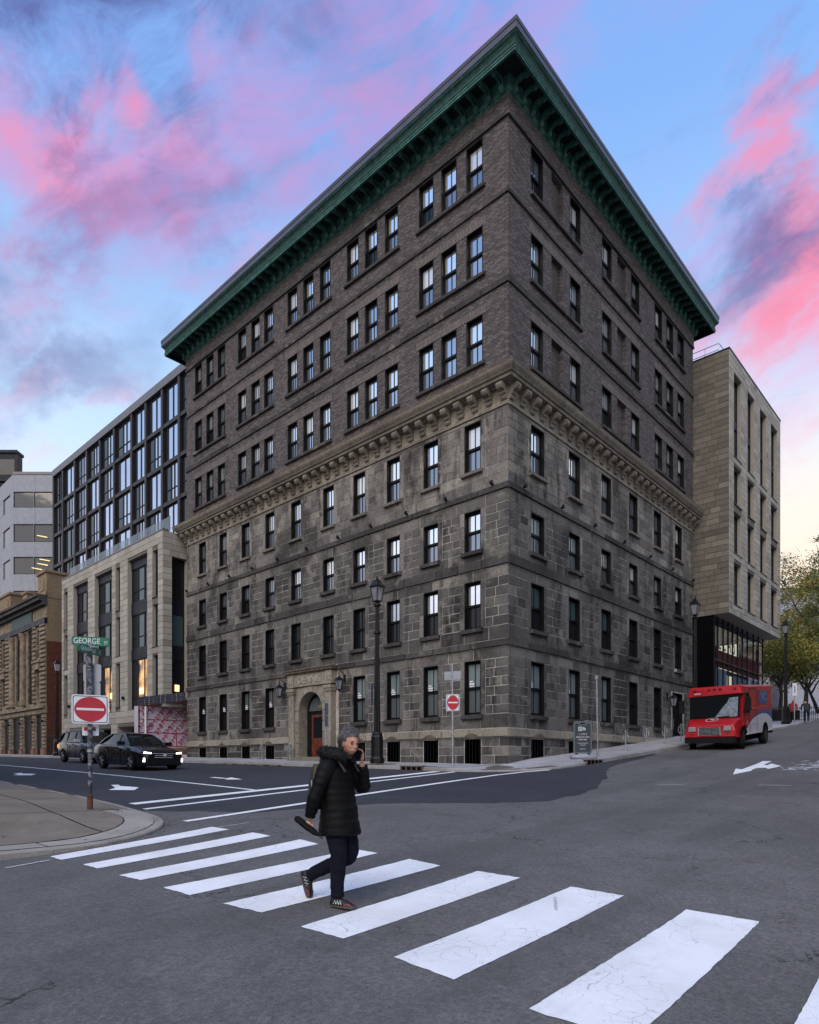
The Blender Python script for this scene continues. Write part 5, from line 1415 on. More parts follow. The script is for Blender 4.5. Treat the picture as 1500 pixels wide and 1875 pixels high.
def bike_ring(label, x, y, rz, grp):
    z = zwalk(x, y); t = thing('bike_ring', label, 'bike rack', (x, y, z), rz, grp)
    m = MB(); m.tube([(0, 0, -.05), (0, 0, .80)], .028, 8); m.obj('post', GALV, t, world=False)
    m = MB(); c = .58; N = 20; rgs = []
    pts = [Vector((.20 * math.cos(2 * math.pi * k / N), 0, c + .20 * math.sin(2 * math.pi * k / N))) for k in range(N + 1)]
    m.tube(pts, .022, 8, caps=False); m.obj('ring', GALV, t, world=False)
    m = MB(); m.lathe([(.06, 0), (.06, .012)], 10); m.lathe([(.032, .80), (.02, .84), (0, .85)], 8); m.obj('cap', GALV, t, world=False)
G1 = 'post and ring bike racks on the kerbs'
for lab, (x, y, a) in zip(('galvanised bike ring first uphill of the bare grey pole', 'galvanised bike ring second uphill of the bare grey pole', 'galvanised bike ring third uphill of the bare grey pole', 'galvanised bike ring half hidden by the front of the red van',
        'bike ring left of the arched entrance, the one nearer the black sedan', 'bike ring just left of the arched entrance doorstep'),
        ((6.1, -1.7, .9), (8.2, -1.7, .85), (10.2, -1.7, .9), (12.2, -1.7, 1.0), (-2.05, 12.5, .55), (-2.05, 10.35, .5))): bike_ring(lab, x, y, a, G1)

def rrect(w, h, r, n=5):
    pts = []
    for cx, cz, a0_ in ((w / 2 - r, h / 2 - r, 0), (-w / 2 + r, h / 2 - r, 90), (-w / 2 + r, -h / 2 + r, 180), (w / 2 - r, -h / 2 + r, 270)):
        for i in range(n + 1):
            a = rad(a0_ + 90 * i / n); pts.append((cx + r * math.cos(a), cz + r * math.sin(a)))
    return pts
def plate(name, t, w, h, r, zc, face_rz, off, mats, x=0., th=.004):
    """rounded sign plate on a post; returns the object, its own frame faces -Y"""
    m = MB(); m.prism([(x + a, zc + b) for a, b in rrect(w, h, r)], ID, off, off + th)
    me = m.mesh(name, mats); return link(name, me, t, False, (0, 0, 0), (0, 0, face_rz))
def no_entry(t, zc, rz, w=.62, h=.62, off=.05):
    p = plate('no_entry_sign', t, w, h, .05, zc, rz, off, SWHITE)
    fr = MB(); o, i = rrect(w - .04, h - .04, .04), rrect(w - .065, h - .065, .035); n = len(o)
    fr.add([(x, -off - .0055, zc + z) for x, z in o + i], [(k, (k + 1) % n, n + (k + 1) % n, n + k) for k in range(n)]); link('sign_border', fr.mesh('sign_border', BLACK), p)
    N = 40; c = MB(); c.prism([(w * .43 * math.cos(2 * math.pi * k / N), zc + h * .43 * math.sin(2 * math.pi * k / N)) for k in range(N)], ID, off + .005, off + .008); link('red_disc', c.mesh('red_disc', RED), p)
    b = MB(); b.box(-w * .37, w * .37, -off - .0105, -off - .0085, zc - h * .04, zc + h * .04); link('white_bar', b.mesh('white_bar', SWHITE), p)
    return p
def toward_cam(x, y, turn=0.):
    d = Vector((CAM.x - x, CAM.y - y)); return math.atan2(-d.y, -d.x) - math.pi / 2 + rad(turn)
# near-left street sign post
X, Y = -15.25, -.62
X, Y = (CAM + FWD * 12.55 + RGT * (-.4863 * 12.55)).x, (CAM + FWD * 12.55 + RGT * (-.4863 * 12.55)).y
ZS = zleft(X, Y)
S = thing('street_sign_post', 'stickered post with green street name blades above a large no entry sign at left', 'street sign', (X, Y, ZS))
def post_mat():
    m, g, b = new_mat('stickered_post'); p = pos(g)
    n = g.noise(p, 9, 5, .7, 1.); n2 = g.noise(g.vmath('MULTIPLY', p, (2, 2, 1)), 5, 2, .5)
    c = g.mix(g.mr(n, .50, .54), (.022, .022, .03), (.20, .20, .23)); c = g.mix(g.mr(n2, .60, .63), c, (.09, .09, .12))
    g.put(b.inputs['Base Color'], c); b.inputs['Roughness'].default_value = .6; return m
PM = post_mat()
m = MB(); m.tube([(0, 0, .26), (0, 0, 1.12)], .038, 10); m.obj('post', PM, S, world=False)
m = MB(); m.tube([(0, 0, 1.10), (0, 0, 3.02)], .045, 10); m.obj('post', PM, S, world=False)
m = MB(); m.tube([(0, 0, 2.0), (-.02, 0, 3.02)], .06, 10); m.obj('post_wrap', PM, S, world=False)
m = MB(); m.tube([(0, 0, -.05), (0, 0, .28)], .052, 10); m.obj('rusty_sleeve', simple('rust', (.085, .035, .022), .9, var=.4, scale=12), S, world=False)
m = MB(); m.tube([(0, 0, 1.10), (0, 0, 1.15)], .055, 10); m.obj('collar', GALV, S, world=False)
ns_ = toward_cam(X, Y, 3)
no_entry(S, 1.915, ns_, .635, .545, .075)
tb = plate('sticker_plate', S, .29, .20, .02, 1.52, ns_, -.062, SWHITE, x=.01)
for xx, w_, c_ in ((-.07, .06, 'RED'), (.075, .06, 'STICK')):
    b = MB(); b.box(xx - w_ / 2, xx + w_ / 2, .0575, .0585, 1.51, 1.58); link('sticker', b.mesh('sticker', globals()[c_]), tb)
for w_, h_, zc, x_, rt in ((.34, .34, 2.62, .015, -28), (.30, .30, 2.30, .02, -24)): plate('blank_sign_back', S, w_, h_, .04, zc, ns_ + rad(rt), -.06, ALU, x=x_)
def blade(t, body, suffix, zc, rz, w, h, size, sx, x=0.):
    p = plate('street_name_blade', t, w, h, .012, zc, rz, -.008, SGREEN, x=x, th=.016)
    link('lettering', text_mesh(body, size, .001, SWHITE, sx=sx), p, False, (x - w * .10, -.0105, zc))
    link('lettering', text_mesh(suffix, size * .55, .001, SWHITE, sx=sx), p, False, (x + w * .41, -.0105, zc - size * .14))
    m = MB(); m.box(-.035, .035, -.02, .02, zc - h / 2 - .04, zc - h / 2 + .02); link('bracket', m.mesh('bracket', GALV), t, False)
blade(S, 'GEORGE', 'ST', 3.22, ns_ - rad(13), .66, .165, .150, .80, x=.01)
blade(S, 'GRANVILLE', 'ST', 3.05, ns_ + rad(52), .66, .145, .120, .72, x=.0)
# second no entry sign by the corner
x2, y2 = -2.35, .68
S2 = thing('no_entry_post', 'slim grey post with small no entry sign and blank blade at the building corner', 'street sign', (x2, y2, zwalk(x2, y2)))
n2_ = toward_cam(x2, y2, 6)
m = MB(); m.tube([(0, 0, -.05), (-.03, 0, 3.55)], .032, 10); m.obj('post', GALV, S2, world=False)
m = MB(); m.tube([(0, 0, -.05), (0, 0, .10)], .055, 10); m.obj('sleeve', GALV, S2, world=False)
no_entry(S2, 2.22, n2_, .45, .58, .05); plate('blank_sign_back', S2, .42, .6, .04, 2.22, n2_ - rad(20), -.055, ALU, x=-.05)
plate('blank_blade', S2, .62, .30, .02, 3.15, n2_ + rad(-28), .03, ALU)
# bare pole uphill, pole at the door
def pole(label, x, y, h, r=.034, lean=0.):
    t = thing('grey_pole', label, 'pole', (x, y, zwalk(x, y))); m = MB(); m.tube([(0, 0, -.05), (lean, 0, h)], r, 10); m.obj('shaft', GALV, t, world=False)
    m = MB(); m.tube([(0, 0, -.04), (0, 0, .12)], r + .014, 10); m.obj('sleeve', GALV, t, world=False); return t
t = pole('bare grey pole beside the sandwich board uphill of the corner', 2.55, -2.25, 3.05, lean=-.10)
m = MB(); m.box(-.11, -.07, -.06, .06, 2.9, 3.02); m.obj('bracket', GALV, t, world=False)
t = pole('grey pole with blue parking signs seen edge-on at the arched entrance', -2.35, 7.5, 2.55)
for zc, hh in ((2.25, .5), (1.75, .45)): plate('parking_sign', t, .3, hh, .03, zc, toward_cam(-2.35, 7.5, 62), .04, simple('blue_grey_sign', (.17, .20, .28), .5) if 'blue_grey_sign' not in MATS else MATS['blue_grey_sign'])
t = pole('short grey meter pole in front of the glass building podium', -2.4, 29.0, 1.2)
# sandwich board
x3, y3 = 1.95, -1.95; z3 = zwalk(x3, y3)
A = thing('sandwich_board', 'dark navy sandwich board sign on a grey water-filled base at the corner', 'sandwich board', (x3, y3, z3), toward_cam(x3, y3, 6))
NAVY = simple('navy_panel', (.020, .028, .042), .4, var=.15); GREYP = simple('grey_green_plastic', (.075, .10, .115), .5, var=.1); BASEP = simple('lavender_grey_plastic', (.25, .26, .34), .5, var=.12)
m = MB(); w = .34
fr = rrect(.66, 1.16, .06)
m.prism([(x, .78 + z + (.05 * (1 - (x / .33) ** 2) if z > .4 else 0)) for x, z in fr], ID, -.035, .035); ob = m.obj('frame', GREYP, A, world=False)
m = MB(); m.box(-.275, .275, -.042, -.036, .26, 1.22); m.obj('panel', NAVY, A, world=False)
m = MB(); m.box(-.09, .09, -.041, -.0355, 1.27, 1.31); m.box(-.26, -.15, -.041, -.0355, 1.24, 1.27); m.box(.15, .26, -.041, -.0355, 1.24, 1.27); m.obj('handle_slot', VOID, A, world=False)
for xx in (-.22, .22):
    m = MB(); m.box(xx - .05, xx + .05, -.03, .03, .12, .24); m.obj('leg', IRON, A, world=False)
m = MB()
for z_, r_ in ((0, .9), (.04, 1.), (.10, .97), (.15, .78)): pass
def cushion(cx, sx_, sy_, h_):
    k = MB(); rg = []
    for z_, f_ in ((0.0, .92), (.03, 1.), (.09, 1.), (h_, .84)):
        rg.append([(cx + (sx_ * f_) * (abs(math.cos(a)) ** .5) * (1 if math.cos(a) > 0 else -1), (sy_ * f_) * (abs(math.sin(a)) ** .5) * (1 if math.sin(a) > 0 else -1), z_) for a in np.linspace(0, 2 * math.pi, 25)[:-1]])
    k.rings(rg); return k
cushion(-.05, .40, .24, .15).obj('base', BASEP, A, world=False, angle=50)
k = cushion(.32, .18, .30, .13); k.obj('base', BASEP, A, world=False, angle=50)
def bt(s, size, z, sx=1., x=0.): link('lettering', text_mesh(s, size, .001, SWHITE, sx=sx), A, False, (x, -.0445, z))
bt('1, 2 & 3', .095, .90); bt('BEDROOM SUITES', .068, .79, .86); bt('AVAILABLE', .068, .70, .95)
m = MB()
for a_, b_, c_, d_ in ((-.15, -.02, 1.02, 1.04), (-.15, -.02, 1.15, 1.17), (-.15, -.132, 1.04, 1.15), (-.038, -.02, 1.04, 1.15), (-.105, -.09, 1.05, 1.14), (-.07, -.055, 1.06, 1.13)): m.box(a_, b_, -.0445, -.0425, c_, d_)
for z_, w_ in ((1.14, .06), (1.10, .10), (1.06, .10)): m.box(.005, .005 + w_, -.0445, -.0425, z_ - .012, z_ + .012)
m.obj('logo', SWHITE, A, world=False)
m = MB()
for z_, a_, b_ in ((.57, -.19, .19), (.50, -.11, .11), (.355, -.11, .10)): m.box(a_, b_, -.0445, -.0425, z_ - .012, z_ + .012)
m.obj('small_print', ALU, A, world=False)
# kerb inlets
def inlet(label, p, q):
    p, q = Vector(p), Vector(q); u = (q - p).normalized(); n = Vector((u.y, -u.x)); 
    c = (p + q) / 2; t = thing('kerb_inlet', label, 'storm drain', (c.x, c.y, zroad(c.x, c.y)), math.atan2(u.y, u.x)); L = (q - p).length
    m = MB(); m.box(-L / 2, L / 2, -.03, .10, -.06, .115); m.obj('opening', VOID, t, world=False)
    m = MB()
    for k in range(5): x = -L / 2 + L * k / 4; m.box(x - .03, x + .03, -.045, .0, -.02, .115)
    m.box(-L / 2 - .05, L / 2 + .05, -.05, .12, .115, .155); m.obj('grate', simple('rusty_iron', (.10, .065, .045), .8, var=.4, scale=9) if 'rusty_iron' not in MATS else MATS['rusty_iron'], t, world=False)
inlet('rusty kerb inlet grate below the sandwich board', (1.0, -2.6), (2.1, -2.6))
inlet('rusty kerb inlet grate left of the small no entry post', (-3.0, 2.5), (-3.0, 1.5))
# iron fence beside the ochre building
def fence(label, p, q, zf, h, name='iron_fence', n=None, grp=None):
    p, q = Vector(p), Vector(q); L = (q - p).length; u = (q - p) / L; n = n or int(L / .14)
    t = thing(name, label, 'fence', (p.x, p.y, zf(p.x, p.y)), math.atan2(u.y, u.x), grp); z0 = zf(p.x, p.y)
    zz = [zf(p.x + u.x * L * k / n, p.y + u.y * L * k / n) - z0 for k in range(n + 1)]
    pk = MB().box(-.011, .011, -.011, .011, 0, h).mesh('picket', IRON)
    for k in range(n + 1): link('picket', pk, t, False, (L * k / n, 0, zz[k]))
    for r in (.12, h - .12):
        m = MB(); m.tube([(L * k / n, 0, zz[k] + r) for k in range(0, n + 1, max(1, n // 6))] + [(L, 0, zz[-1] + r)], .02, 5); m.obj('rail', IRON, t, world=False)
    return t
fence('black iron fence between the ochre building and the podium', (-1.2, 40.4), (-1.2, 43.4), zwalk, 1.7)
fence('black iron park fence under the trees up the hill', tuple((CAM + FWD * 47.5 + RGT * 25.8).xy), tuple((CAM + FWD * 47.5 + RGT * 32.5).xy), zplaza, 1.05)

# ------------------------------------------------------------------ delivery van
VR = simple('van_red', (.36, .006, .012), .42, var=.06, spec=.35, coat=.12); VW_ = simple('van_white', (.50, .50, .53), .4, var=.06, coat=.1); VB = simple('van_blue', (.012, .045, .17), .4, var=.1)
CHR = simple('chrome', (.62, .62, .65), .25, .45, .05); RUB = simple('tyre_rubber', (.009, .009, .010), .9, var=.2, spec=.2); PLAST = simple('black_plastic', (.008, .008, .009), .65, var=.2, spec=.2)
LENS = glass('headlamp_lens', (.45, .45, .5), .5, .08, .02)
pitch = math.atan((zroad(14, -4.2) - zroad(9, -4.2)) / 5)
V = thing('delivery_van', 'red and white boxy delivery step van parked uphill by the kerb', 'van', (8.45, -4.28, zroad(8.45, -4.28) + .0), rot=(0, pitch, math.pi))
# local: +X forward (downhill, toward the crossing), +Y the van's left; nose at x=0
w = 1.08
def vside(y):      # panel outline of the box body in (x,z)
    return None
mb = MB()
def slab(pts_l, pts_r): pass
sec = lambda x, ps: [(x, y, z) for y, z in ps]
# nose (short bonnet), windscreen and cab, box body as one loft
def ring(x, zb, zt, wb, wt, xt=None):
    xt = x if xt is None else xt
    return [(x, -wb, zb), (x, wb, zb), (x + (xt - x) * .5, (wb + wt) / 2, (zb + zt) / 2), (xt, wt, zt - .07), (xt, wt - .07, zt), (xt, -wt + .07, zt), (xt, -wt, zt - .07), (x + (xt - x) * .5, -(wb + wt) / 2, (zb + zt) / 2)]
m = MB(); m.rings([ring(-5.15, .52, 2.62, w, w), ring(-1.05, .52, 2.62, w, w), ring(-.78, .52, 2.58, w, w - .02, -.98)]); body = m.obj('cargo_body', VR, V, world=False, fix=True)
m = MB(); m.rings([ring(-.80, .50, 1.30, w, w - .04, -.62), ring(-.25, .50, 1.20, w - .02, w - .12, -.30), ring(-.04, .52, 1.06, w - .05, w - .16, -.12), ring(0, .56, .98, w - .08, w - .22, -.08)]); bon = m.obj('bonnet', VR, V, world=False, fix=True)
m = MB(); m.rings([[(-.80, -w, 2.24), (-.80, w, 2.24), (-.72, w, 2.30), (-.86, w - .05, 2.60), (-.95, w - .1, 2.64), (-.95, -w + .1, 2.64), (-.86, -w + .05, 2.60), (-.72, -w, 2.30)], [(-1.15, -w, 2.24), (-1.15, w, 2.24), (-1.15, w, 2.32), (-1.15, w, 2.58), (-1.15, w - .1, 2.64), (-1.15, -w + .1, 2.64), (-1.15, -w, 2.58), (-1.15, -w, 2.32)]]); m.obj('roof_visor', VR, V, world=False, fix=True)
m = MB(); y_ = w - .09
m.add([(-.60, -y_, 1.30), (-.60, y_, 1.30), (-.74, y_ + .02, 2.23), (-.74, -y_ - .02, 2.23), (-.66, -y_, 1.28), (-.66, y_, 1.28), (-.80, y_ + .02, 2.23), (-.80, -y_ - .02, 2.23)], [(0, 1, 2, 3), (7, 6, 5, 4), (0, 4, 5, 1), (1, 5, 6, 2), (2, 6, 7, 3), (3, 7, 4, 0)])
m.obj('windscreen', GL_CAR, V, world=False)
m = MB(); m.add([(-.594, .05, 1.34), (-.594, y_ - .06, 1.34), (-.722, y_ - .05, 2.15), (-.718, y_ - .40, 2.12), (-.69, y_ - .48, 1.92), (-.675, .42, 1.84)], [(0, 1, 2, 3, 4, 5)])
m.obj('windscreen_reflection', simple('pale_blue_grey_reflection', (.20, .23, .28), .25, .2), V, world=False)  # pale shape on the windscreen: a reflection painted as its own patch
m = MB(); m.tube([(-.56, -.1, 1.315), (-.585, .62, 1.37)], .012, 5); m.obj('wiper', BLACK, V, world=False)
# white lower side with the rising curve, blue band over it: proud skins on both flanks
for s in (1, -1):
    F = Face((0, s * w, 0), (1, 0, 0), (0, s, 0))
    cur = [(-5.14, 1.02), (-4.7, 1.22), (-4.2, 1.33), (-3.5, 1.36), (-2.8, 1.30), (-2.2, 1.18), (-1.7, 1.02), (-1.3, .86), (-1.0, .74), (-.82, .62)]
    blu = [(-5.14, 1.50), (-4.6, 1.53), (-4.0, 1.54), (-3.3, 1.50), (-2.6, 1.38), (-2.1, 1.24), (-1.7, 1.06), (-1.3, .90), (-1.0, .77), (-.82, .64)]
    m = MB(); n = len(cur); m.add([F(x, .004, z) for x, z in cur] + [F(x, .004, .53) for x, z in cur], [(k, k + 1, n + k + 1, n + k) for k in range(n - 1)]); m.obj('white_lower_side', VW_, V, world=False)
    m = MB(); m.add([F(x, .003, z) for x, z in blu] + [F(x, .003, z) for x, z in cur], [(k, k + 1, n + k + 1, n + k) for k in range(n - 1)]); m.obj('blue_stripe', VB, V, world=False)
    m = MB(); m.fbox(F, -4.35, -3.05, .005, .016, 1.78, 2.36); pn = m.obj('blue_badge_panel', VB, V, world=False)
    for txt, u, z in (('POSTES', -4.0, 2.2), ('CANADA', -4.0, 1.95), ('CANADA', -3.36, 2.2), ('POST', -3.36, 1.95)): link('lettering', text_mesh(txt, .15, .001, simple('pale_blue_print', (.14, .22, .34), .5) if 'pale_blue_print' not in MATS else MATS['pale_blue_print'], sx=.9), pn, False, F(u, .019, z), (0, 0, F.rz))
    m = MB(); m.prism([(-3.74, 1.98), (-3.62, 2.08), (-3.74, 2.18), (-3.69, 2.08)], F, .017, .02); m.obj('emblem', VW_, V, world=False)
    m = MB(); m.fbox(F, -3.6, -3.2, .005, .009, 1.66, 1.69); m.fbox(F, -4.2, -3.7, .005, .009, 1.66, 1.69); m.fbox(F, -1.85, -1.62, .005, .009, .98, 1.0); m.fbox(F, -1.85, -1.65, .005, .009, .88, .9); m.fbox(F, -1.85, -1.7, .005, .009, .78, .8); m.obj('small_print', simple('faint_print', (.25, .22, .24), .6) if 'faint_print' not in MATS else MATS['faint_print'], V, world=False)
    # cab side window, sliding door seams, rails
    m = MB(); m.prism([(-1.02, 1.42), (-1.62, 1.42), (-1.62, 2.28), (-1.10, 2.28)], F, .004, .012); sw = m.obj('side_window', GL_CAR, V, world=False)
    m = MB()
    for a in ((-1.02, 1.42, -1.62, 1.42), (-1.62, 1.42, -1.62, 2.28), (-1.62, 2.28, -1.10, 2.28), (-1.10, 2.28, -1.02, 1.42)): m.tube([F(a[0], .012, a[1]), F(a[2], .012, a[3])], .02, 5)
    m.obj('window_trim', BLACK, V, world=False)
    m = MB(); m.fbox(F, -1.72, -1.70, .004, .012, .6, 2.45); m.fbox(F, -2.75, -2.73, .004, .012, .6, 2.45); m.fbox(F, -2.72, -1.73, .004, .02, 2.42, 2.47); m.obj('door_seam', simple('dark_red_seam', (.16, .01, .012), .6) if 'dark_red_seam' not in MATS else MATS['dark_red_seam'], V, world=False)
    m = MB(); m.fbox(F, -2.7, -1.9, .004, .035, 1.60, 1.64); m.fbox(F, -2.6, -1.9, .004, .03, 2.52, 2.55); m.obj('grab_rail', simple('van_pink_rail', (.45, .12, .13), .5) if 'van_pink_rail' not in MATS else MATS['van_pink_rail'], V, world=False)
    m = MB(); m.fbox(F, -2.9, -1.15, .004, .05, .55, .60); m.fbox(F, -5.1, -4.4, .004, .05, .55, .60); m.fbox(F, -2.85, -1.75, .004, .02, .98, 1.0); m.obj('rub_rail', VW_, V, world=False)
    N = 20; m = MB(); m.prism([(-1.32 + .16 * math.cos(2 * math.pi * k / N), 1.03 + .22 * math.sin(2 * math.pi * k / N)) for k in range(N)], F, .005, .010); em = m.obj('side_emblem', VR, V, world=False)
    m = MB(); m.prism([(-1.38, .95), (-1.22, 1.03), (-1.38, 1.13), (-1.32, 1.03)], F, .0105, .013); m.obj('emblem', VW_, em, world=False)
    # mirror on its arm
    m = MB(); m.tube([(-.78, s * w, 2.28), (-.66, s * (w + .26), 2.05)], .016, 6); m.tube([(-.74, s * w, 1.5), (-.66, s * (w + .26), 1.62)], .016, 6); m.box(-.70, -.62, s * (w + .26) - .10, s * (w + .26) + .10, 1.55, 2.1); mo = m.obj('mirror', BLACK, V, world=False)
    m = MB(); m.box(-.706, -.702, s * (w + .26) - .08, s * (w + .26) + .08, 1.58, 2.07); m.obj('mirror_glass', GL_UP, mo, world=False)
    # wheel arches and wheels
    for xa in (-.86, -4.0):
        N = 16; m = MB(); m.prism([(xa + .46 * math.cos(math.pi * k / N), .50 + .46 * math.sin(math.pi * k / N)) for k in range(N + 1)], F, .001, .010); m.obj('wheel_arch', VOID, V, world=False)
        steer = rad(16) if xa > -2 else 0
        T = Matrix.Translation((xa, s * (w - .10), .37)) @ Matrix.Rotation(steer, 4, 'Z')
        def wheel(R0, wd, T, par, rimm, spokes=0, s_=s):
            ty = MB(); N2 = 24
            pr_ = [(R0 * .62, -wd / 2), (R0 * .94, -wd / 2), (R0, -wd * .38), (R0, wd * .38), (R0 * .94, wd / 2), (R0 * .62, wd / 2)]
            ty.rings([[T @ Vector((r * math.cos(2 * math.pi * k / N2), yv, r * math.sin(2 * math.pi * k / N2))) for k in range(N2)] for r, yv in pr_], caps=True)
            wo = ty.obj('wheel', RUB, par, world=False, angle=40)
            r_ = MB(); yo = s_ * wd * .44
            if spokes:
                for k in range(spokes):
                    a = 2 * math.pi * k / spokes; c_, q_ = math.cos(a), math.sin(a)
                    for da in (-.16, .16):
                        c2, q2 = math.cos(a + da), math.sin(a + da)
                        r_.tube([T @ Vector((R0 * .1 * c_, yo + s_ * .006, R0 * .1 * q_)), T @ Vector((R0 * .60 * c2, yo + s_ * .006, R0 * .60 * q2))], [R0 * .045, R0 * .07], 5)
                r_.rings([[T @ Vector((rr_ * math.cos(2 * math.pi * k / N2), yv, rr_ * math.sin(2 * math.pi * k / N2))) for k in range(N2)] for rr_, yv in ((R0 * .66, yo), (R0 * .60, yo + s_ * .01), (R0 * .57, yo - s_ * .05))], caps=False)
                r_.rings([[T @ Vector((rr_ * math.cos(2 * math.pi * k / 10), yv, rr_ * math.sin(2 * math.pi * k / 10))) for k in range(10)] for rr_, yv in ((R0 * .14, yo), (R0 * .12, yo + s_ * .02))])
            else:
                r_.rings([[T @ Vector((rr_ * math.cos(2 * math.pi * k / N2), yv, rr_ * math.sin(2 * math.pi * k / N2))) for k in range(N2)] for rr_, yv in ((R0 * .60, yo + s_ * .02), (R0 * .52, yo + s_ * .03), (R0 * .40, yo - s_ * .04), (R0 * .2, yo - s_ * .02), (R0 * .16, yo + s_ * .03))])
            r_.obj('rim', rimm, wo, world=False, angle=40); return wo
        wheel(.38, .24, T, V, simple('dull_steel_rim', (.05, .05, .055), .5, .4) if 'dull_steel_rim' not in MATS else MATS['dull_steel_rim'])
    # headlamps
    m = MB(); m.box(-.07, .015, s * .70 - .13, s * .70 + .13, .80, .98); hl = m.obj('headlight', CHR, V, world=False)
    m = MB(); m.box(.005, .022, s * .70 - .11, s * .70 + .11, .82, .96); m.obj('lens', LENS, hl, world=False)
    m = MB(); m.box(-.02, .012, s * .70 - .07, s * .70 + .07, .70, .735); m.obj('amber_marker', simple('amber_lens', (.35, .06, .01), .4) if 'amber_lens' not in MATS else MATS['amber_lens'], V, world=False)
m = MB(); m.box(-.02, .012, -.44, .44, .60, .96); gr = m.obj('grille', BLACK, V, world=False)
for k in range(7): MB().box(.012, .026, -.44, .44, .622 + .053 * k, .634 + .053 * k).obj('grille_bar', CHR, gr, world=False)
for y_ in (-.43, .43): MB().box(.026, .034, y_ - .012, y_ + .012, .60, .965).obj('grille_bar', CHR, gr, world=False)
m = MB(); m.box(-.3, .06, -w + .08, w - .08, .30, .52); m.obj('front_bumper', PLAST, V, world=False)
m = MB(); m.box(-5.0, -.3, -w + .15, w - .15, .28, .53); m.obj('chassis', VOID, V, world=False)
m = MB(); m.box(-5.32, -5.1, -w + .03, w - .03, .42, .60); m.obj('rear_bumper', PLAST, V, world=False)
N = 24; m = MB()
T = Matrix.Translation((-.36, 0, 1.235)) @ Matrix.Rotation(rad(22), 4, 'Y')
m.rings([[T @ Vector((rr_ * .8 * math.cos(2 * math.pi * k / N), rr_ * math.sin(2 * math.pi * k / N), .012)) for k in range(N)] for rr_ in (.25, .22)], caps=False)
m.add([T @ Vector(p) for p in ((-.10, -.14, .013), (.02, -.02, .013), (.10, .15, .013), (.0, .06, .013), (-.06, .16, .013), (-.05, .0, .013))], [(0, 1, 2, 3), (0, 3, 4, 5)]); m.obj('hood_emblem', VW_, V, world=False)
for y_ in (-.8, -.22, 0, .22, .8): MB().box(-.80, -.745, y_ - .06, y_ + .06, 2.50, 2.545).obj('marker_light', simple('dark_red_lens', (.20, .01, .008), .3) if 'dark_red_lens' not in MATS else MATS['dark_red_lens'], V, world=False)
m = MB()
for k in range(5): m.box(-.715, -.705, -.80 + .055 * k, -.765 + .055 * k, 2.33, 2.39)
m.obj('fleet_number', VW_, V, world=False)

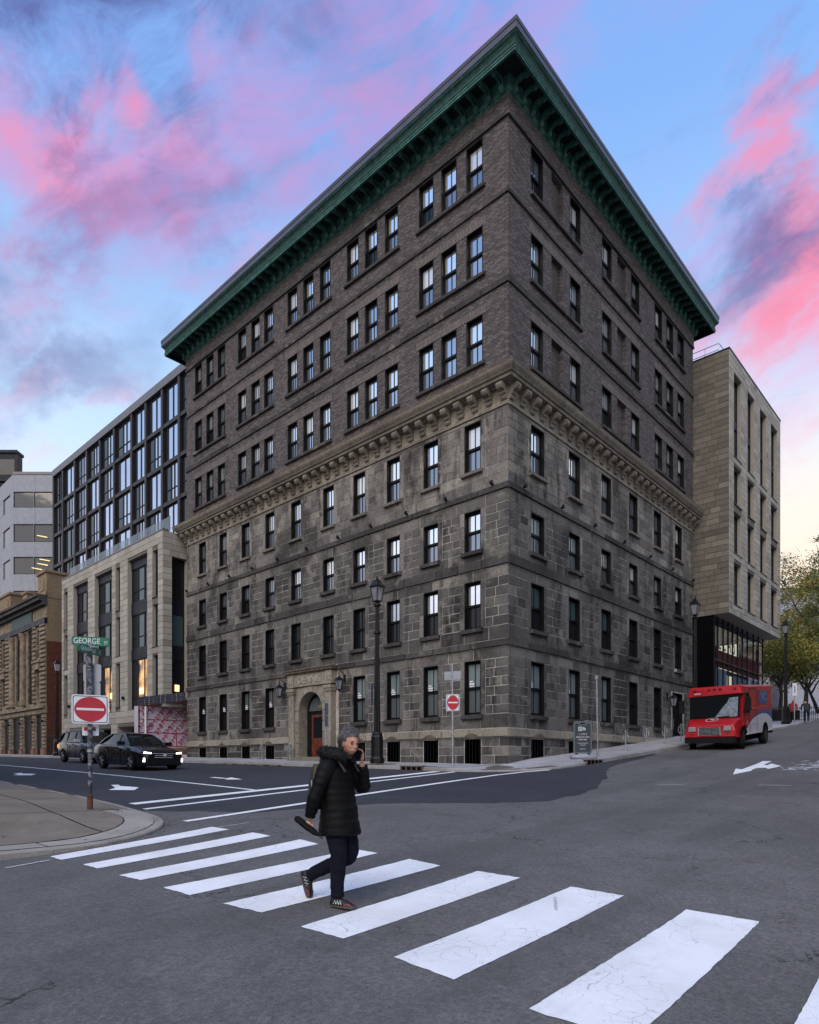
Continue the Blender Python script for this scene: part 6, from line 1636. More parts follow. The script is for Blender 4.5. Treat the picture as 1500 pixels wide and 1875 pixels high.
# ------------------------------------------------------------------ cars
def wheel_at(par, x, y, R0, wd, s, rim, steer=0., spokes=5):
    T = Matrix.Translation((x, y, R0)) @ Matrix.Rotation(steer, 4, 'Z'); wheel(R0, wd, T, par, rim, spokes, s)
RIMM = simple('alloy_rim', (.34, .34, .37), .3, .7, .08)
HEADL = simple('lit_headlight', (1, .95, .8), .3, emit=(1, .93, .72), es=6.)
DRL = simple('lit_running_light', (1, 1, .95), .3, emit=(1, .97, .88), es=3.5)
def car(label, loc, rz, body, roofs, L, paintm, R0, xf, xr, ghb, suv=False, rot=None):
    t = thing('parked_car' if False else 'car', label, 'car', loc, rz, rot=rot)
    m = MB(); rg = []
    for (x, zb, zs, zc, wb, wm, wt) in body:
        zm = zb + (zs - zb) * .55
        h = [(0, zb), (wb, zb), (wm - .02, zb + .12), (wm, zm), (wm - .015, zs - .09), (wt, zs), (wt - .10, zs + (zc - zs) * .7), (wt * .45, zc - .004), (0, zc)]
        rg.append([(x, y, z) for y, z in h] + [(x, -y, z) for y, z in h[-2:0:-1]])
    m.rings(rg); b = m.obj('body', paintm, t, world=False, fix=True, angle=32)
    # greenhouse
    m = MB(); rg = []
    for (x, zb, zr, hb, hr) in ghb:
        c = .035 if zr - zb > .2 else 0
        rg.append([(x, -hb, zb), (x, -hr, zr - c * .6), (x, -hr * .75, zr), (x, 0, zr + c * .5), (x, hr * .75, zr), (x, hr, zr - c * .6), (x, hb, zb)])
    m.rings(rg); gl = m.obj('windows', GL_CAR, t, world=False, fix=True, angle=25)
    m = MB(); rg = []
    for (x, z, hw) in roofs:
        rg.append([(x, -hw, z - .045), (x, -hw + .05, z), (x, 0, z + .03), (x, hw - .05, z), (x, hw, z - .045), (x, 0, z - .06)])
    m.rings(rg); m.obj('roof', paintm, t, world=False, fix=True, angle=40)
    f0, r0 = ghb[0], ghb[-1]; rf, rb = roofs[0], roofs[-1]
    pm_ = paintm if not suv else BLACK
    for s in (1, -1):
        m = MB(); m.tube([(f0[0], s * (f0[3] + .005), f0[1]), ((f0[0] + rf[0]) / 2, s * (f0[3] * .5 + rf[2] * .5 + .012), (f0[1] + rf[1]) / 2 + .015), (rf[0], s * (rf[2] - .02), rf[1] - .03)], [.035, .032, .035], 6); m.obj('pillar', pm_, t, world=False)
        m = MB(); m.tube([(r0[0], s * (r0[3] + .0), r0[1]), ((r0[0] + rb[0]) / 2, s * (r0[3] * .5 + rb[2] * .5 + .012), (r0[1] + rb[1]) / 2 + .015), (rb[0], s * (rb[2] - .02), rb[1] - .03)], [.055, .05, .045], 6); m.obj('pillar', pm_, t, world=False)
        xb = (xf + xr) / 2 - .02; hb_ = [g for g in ghb if g[0] <= xb + .5][0]
        m = MB(); m.tube([(xb, s * (ghb[2][3] + .0), ghb[2][1] - .01), (xb - .06, s * (rf[2] + .01), rf[1] - .04)], [.035, .03], 6); m.obj('pillar', pm_, t, world=False)
        if suv: m = MB(); m.tube([(xr + .25, s * (ghb[-2][3] + .0), ghb[-2][1]), (xr + .18, s * (rf[2] + .01), rf[1] - .04)], [.04, .035], 6); m.obj('pillar', pm_, t, world=False)
    # mirrors, door handles, chrome strip
    for s in (1, -1):
        m = MB(); m.box(f0[0] - .42, f0[0] - .20, s * .98 - .11, s * .98 + .11, f0[1] + .02, f0[1] + .17); m.obj('mirror', paintm if not suv else VW_, t, world=False)
        for hx in (xf - 1.35, xf - 2.25):
            m = MB(); yy = body[len(body) // 2][5]; m.box(hx - .1, hx + .1, s * yy - .02, s * yy + .02, f0[1] - .10, f0[1] - .07); m.obj('door_handle', paintm, t, world=False)
        m = MB(); yy = body[len(body) // 2][6] + .012
        m.tube([(f0[0] - .35, s * yy, f0[1] + .035), (0, s * (yy + .006), f0[1] + .045), (r0[0] + .55, s * yy, f0[1] + .075)], .012, 5); m.obj('chrome_strip', CHR, t, world=False)
        m = MB(); wm = body[len(body) // 2][5]
        for sx_ in (xf - .95, xf - 1.78, xr + .62): m.box(sx_ - .006, sx_ + .006, s * (wm - .018), s * (wm + .002), .30, f0[1] - .12)
        m.obj('door_seam', VOID, t, world=False)
        for xa in (xf, xr):
            N = 16; F = Face((0, s * (wm - .02), 0), (1, 0, 0), (0, s, 0)); m = MB(); rr0 = R0 + .055
            m.prism([(xa + rr0 * math.cos(math.pi * k / N), R0 - .02 + rr0 * math.sin(math.pi * k / N)) for k in range(N + 1)], F, -.3, .024); m.obj('wheel_arch', VOID, t, world=False)
            wheel_at(t, xa, s * (wm - .085), R0, .21, s, RIMM, 0, 5)
    return t
sed = [(2.36, .27, .60, .66, .60, .66, .58), (2.28, .20, .68, .75, .74, .80, .70), (2.02, .17, .76, .83, .80, .875, .78), (1.45, .17, .84, .91, .82, .90, .80), (.95, .17, .90, .97, .83, .90, .83),
       (.2, .17, .93, .96, .83, .90, .85), (-.8, .17, .96, .98, .83, .90, .85), (-1.5, .18, .985, 1.02, .83, .895, .83), (-2.0, .22, 1.0, 1.06, .80, .87, .78), (-2.28, .28, .96, 1.03, .72, .81, .70), (-2.36, .36, .85, .92, .62, .72, .62)]
sgh = [(1.05, .945, .955, .72, .70), (.62, .945, 1.20, .775, .64), (.18, .95, 1.42, .79, .58), (-.35, .955, 1.455, .79, .58), (-.95, .965, 1.42, .78, .57), (-1.45, .985, 1.24, .76, .62), (-1.88, 1.01, 1.04, .70, .68)]
sroof = [(.22, 1.425, .585), (-.1, 1.455, .60), (-.5, 1.465, .60), (-.98, 1.435, .59)]
BLKP = simple('black_car_paint', (.006, .006, .009), .28, var=.1, spec=.3, coat=.45)
cx, cy = -7.78, 13.1; sl_ = math.atan((zroad(cx, cy + 1.3) - zroad(cx, cy - 1.3)) / 2.6); rl_ = math.atan((zroad(cx + .8, cy) - zroad(cx - .8, cy)) / 1.6)
c1 = car('black sedan with lit headlights driving toward the crossing', (cx, cy, (zroad(cx + .8, cy) + zroad(cx - .8, cy)) / 2), 0, sed, sroof, 4.7, BLKP, .325, 1.42, -1.26, sgh, rot=(rl_ if False else 0, sl_, rad(-90)))
for s in (1, -1):
    m = MB(); m.add([(2.31, s * .46, .70), (2.20, s * .80, .74), (1.98, s * .885, .80), (1.98, s * .88, .70), (2.22, s * .815, .64), (2.335, s * .46, .64)], [(0, 1, 2, 3, 4, 5)]); h_ = m.obj('headlight', LENS, c1, world=False)
    m = MB(); m.add([(2.352, s * .50, .685), (2.262, s * .76, .715), (2.272, s * .775, .66), (2.362, s * .50, .65)], [(0, 1, 2, 3)]); m.obj('lit_lamp', HEADL, h_, world=False)
    m = MB(); m.box(2.20, 2.33, s * .77 - .025, s * .77 + .025, .33, .48); m.obj('running_light', DRL, c1, world=False)
m = MB(); m.box(2.2, 2.385, -.66, .66, .22, .44); gr = m.obj('lower_grille', PLAST, c1, world=False)
m = MB(); m.box(2.25, 2.372, -.5, .5, .52, .645); m.obj('grille', BLACK, c1, world=False)
for z_ in (.50, .575, .65): m = MB(); m.tube([(2.28, -.60, z_ + .012), (2.385, -.3, z_), (2.395, 0, z_), (2.385, .3, z_), (2.28, .60, z_ + .012)], .012, 5); m.obj('chrome_bar', CHR, c1, world=False)
m = MB(); N = 20; m.rings([[(2.41, r * math.cos(2 * math.pi * k / N), .60 + r * math.sin(2 * math.pi * k / N)) for k in range(N)] for r in (.062, .048)], caps=False)
for a_, b_ in (((-.035, .635), (-.012, .60)), ((-.012, .60), (0, .63)), ((0, .63), (.012, .60)), ((.012, .60), (.035, .635)), ((-.045, .61), (-.02, .56)), ((-.02, .56), (0, .59)), ((0, .59), (.02, .56)), ((.02, .56), (.045, .61))): m.tube([(2.41, a_[0], a_[1]), (2.41, b_[0], b_[1])], .006, 4)
m.obj('badge', CHR, c1, world=False)
m = MB(); m.box(-.06, .06, -.05, .05, 0, .09); 
suvb = [(2.28, .34, .66, .74, .60, .70, .60), (2.20, .26, .84, .90, .74, .82, .72), (1.95, .24, .93, 1.0, .80, .88, .78), (1.3, .24, .98, 1.06, .82, .905, .80), (.95, .24, 1.0, 1.08, .83, .91, .83), (.1, .24, 1.02, 1.04, .83, .91, .86), (-1.0, .24, 1.04, 1.05, .83, .91, .86), (-1.7, .26, 1.06, 1.07, .82, .90, .84), (-2.15, .32, 1.05, 1.06, .76, .85, .80), (-2.28, .40, .98, 1.0, .70, .78, .74)]
suvg = [(1.12, 1.05, 1.06, .74, .72), (.72, 1.04, 1.33, .79, .68), (.35, 1.04, 1.60, .81, .64), (-.5, 1.05, 1.66, .82, .64), (-1.5, 1.06, 1.63, .81, .63), (-2.0, 1.06, 1.45, .79, .66), (-2.18, 1.06, 1.10, .78, .76)]
suvr = [(.40, 1.61, .655), (-.2, 1.655, .665), (-1.1, 1.66, .665), (-1.85, 1.60, .655)]
GRYP = simple('slate_grey_car_paint', (.050, .055, .078), .3, .3, .08, coat=.5)
cx, cy = -5.95, 22.6; sl_ = math.atan((zroad(cx, cy + 1.3) - zroad(cx, cy - 1.3)) / 2.6)
c2 = car('slate grey estate car waiting behind the black sedan', (cx, cy, zroad(cx, cy)), 0, suvb, suvr, 4.6, GRYP, .35, 1.38, -1.28, suvg, True, rot=(0, sl_, rad(-90)))
for s in (1, -1):
    m = MB(); m.tube([(.2, s * .62, 1.66), (.1, s * .62, 1.71), (-1.5, s * .62, 1.71), (-1.7, s * .62, 1.64)], .018, 6); m.obj('roof_rail', ALU, c2, world=False)
    m = MB(); m.add([(2.22, s * .5, .86), (2.1, s * .80, .88), (1.95, s * .875, .90), (1.97, s * .88, .74), (2.2, s * .82, .70), (2.28, s * .5, .72)], [(0, 1, 2, 3, 4, 5)]); m.obj('headlight', LENS, c2, world=False)
    m = MB(); m.box(-2.2, -2.12, s * .84 - .03, s * .84 + .03, .75, .95); m.obj('tail_light', simple('amber_glow', (.6, .25, .08), .4, emit=(1, .45, .12), es=.8) if 'amber_glow' not in MATS else MATS['amber_glow'], c2, world=False)
m = MB(); m.box(2.1, 2.30, -.8, .8, .30, .52); m.obj('bumper', simple('silver_cladding', (.28, .28, .31), .4, .4), c2, world=False)
m = MB(); m.box(2.15, 2.27, -.45, .45, .62, .84); m.obj('grille', BLACK, c2, world=False)

# ------------------------------------------------------------------ people
def skin_mesh(name, verts, edges, mats, sub=2, root=0):
    """verts: list of (co, (rx, ry)); grown with a skin modifier and baked to one mesh"""
    me = bpy.data.meshes.new(name); me.from_pydata([v[0] for v in verts], edges, [])
    o = bpy.data.objects.new(name, me); COL.objects.link(o)
    md = o.modifiers.new('s', 'SKIN'); md.use_smooth_shade = True; md.branch_smoothing = .6
    for i, v in enumerate(verts):
        sv_ = me.skin_vertices[0].data[i]; r = v[1]; sv_.radius = r if hasattr(r, '__len__') else (r, r); sv_.use_root = (i == root)
    ss = o.modifiers.new('d', 'SUBSURF'); ss.levels = sub; ss.render_levels = sub
    dg = bpy.context.evaluated_depsgraph_get(); dg.update()
    out = bpy.data.meshes.new_from_object(o.evaluated_get(dg)); out.name = name
    out.materials.clear()
    for m_ in (mats if isinstance(mats, (list, tuple)) else [mats]): out.materials.append(m_)
    out.polygons.foreach_set('use_smooth', [True] * len(out.polygons))
    bpy.data.objects.remove(o); bpy.data.meshes.remove(me); return out
def chain(vs, es, pts, start=None):
    p = start
    for co, r in pts:
        vs.append((co, r)); k = len(vs) - 1
        if p is not None: es.append((p, k))
        p = k
    return p
COAT = simple('black_quilted_coat', (.0026, .0026, .0032), .6, var=.4, scale=12, spec=.16, local=True, bmp=.3)
FUR = simple('black_fur', (.004, .004, .005), .85, var=.4, scale=40, local=True)
JEAN = simple('dark_navy_jeans', (.0050, .006, .013), .85, var=.3, scale=30, local=True, bmp=.15, spec=.15)
HAIRM = simple('grey_hair', (.085, .08, .085), .55, var=.55, scale=34, local=True)
HAIRD = simple('dark_hair', (.02, .018, .018), .6, var=.4, scale=34, local=True)
SHOE = simple('black_shoe', (.010, .010, .011), .55, var=.2, local=True)
SCARF = simple('brown_scarf', (.040, .026, .014), .9, var=.4, scale=30, local=True)
px_, py_ = -15.76, -8.85
MAN = thing('person', 'walking person in a black quilted coat holding a phone to the ear on the crosswalk', 'person', (px_, py_, zroad(px_, py_) + .012), rad(-74))
# local frame: +X forward (walking direction), +Y to the person's left, Z up
HC = Vector((.055, .005, 1.585))       # head centre
vs, es = [], []
pel = chain(vs, es, [((-.06, 0, .90), (.15, .13))])
ch = chain(vs, es, [((-.07, 0, 1.05), (.145, .12)), ((-.08, 0, 1.22), (.16, .13)), ((-.075, 0, 1.36), (.13, .11))], pel)
nk = chain(vs, es, [((-.04, 0, 1.44), (.062, .062)), ((.0, .0, 1.50), (.060, .060))], ch)
# left leg (trailing, bent), right leg (standing)
chain(vs, es, [((-.05, .09, .84), (.095, .09)), ((.0, .09, .50), (.062, .062)), ((-.16, .085, .40), (.058, .055)), ((-.42, .08, .27), (.042, .042)), ((-.49, .08, .22), (.04, .04))], pel)
chain(vs, es, [((-.06, -.09, .84), (.095, .09)), ((-.02, -.09, .48), (.064, .062)), ((-.03, -.09, .28), (.05, .05)), ((-.02, -.09, .10), (.042, .042))], pel)
# arms: right hangs back, left folds up to the ear
rs = chain(vs, es, [((-.09, -.16, 1.36), (.065, .06))], ch)
chain(vs, es, [((-.13, -.235, 1.20), (.05, .05)), ((-.17, -.26, 1.06), (.043, .043)), ((-.215, -.255, .92), (.033, .033)), ((-.245, -.25, .83), (.028, .033))], rs)
ls = chain(vs, es, [((-.06, .16, 1.36), (.065, .06))], ch)
chain(vs, es, [((.0, .235, 1.22), (.05, .05)), ((.05, .255, 1.13), (.043, .043)), ((.09, .20, 1.27), (.036, .036)), ((.105, .145, 1.40), (.029, .029))], ls)
body_me = skin_mesh('body', vs, es, SKIN, 2, 0)
# head: sculpted from an ellipsoid so that it has brow, nose, mouth, chin; merged into the body mesh
def head_bm(bm, c, s=1., yaw=0., tilt=0.):
    r = bmesh.ops.create_uvsphere(bm, u_segments=40, v_segments=30, radius=1.)
    T = Matrix.Translation(c) @ Matrix.Rotation(yaw, 4, 'Z') @ Matrix.Rotation(tilt, 4, 'Y')
    for v in r['verts']:
        x, y, z = v.co
        fx = .100 if x > 0 else .098
        wy = .074 * (1 if z > -.1 else 1 - .36 * min(1, (-z - .1) / .8) ** 1.2)
        p = Vector((x * fx, y * wy, z * .120 if z > 0 else z * .118))
        f = max(0, x)
        if z < -.45: p.x += .018 * f                                     # chin
        p.x -= .012 * f * math.exp(-((z - .02) / .13) ** 2) * math.exp(-((abs(y) - .40) / .18) ** 2) * 1.6      # eye sockets
        p.x += .012 * f * math.exp(-((z - .20) / .09) ** 2) * math.exp(-(y / .5) ** 2)                          # brow
        nose = math.exp(-(y / .13) ** 2) * (math.exp(-((z + .22) / .10) ** 2) * .030 + math.exp(-((z + .05) / .15) ** 2) * .014)
        p.x += nose * (1 if x > .3 else 0)
        p.x += .008 * f * math.exp(-((z + .50) / .05) ** 2) * math.exp(-(y / .26) ** 2) - .007 * f * math.exp(-((z + .56) / .025) ** 2) * math.exp(-(y / .3) ** 2) + .006 * f * math.exp(-((z + .63) / .05) ** 2) * math.exp(-(y / .24) ** 2)
        v.co = T @ (p * s)
    for sd_ in (1, -1):      # ears
        e = bmesh.ops.create_uvsphere(bm, u_segments=10, v_segments=8, radius=1.)
        for v in e['verts']: v.co = T @ (Vector((v.co.x * .022 - .008, sd_ * (.074 + v.co.y * .010 + .006 * (-v.co.x)), v.co.z * .034 - .008)) * s)
    return T
def hand_bm(bm, wrist, fwd, side, up_, curl, s=1., thumb=1):
    """palm box plus five tapered bent fingers; fwd = finger direction, side = across the palm, up_ = back of the hand"""
    def tube(pts, rad_):
        rgs = []
        for i, p in enumerate(pts):
            tg = (pts[min(i + 1, len(pts) - 1)] - pts[max(0, i - 1)]).normalized(); a = tg.cross(up_).normalized() if abs(tg.dot(up_)) < .95 else tg.cross(fwd).normalized(); b = tg.cross(a)
            rgs.append([bm.verts.new(p + (a * math.cos(k * math.pi / 4) + b * math.sin(k * math.pi / 4)) * rad_[i]) for k in range(8)])
        for r0, r1 in zip(rgs[:-1], rgs[1:]):
            for k in range(8): bm.faces.new((r0[k], r0[(k + 1) % 8], r1[(k + 1) % 8], r1[k]))
        bm.faces.new(rgs[0][::-1]); bm.faces.new(rgs[-1])
    prev = None
    for i, (d, wd_, th) in enumerate(((0, .024, .020), (.03, .034, .018), (.065, .042, .015), (.085, .040, .013))):
        rgn = [bm.verts.new(wrist + (fwd * d + side * wd_ * math.cos(k * math.pi / 5) + up_ * th * math.sin(k * math.pi / 5)) * s) for k in range(10)]
        if prev:
            for k in range(10): bm.faces.new((prev[k], prev[(k + 1) % 10], rgn[(k + 1) % 10], rgn[k]))
        else: bm.faces.new(rgn[::-1])
        prev = rgn
    bm.faces.new(prev)
    for i, (off, Lf) in enumerate(((-.030, .068), (-.010, .078), (.010, .074), (.030, .058))):
        p = wrist + (fwd * .078 + side * off) * s; pts = [p]; ang = curl[0] * .3; 
        for j, fr_ in enumerate((.42, .32, .26)):
            ang += curl[min(j, len(curl) - 1)]
            p = p + (fwd * math.cos(ang) - up_ * math.sin(ang)) * Lf * fr_ * s; pts.append(p)
        tube(pts, [.0095 * s, .0088 * s, .008 * s, .006 * s])
    p = wrist + (fwd * .02 + side * -.034 * thumb) * s; q = p + (fwd * .035 - side * .022 * thumb - up_ * .012) * s; r = q + (fwd * .034 - side * .004 * thumb - up_ * .014) * s
    tube([p, q, r], [.012 * s, .0105 * s, .0075 * s])
bm = bmesh.new(); bm.from_mesh(body_me)
HT = head_bm(bm, HC, 1.0, rad(-24), rad(12))
wl = Vector((.108, .135, 1.405)); fwd_ = Vector((.02, -.12, .99)).normalized(); upv = Vector((.35, .93, .1)); upv = (upv - fwd_ * upv.dot(fwd_)).normalized(); sdv = fwd_.cross(upv)
hand_bm(bm, wl, fwd_, sdv, upv, (.35, .55, .5), 1.05, -1)
wr = Vector((-.25, -.25, .83)); fr2 = Vector((-.25, .02, -.97)).normalized(); up2 = Vector((0, -1, 0)); sd2 = fr2.cross(up2)
hand_bm(bm, wr, fr2, sd2, up2, (.7, .9, .8), 1.05, 1)
bm.to_mesh(body_me); bm.free(); body_me.polygons.foreach_set('use_smooth', [True] * len(body_me.polygons))
bo = link('body', body_me, MAN)
# eyes, brows, mouth
for sd_ in (1, -1):
    bm = bmesh.new(); e = bmesh.ops.create_uvsphere(bm, u_segments=12, v_segments=8, radius=.0105)
    me = bpy.data.meshes.new('eye'); bm.transform(HT @ Matrix.Translation((.079, sd_ * .031, .004))); bm.to_mesh(me); bm.free(); me.materials.append(HAIRD); link('eye', me, bo)
    m = MB(); m.tube([HT @ Vector((.094, sd_ * .016, .026)), HT @ Vector((.094, sd_ * .032, .031)), HT @ Vector((.080, sd_ * .052, .024))], [.004, .005, .003], 6); link('eyebrow', m.mesh('eyebrow', HAIRD), bo)
m = MB(); m.tube([HT @ Vector((.090, -.024, -.066)), HT @ Vector((.1005, 0, -.064)), HT @ Vector((.090, .024, -.066))], [.003, .0055, .003], 6); link('mouth', m.mesh('mouth', simple('lips', (.22, .075, .06), .5)), bo)
# hair: swept-back cap of strands over a scalp shell
def hair(T, mat, par, rr_, n=1500, mat2=None):
    m = MB(); bm2 = bmesh.new(); bmesh.ops.create_uvsphere(bm2, u_segments=28, v_segments=20, radius=1.)
    dead = [v for v in bm2.verts if (v.co.x > .40 and v.co.z < .52) or v.co.z < -.40 or (v.co.x > .05 and v.co.z < .10)]
    bmesh.ops.delete(bm2, geom=dead, context='VERTS')
    for v in bm2.verts:
        x, y, z = v.co; v.co = T @ Vector((x * .107 - .004, y * .083, z * .127 + .004))
    bm2.verts.ensure_lookup_table()
    vs_ = [v.co.copy() for v in bm2.verts]; idx = {v: i for i, v in enumerate(bm2.verts)}; m.add(vs_, [[idx[v] for v in f.verts] for f in bm2.faces])
    for _ in range(n):
        a, b_ = rr_.uniform(0, 6.28), rr_.uniform(-.40, 1)
        q = math.sqrt(max(0, 1 - b_ * b_)); x, y, z = q * math.cos(a), q * math.sin(a), b_
        if (x > .42 and z < .5) or (x > .05 and z < .12): continue
        p0 = Vector((x * .107 - .004, y * .083, z * .127 + .004)); dr = Vector((-.5, .25 * y + rr_.gauss(0, .2), .35 * z + rr_.gauss(0, .15))).normalized()
        p1 = p0 + dr * rr_.uniform(.018, .05) + Vector((x, y, z)) * rr_.uniform(.004, .022); sd__ = dr.cross(Vector((x, y, z))).normalized() * .0022
        m.add([T @ (p0 - sd__), T @ (p0 + sd__), T @ p1], [(0, 1, 2)], 1 if z < .25 else 0)
    o = link('hair', m.mesh('hair', [mat, mat2 or mat], smooth=True), par); return o
hair(HT, HAIRM, bo, random.Random(4), 2600, HAIRD)
# coat: quilted shell, sleeves joined in one garment
def tube_rings(path, n=20, bulge=.012, per=.085):
    """path: (centre, rx (front-back), ry (side)) densely resampled with horizontal quilting"""
    rg = []; cs = [Vector(p[0]) for p in path]; tot = 0
    for i in range(len(path) - 1):
        L = (cs[i + 1] - cs[i]).length; k = max(2, int(L / .012))
        for j in range(k):
            t = j / k; c = cs[i].lerp(cs[i + 1], t); rx = path[i][1] + (path[i + 1][1] - path[i][1]) * t; ry = path[i][2] + (path[i + 1][2] - path[i][2]) * t
            tg = (cs[min(i + 1, len(cs) - 1)] - cs[i]).normalized()
            if i + 2 < len(cs): tg = tg.lerp((cs[i + 2] - cs[i + 1]).normalized(), t * .5).normalized()
            b = bulge * abs(math.sin(math.pi * (tot + L * t) / per)) ** .5
            ax = Vector((1, 0, 0)); ax = (ax - tg * ax.dot(tg)).normalized(); ay = tg.cross(ax)
            rg.append([c + ax * (rx + b) * math.cos(2 * math.pi * q / n) + ay * (ry + b) * math.sin(2 * math.pi * q / n) for q in range(n)])
        tot += L
    return rg
m = MB()
m.rings(tube_rings([((-.065, 0, .685), .205, .205), ((-.065, 0, .80), .192, .198), ((-.075, 0, .98), .160, .185), ((-.085, 0, 1.15), .148, .192), ((-.085, 0, 1.28), .138, .195), ((-.08, 0, 1.36), .115, .178), ((-.065, 0, 1.42), .10, .12), ((-.045, 0, 1.46), .085, .09)], 26, .006, .075))
m.rings(tube_rings([((-.085, -.10, 1.365), .085, .085), ((-.095, -.17, 1.345), .085, .08), ((-.13, -.235, 1.20), .075, .07), ((-.17, -.262, 1.06), .066, .062), ((-.21, -.257, .94), .056, .052), ((-.236, -.252, .86), .050, .046)], 16, .006, .07))
m.rings(tube_rings([((-.07, .10, 1.365), .085, .085), ((-.05, .17, 1.34), .085, .08), ((.0, .235, 1.22), .075, .07), ((.035, .262, 1.15), .068, .064), ((.058, .258, 1.125), .06, .06), ((.075, .235, 1.17), .058, .056), ((.095, .19, 1.29), .052, .05), ((.105, .155, 1.375), .046, .044)], 16, .006, .07))
from mathutils import noise as mn
def crease(m, amp, sc_=9.):
    m.v = [tuple(Vector(p) + mn.noise_vector(Vector(p) * sc_) * amp + mn.noise_vector(Vector(p) * sc_ * 3) * amp * .4) for p in m.v]
crease(m, .011)
link('coat', m.mesh('coat', COAT, smooth=True), MAN)
# fur-trimmed hood lying on the shoulders
m = MB(); rf_ = random.Random(12)
for k in range(2600):
    a = rf_.uniform(rad(28), rad(332)); b = rf_.uniform(0, 6.28)
    c = Vector((-.075 + .145 * math.cos(a), .155 * math.sin(a), 1.46 - .03 * math.cos(a) + .02 * abs(math.sin(a)))); rad_v = Vector((math.cos(a), math.sin(a), 0))
    nrm = rad_v * math.cos(b) + Vector((0, 0, 1)) * math.sin(b); p0 = c + nrm * .045
    dv = (nrm + Vector((rf_.gauss(0, .4), rf_.gauss(0, .4), rf_.gauss(0, .4) - .2))).normalized(); p1 = p0 + dv * rf_.uniform(.02, .045); sd__ = dv.cross(Vector((rf_.random(), rf_.random(), .3))).normalized() * .0035
    m.add([p0 - sd__, p0 + sd__, p1], [(0, 1, 2)])
m.rings([[Vector((-.075 + (.145 + .05 * math.cos(b)) * math.cos(a), (.155 + .05 * math.cos(b)) * math.sin(a), 1.46 - .03 * math.cos(a) + .02 * abs(math.sin(a)) + .05 * math.sin(b))) for b in np.linspace(0, 2 * math.pi, 11)[:-1]] for a in np.linspace(rad(30), rad(330), 24)])
m.rings([[Vector((-.20 + .02 * s_, 0, 1.38)) + Vector((-.06 * math.cos(b) - .01, .11 * math.sin(b), s_ * .07)) * 1. for b in np.linspace(0, 2 * math.pi, 13)[:-1]] for s_ in (-1, 0, 1)])
link('hood', m.mesh('hood', FUR), MAN)
m = MB(); m.rings([[Vector((-.02 + (.072 + .02 * math.cos(b)) * math.cos(a), (.078 + .02 * math.cos(b)) * math.sin(a), 1.475 + .03 * math.sin(b) + .02 * -math.cos(a))) for b in np.linspace(0, 2 * math.pi, 9)[:-1]] for a in np.linspace(0, 2 * math.pi, 25)], caps=False)
link('scarf', m.mesh('scarf', SCARF, smooth=True), MAN)
# trousers and shoes
m = MB()
m.rings(tube_rings([((-.06, -.075, .86), .125, .105), ((-.05, -.085, .70), .105, .095), ((-.015, -.09, .50), .078, .074), ((-.025, -.09, .34), .070, .066), ((-.03, -.09, .16), .064, .058), ((-.03, -.09, .085), .066, .058)], 16, .004, .09))
m.rings(tube_rings([((-.06, .075, .86), .125, .105), ((-.03, .085, .70), .105, .095), ((.01, .09, .52), .082, .076), ((-.02, .09, .455), .082, .074), ((-.12, .088, .415), .074, .068), ((-.29, .083, .335), .068, .062), ((-.42, .08, .27), .062, .056), ((-.48, .08, .235), .060, .054)], 16, .004, .09))
crease(m, .007, 11.); link('trousers', m.mesh('trousers', JEAN, smooth=True), MAN)
REDA = simple('red_shoe_accent', (.50, .05, .06), .5); WHA = simple('pale_shoe_accent', (.55, .62, .64), .5)
def shoe(T):
    m = MB(); rg = []
    for x, hw_, z0, z1 in ((-.085, .026, .012, .07), (-.07, .036, .0, .098), (-.03, .040, 0, .112), (.02, .040, 0, .098), (.07, .044, .0, .078), (.12, .048, .0, .060), (.165, .042, .006, .045), (.188, .024, .016, .034)):
        rg.append([T @ Vector((x, hw_ * math.cos(a) * (1.05 if math.sin(a) < 0 else .92), (z0 + z1) / 2 + (z1 - z0) / 2 * math.sin(a))) for a in np.linspace(0, 2 * math.pi, 15)[:-1]])
    m.rings(rg); so2 = link('shoe', m.mesh('shoe', SHOE, smooth=True), MAN)
    m = MB(); ol = [(-.09, .02), (-.07, .040), (.02, .043), (.12, .051), (.17, .044), (.195, .02)]
    po = ol + [(x, -y) for x, y in ol[::-1]]; n = len(po); m.add([T @ Vector((x, y, 0.0)) for x, y in po] + [T @ Vector((x, y, .016 + (.012 if x > .16 else 0))) for x, y in po], [tuple(range(n))[::-1], tuple(range(n, 2 * n))] + [(k, (k + 1) % n, n + (k + 1) % n, n + k) for k in range(n)])
    link('sole', m.mesh('sole', simple('grey_sole', (.06, .05, .05), .7) if 'grey_sole' not in MATS else MATS['grey_sole']), so2)
    for s_ in (1, -1):
        m = MB()
        for k in range(3): m.tube([T @ Vector((-.03 + .032 * k, s_ * .041, .03)), T @ Vector((-.012 + .032 * k, s_ * .0385, .068)), T @ Vector((.002 + .032 * k, s_ * .0415, .032))], .0038, 5)
        link('side_mark', m.mesh('side_mark', WHA), so2)
        m = MB(); m.tube([T @ Vector((.10, s_ * .047, .03)), T @ Vector((.14, s_ * .040, .045)), T @ Vector((.17, s_ * .034, .03))], .004, 5); link('red_mark', m.mesh('red_mark', REDA), so2)
    m = MB()
    for k in range(4): m.tube([T @ Vector((.015 + .022 * k, -.022, .092 - .011 * k)), T @ Vector((.025 + .022 * k, .022, .092 - .011 * k))], .0035, 4)
    link('laces', m.mesh('laces', SHOE), so2)
shoe(Matrix.Translation((-.02, -.09, .0)) @ Matrix.Rotation(rad(-4), 4, 'Z'))
shoe(Matrix.Translation((-.505, .08, .235)) @ Matrix.Rotation(rad(70), 4, 'Y') @ Matrix.Translation((.03, 0, -.055)))
MW = WM[MAN.name]
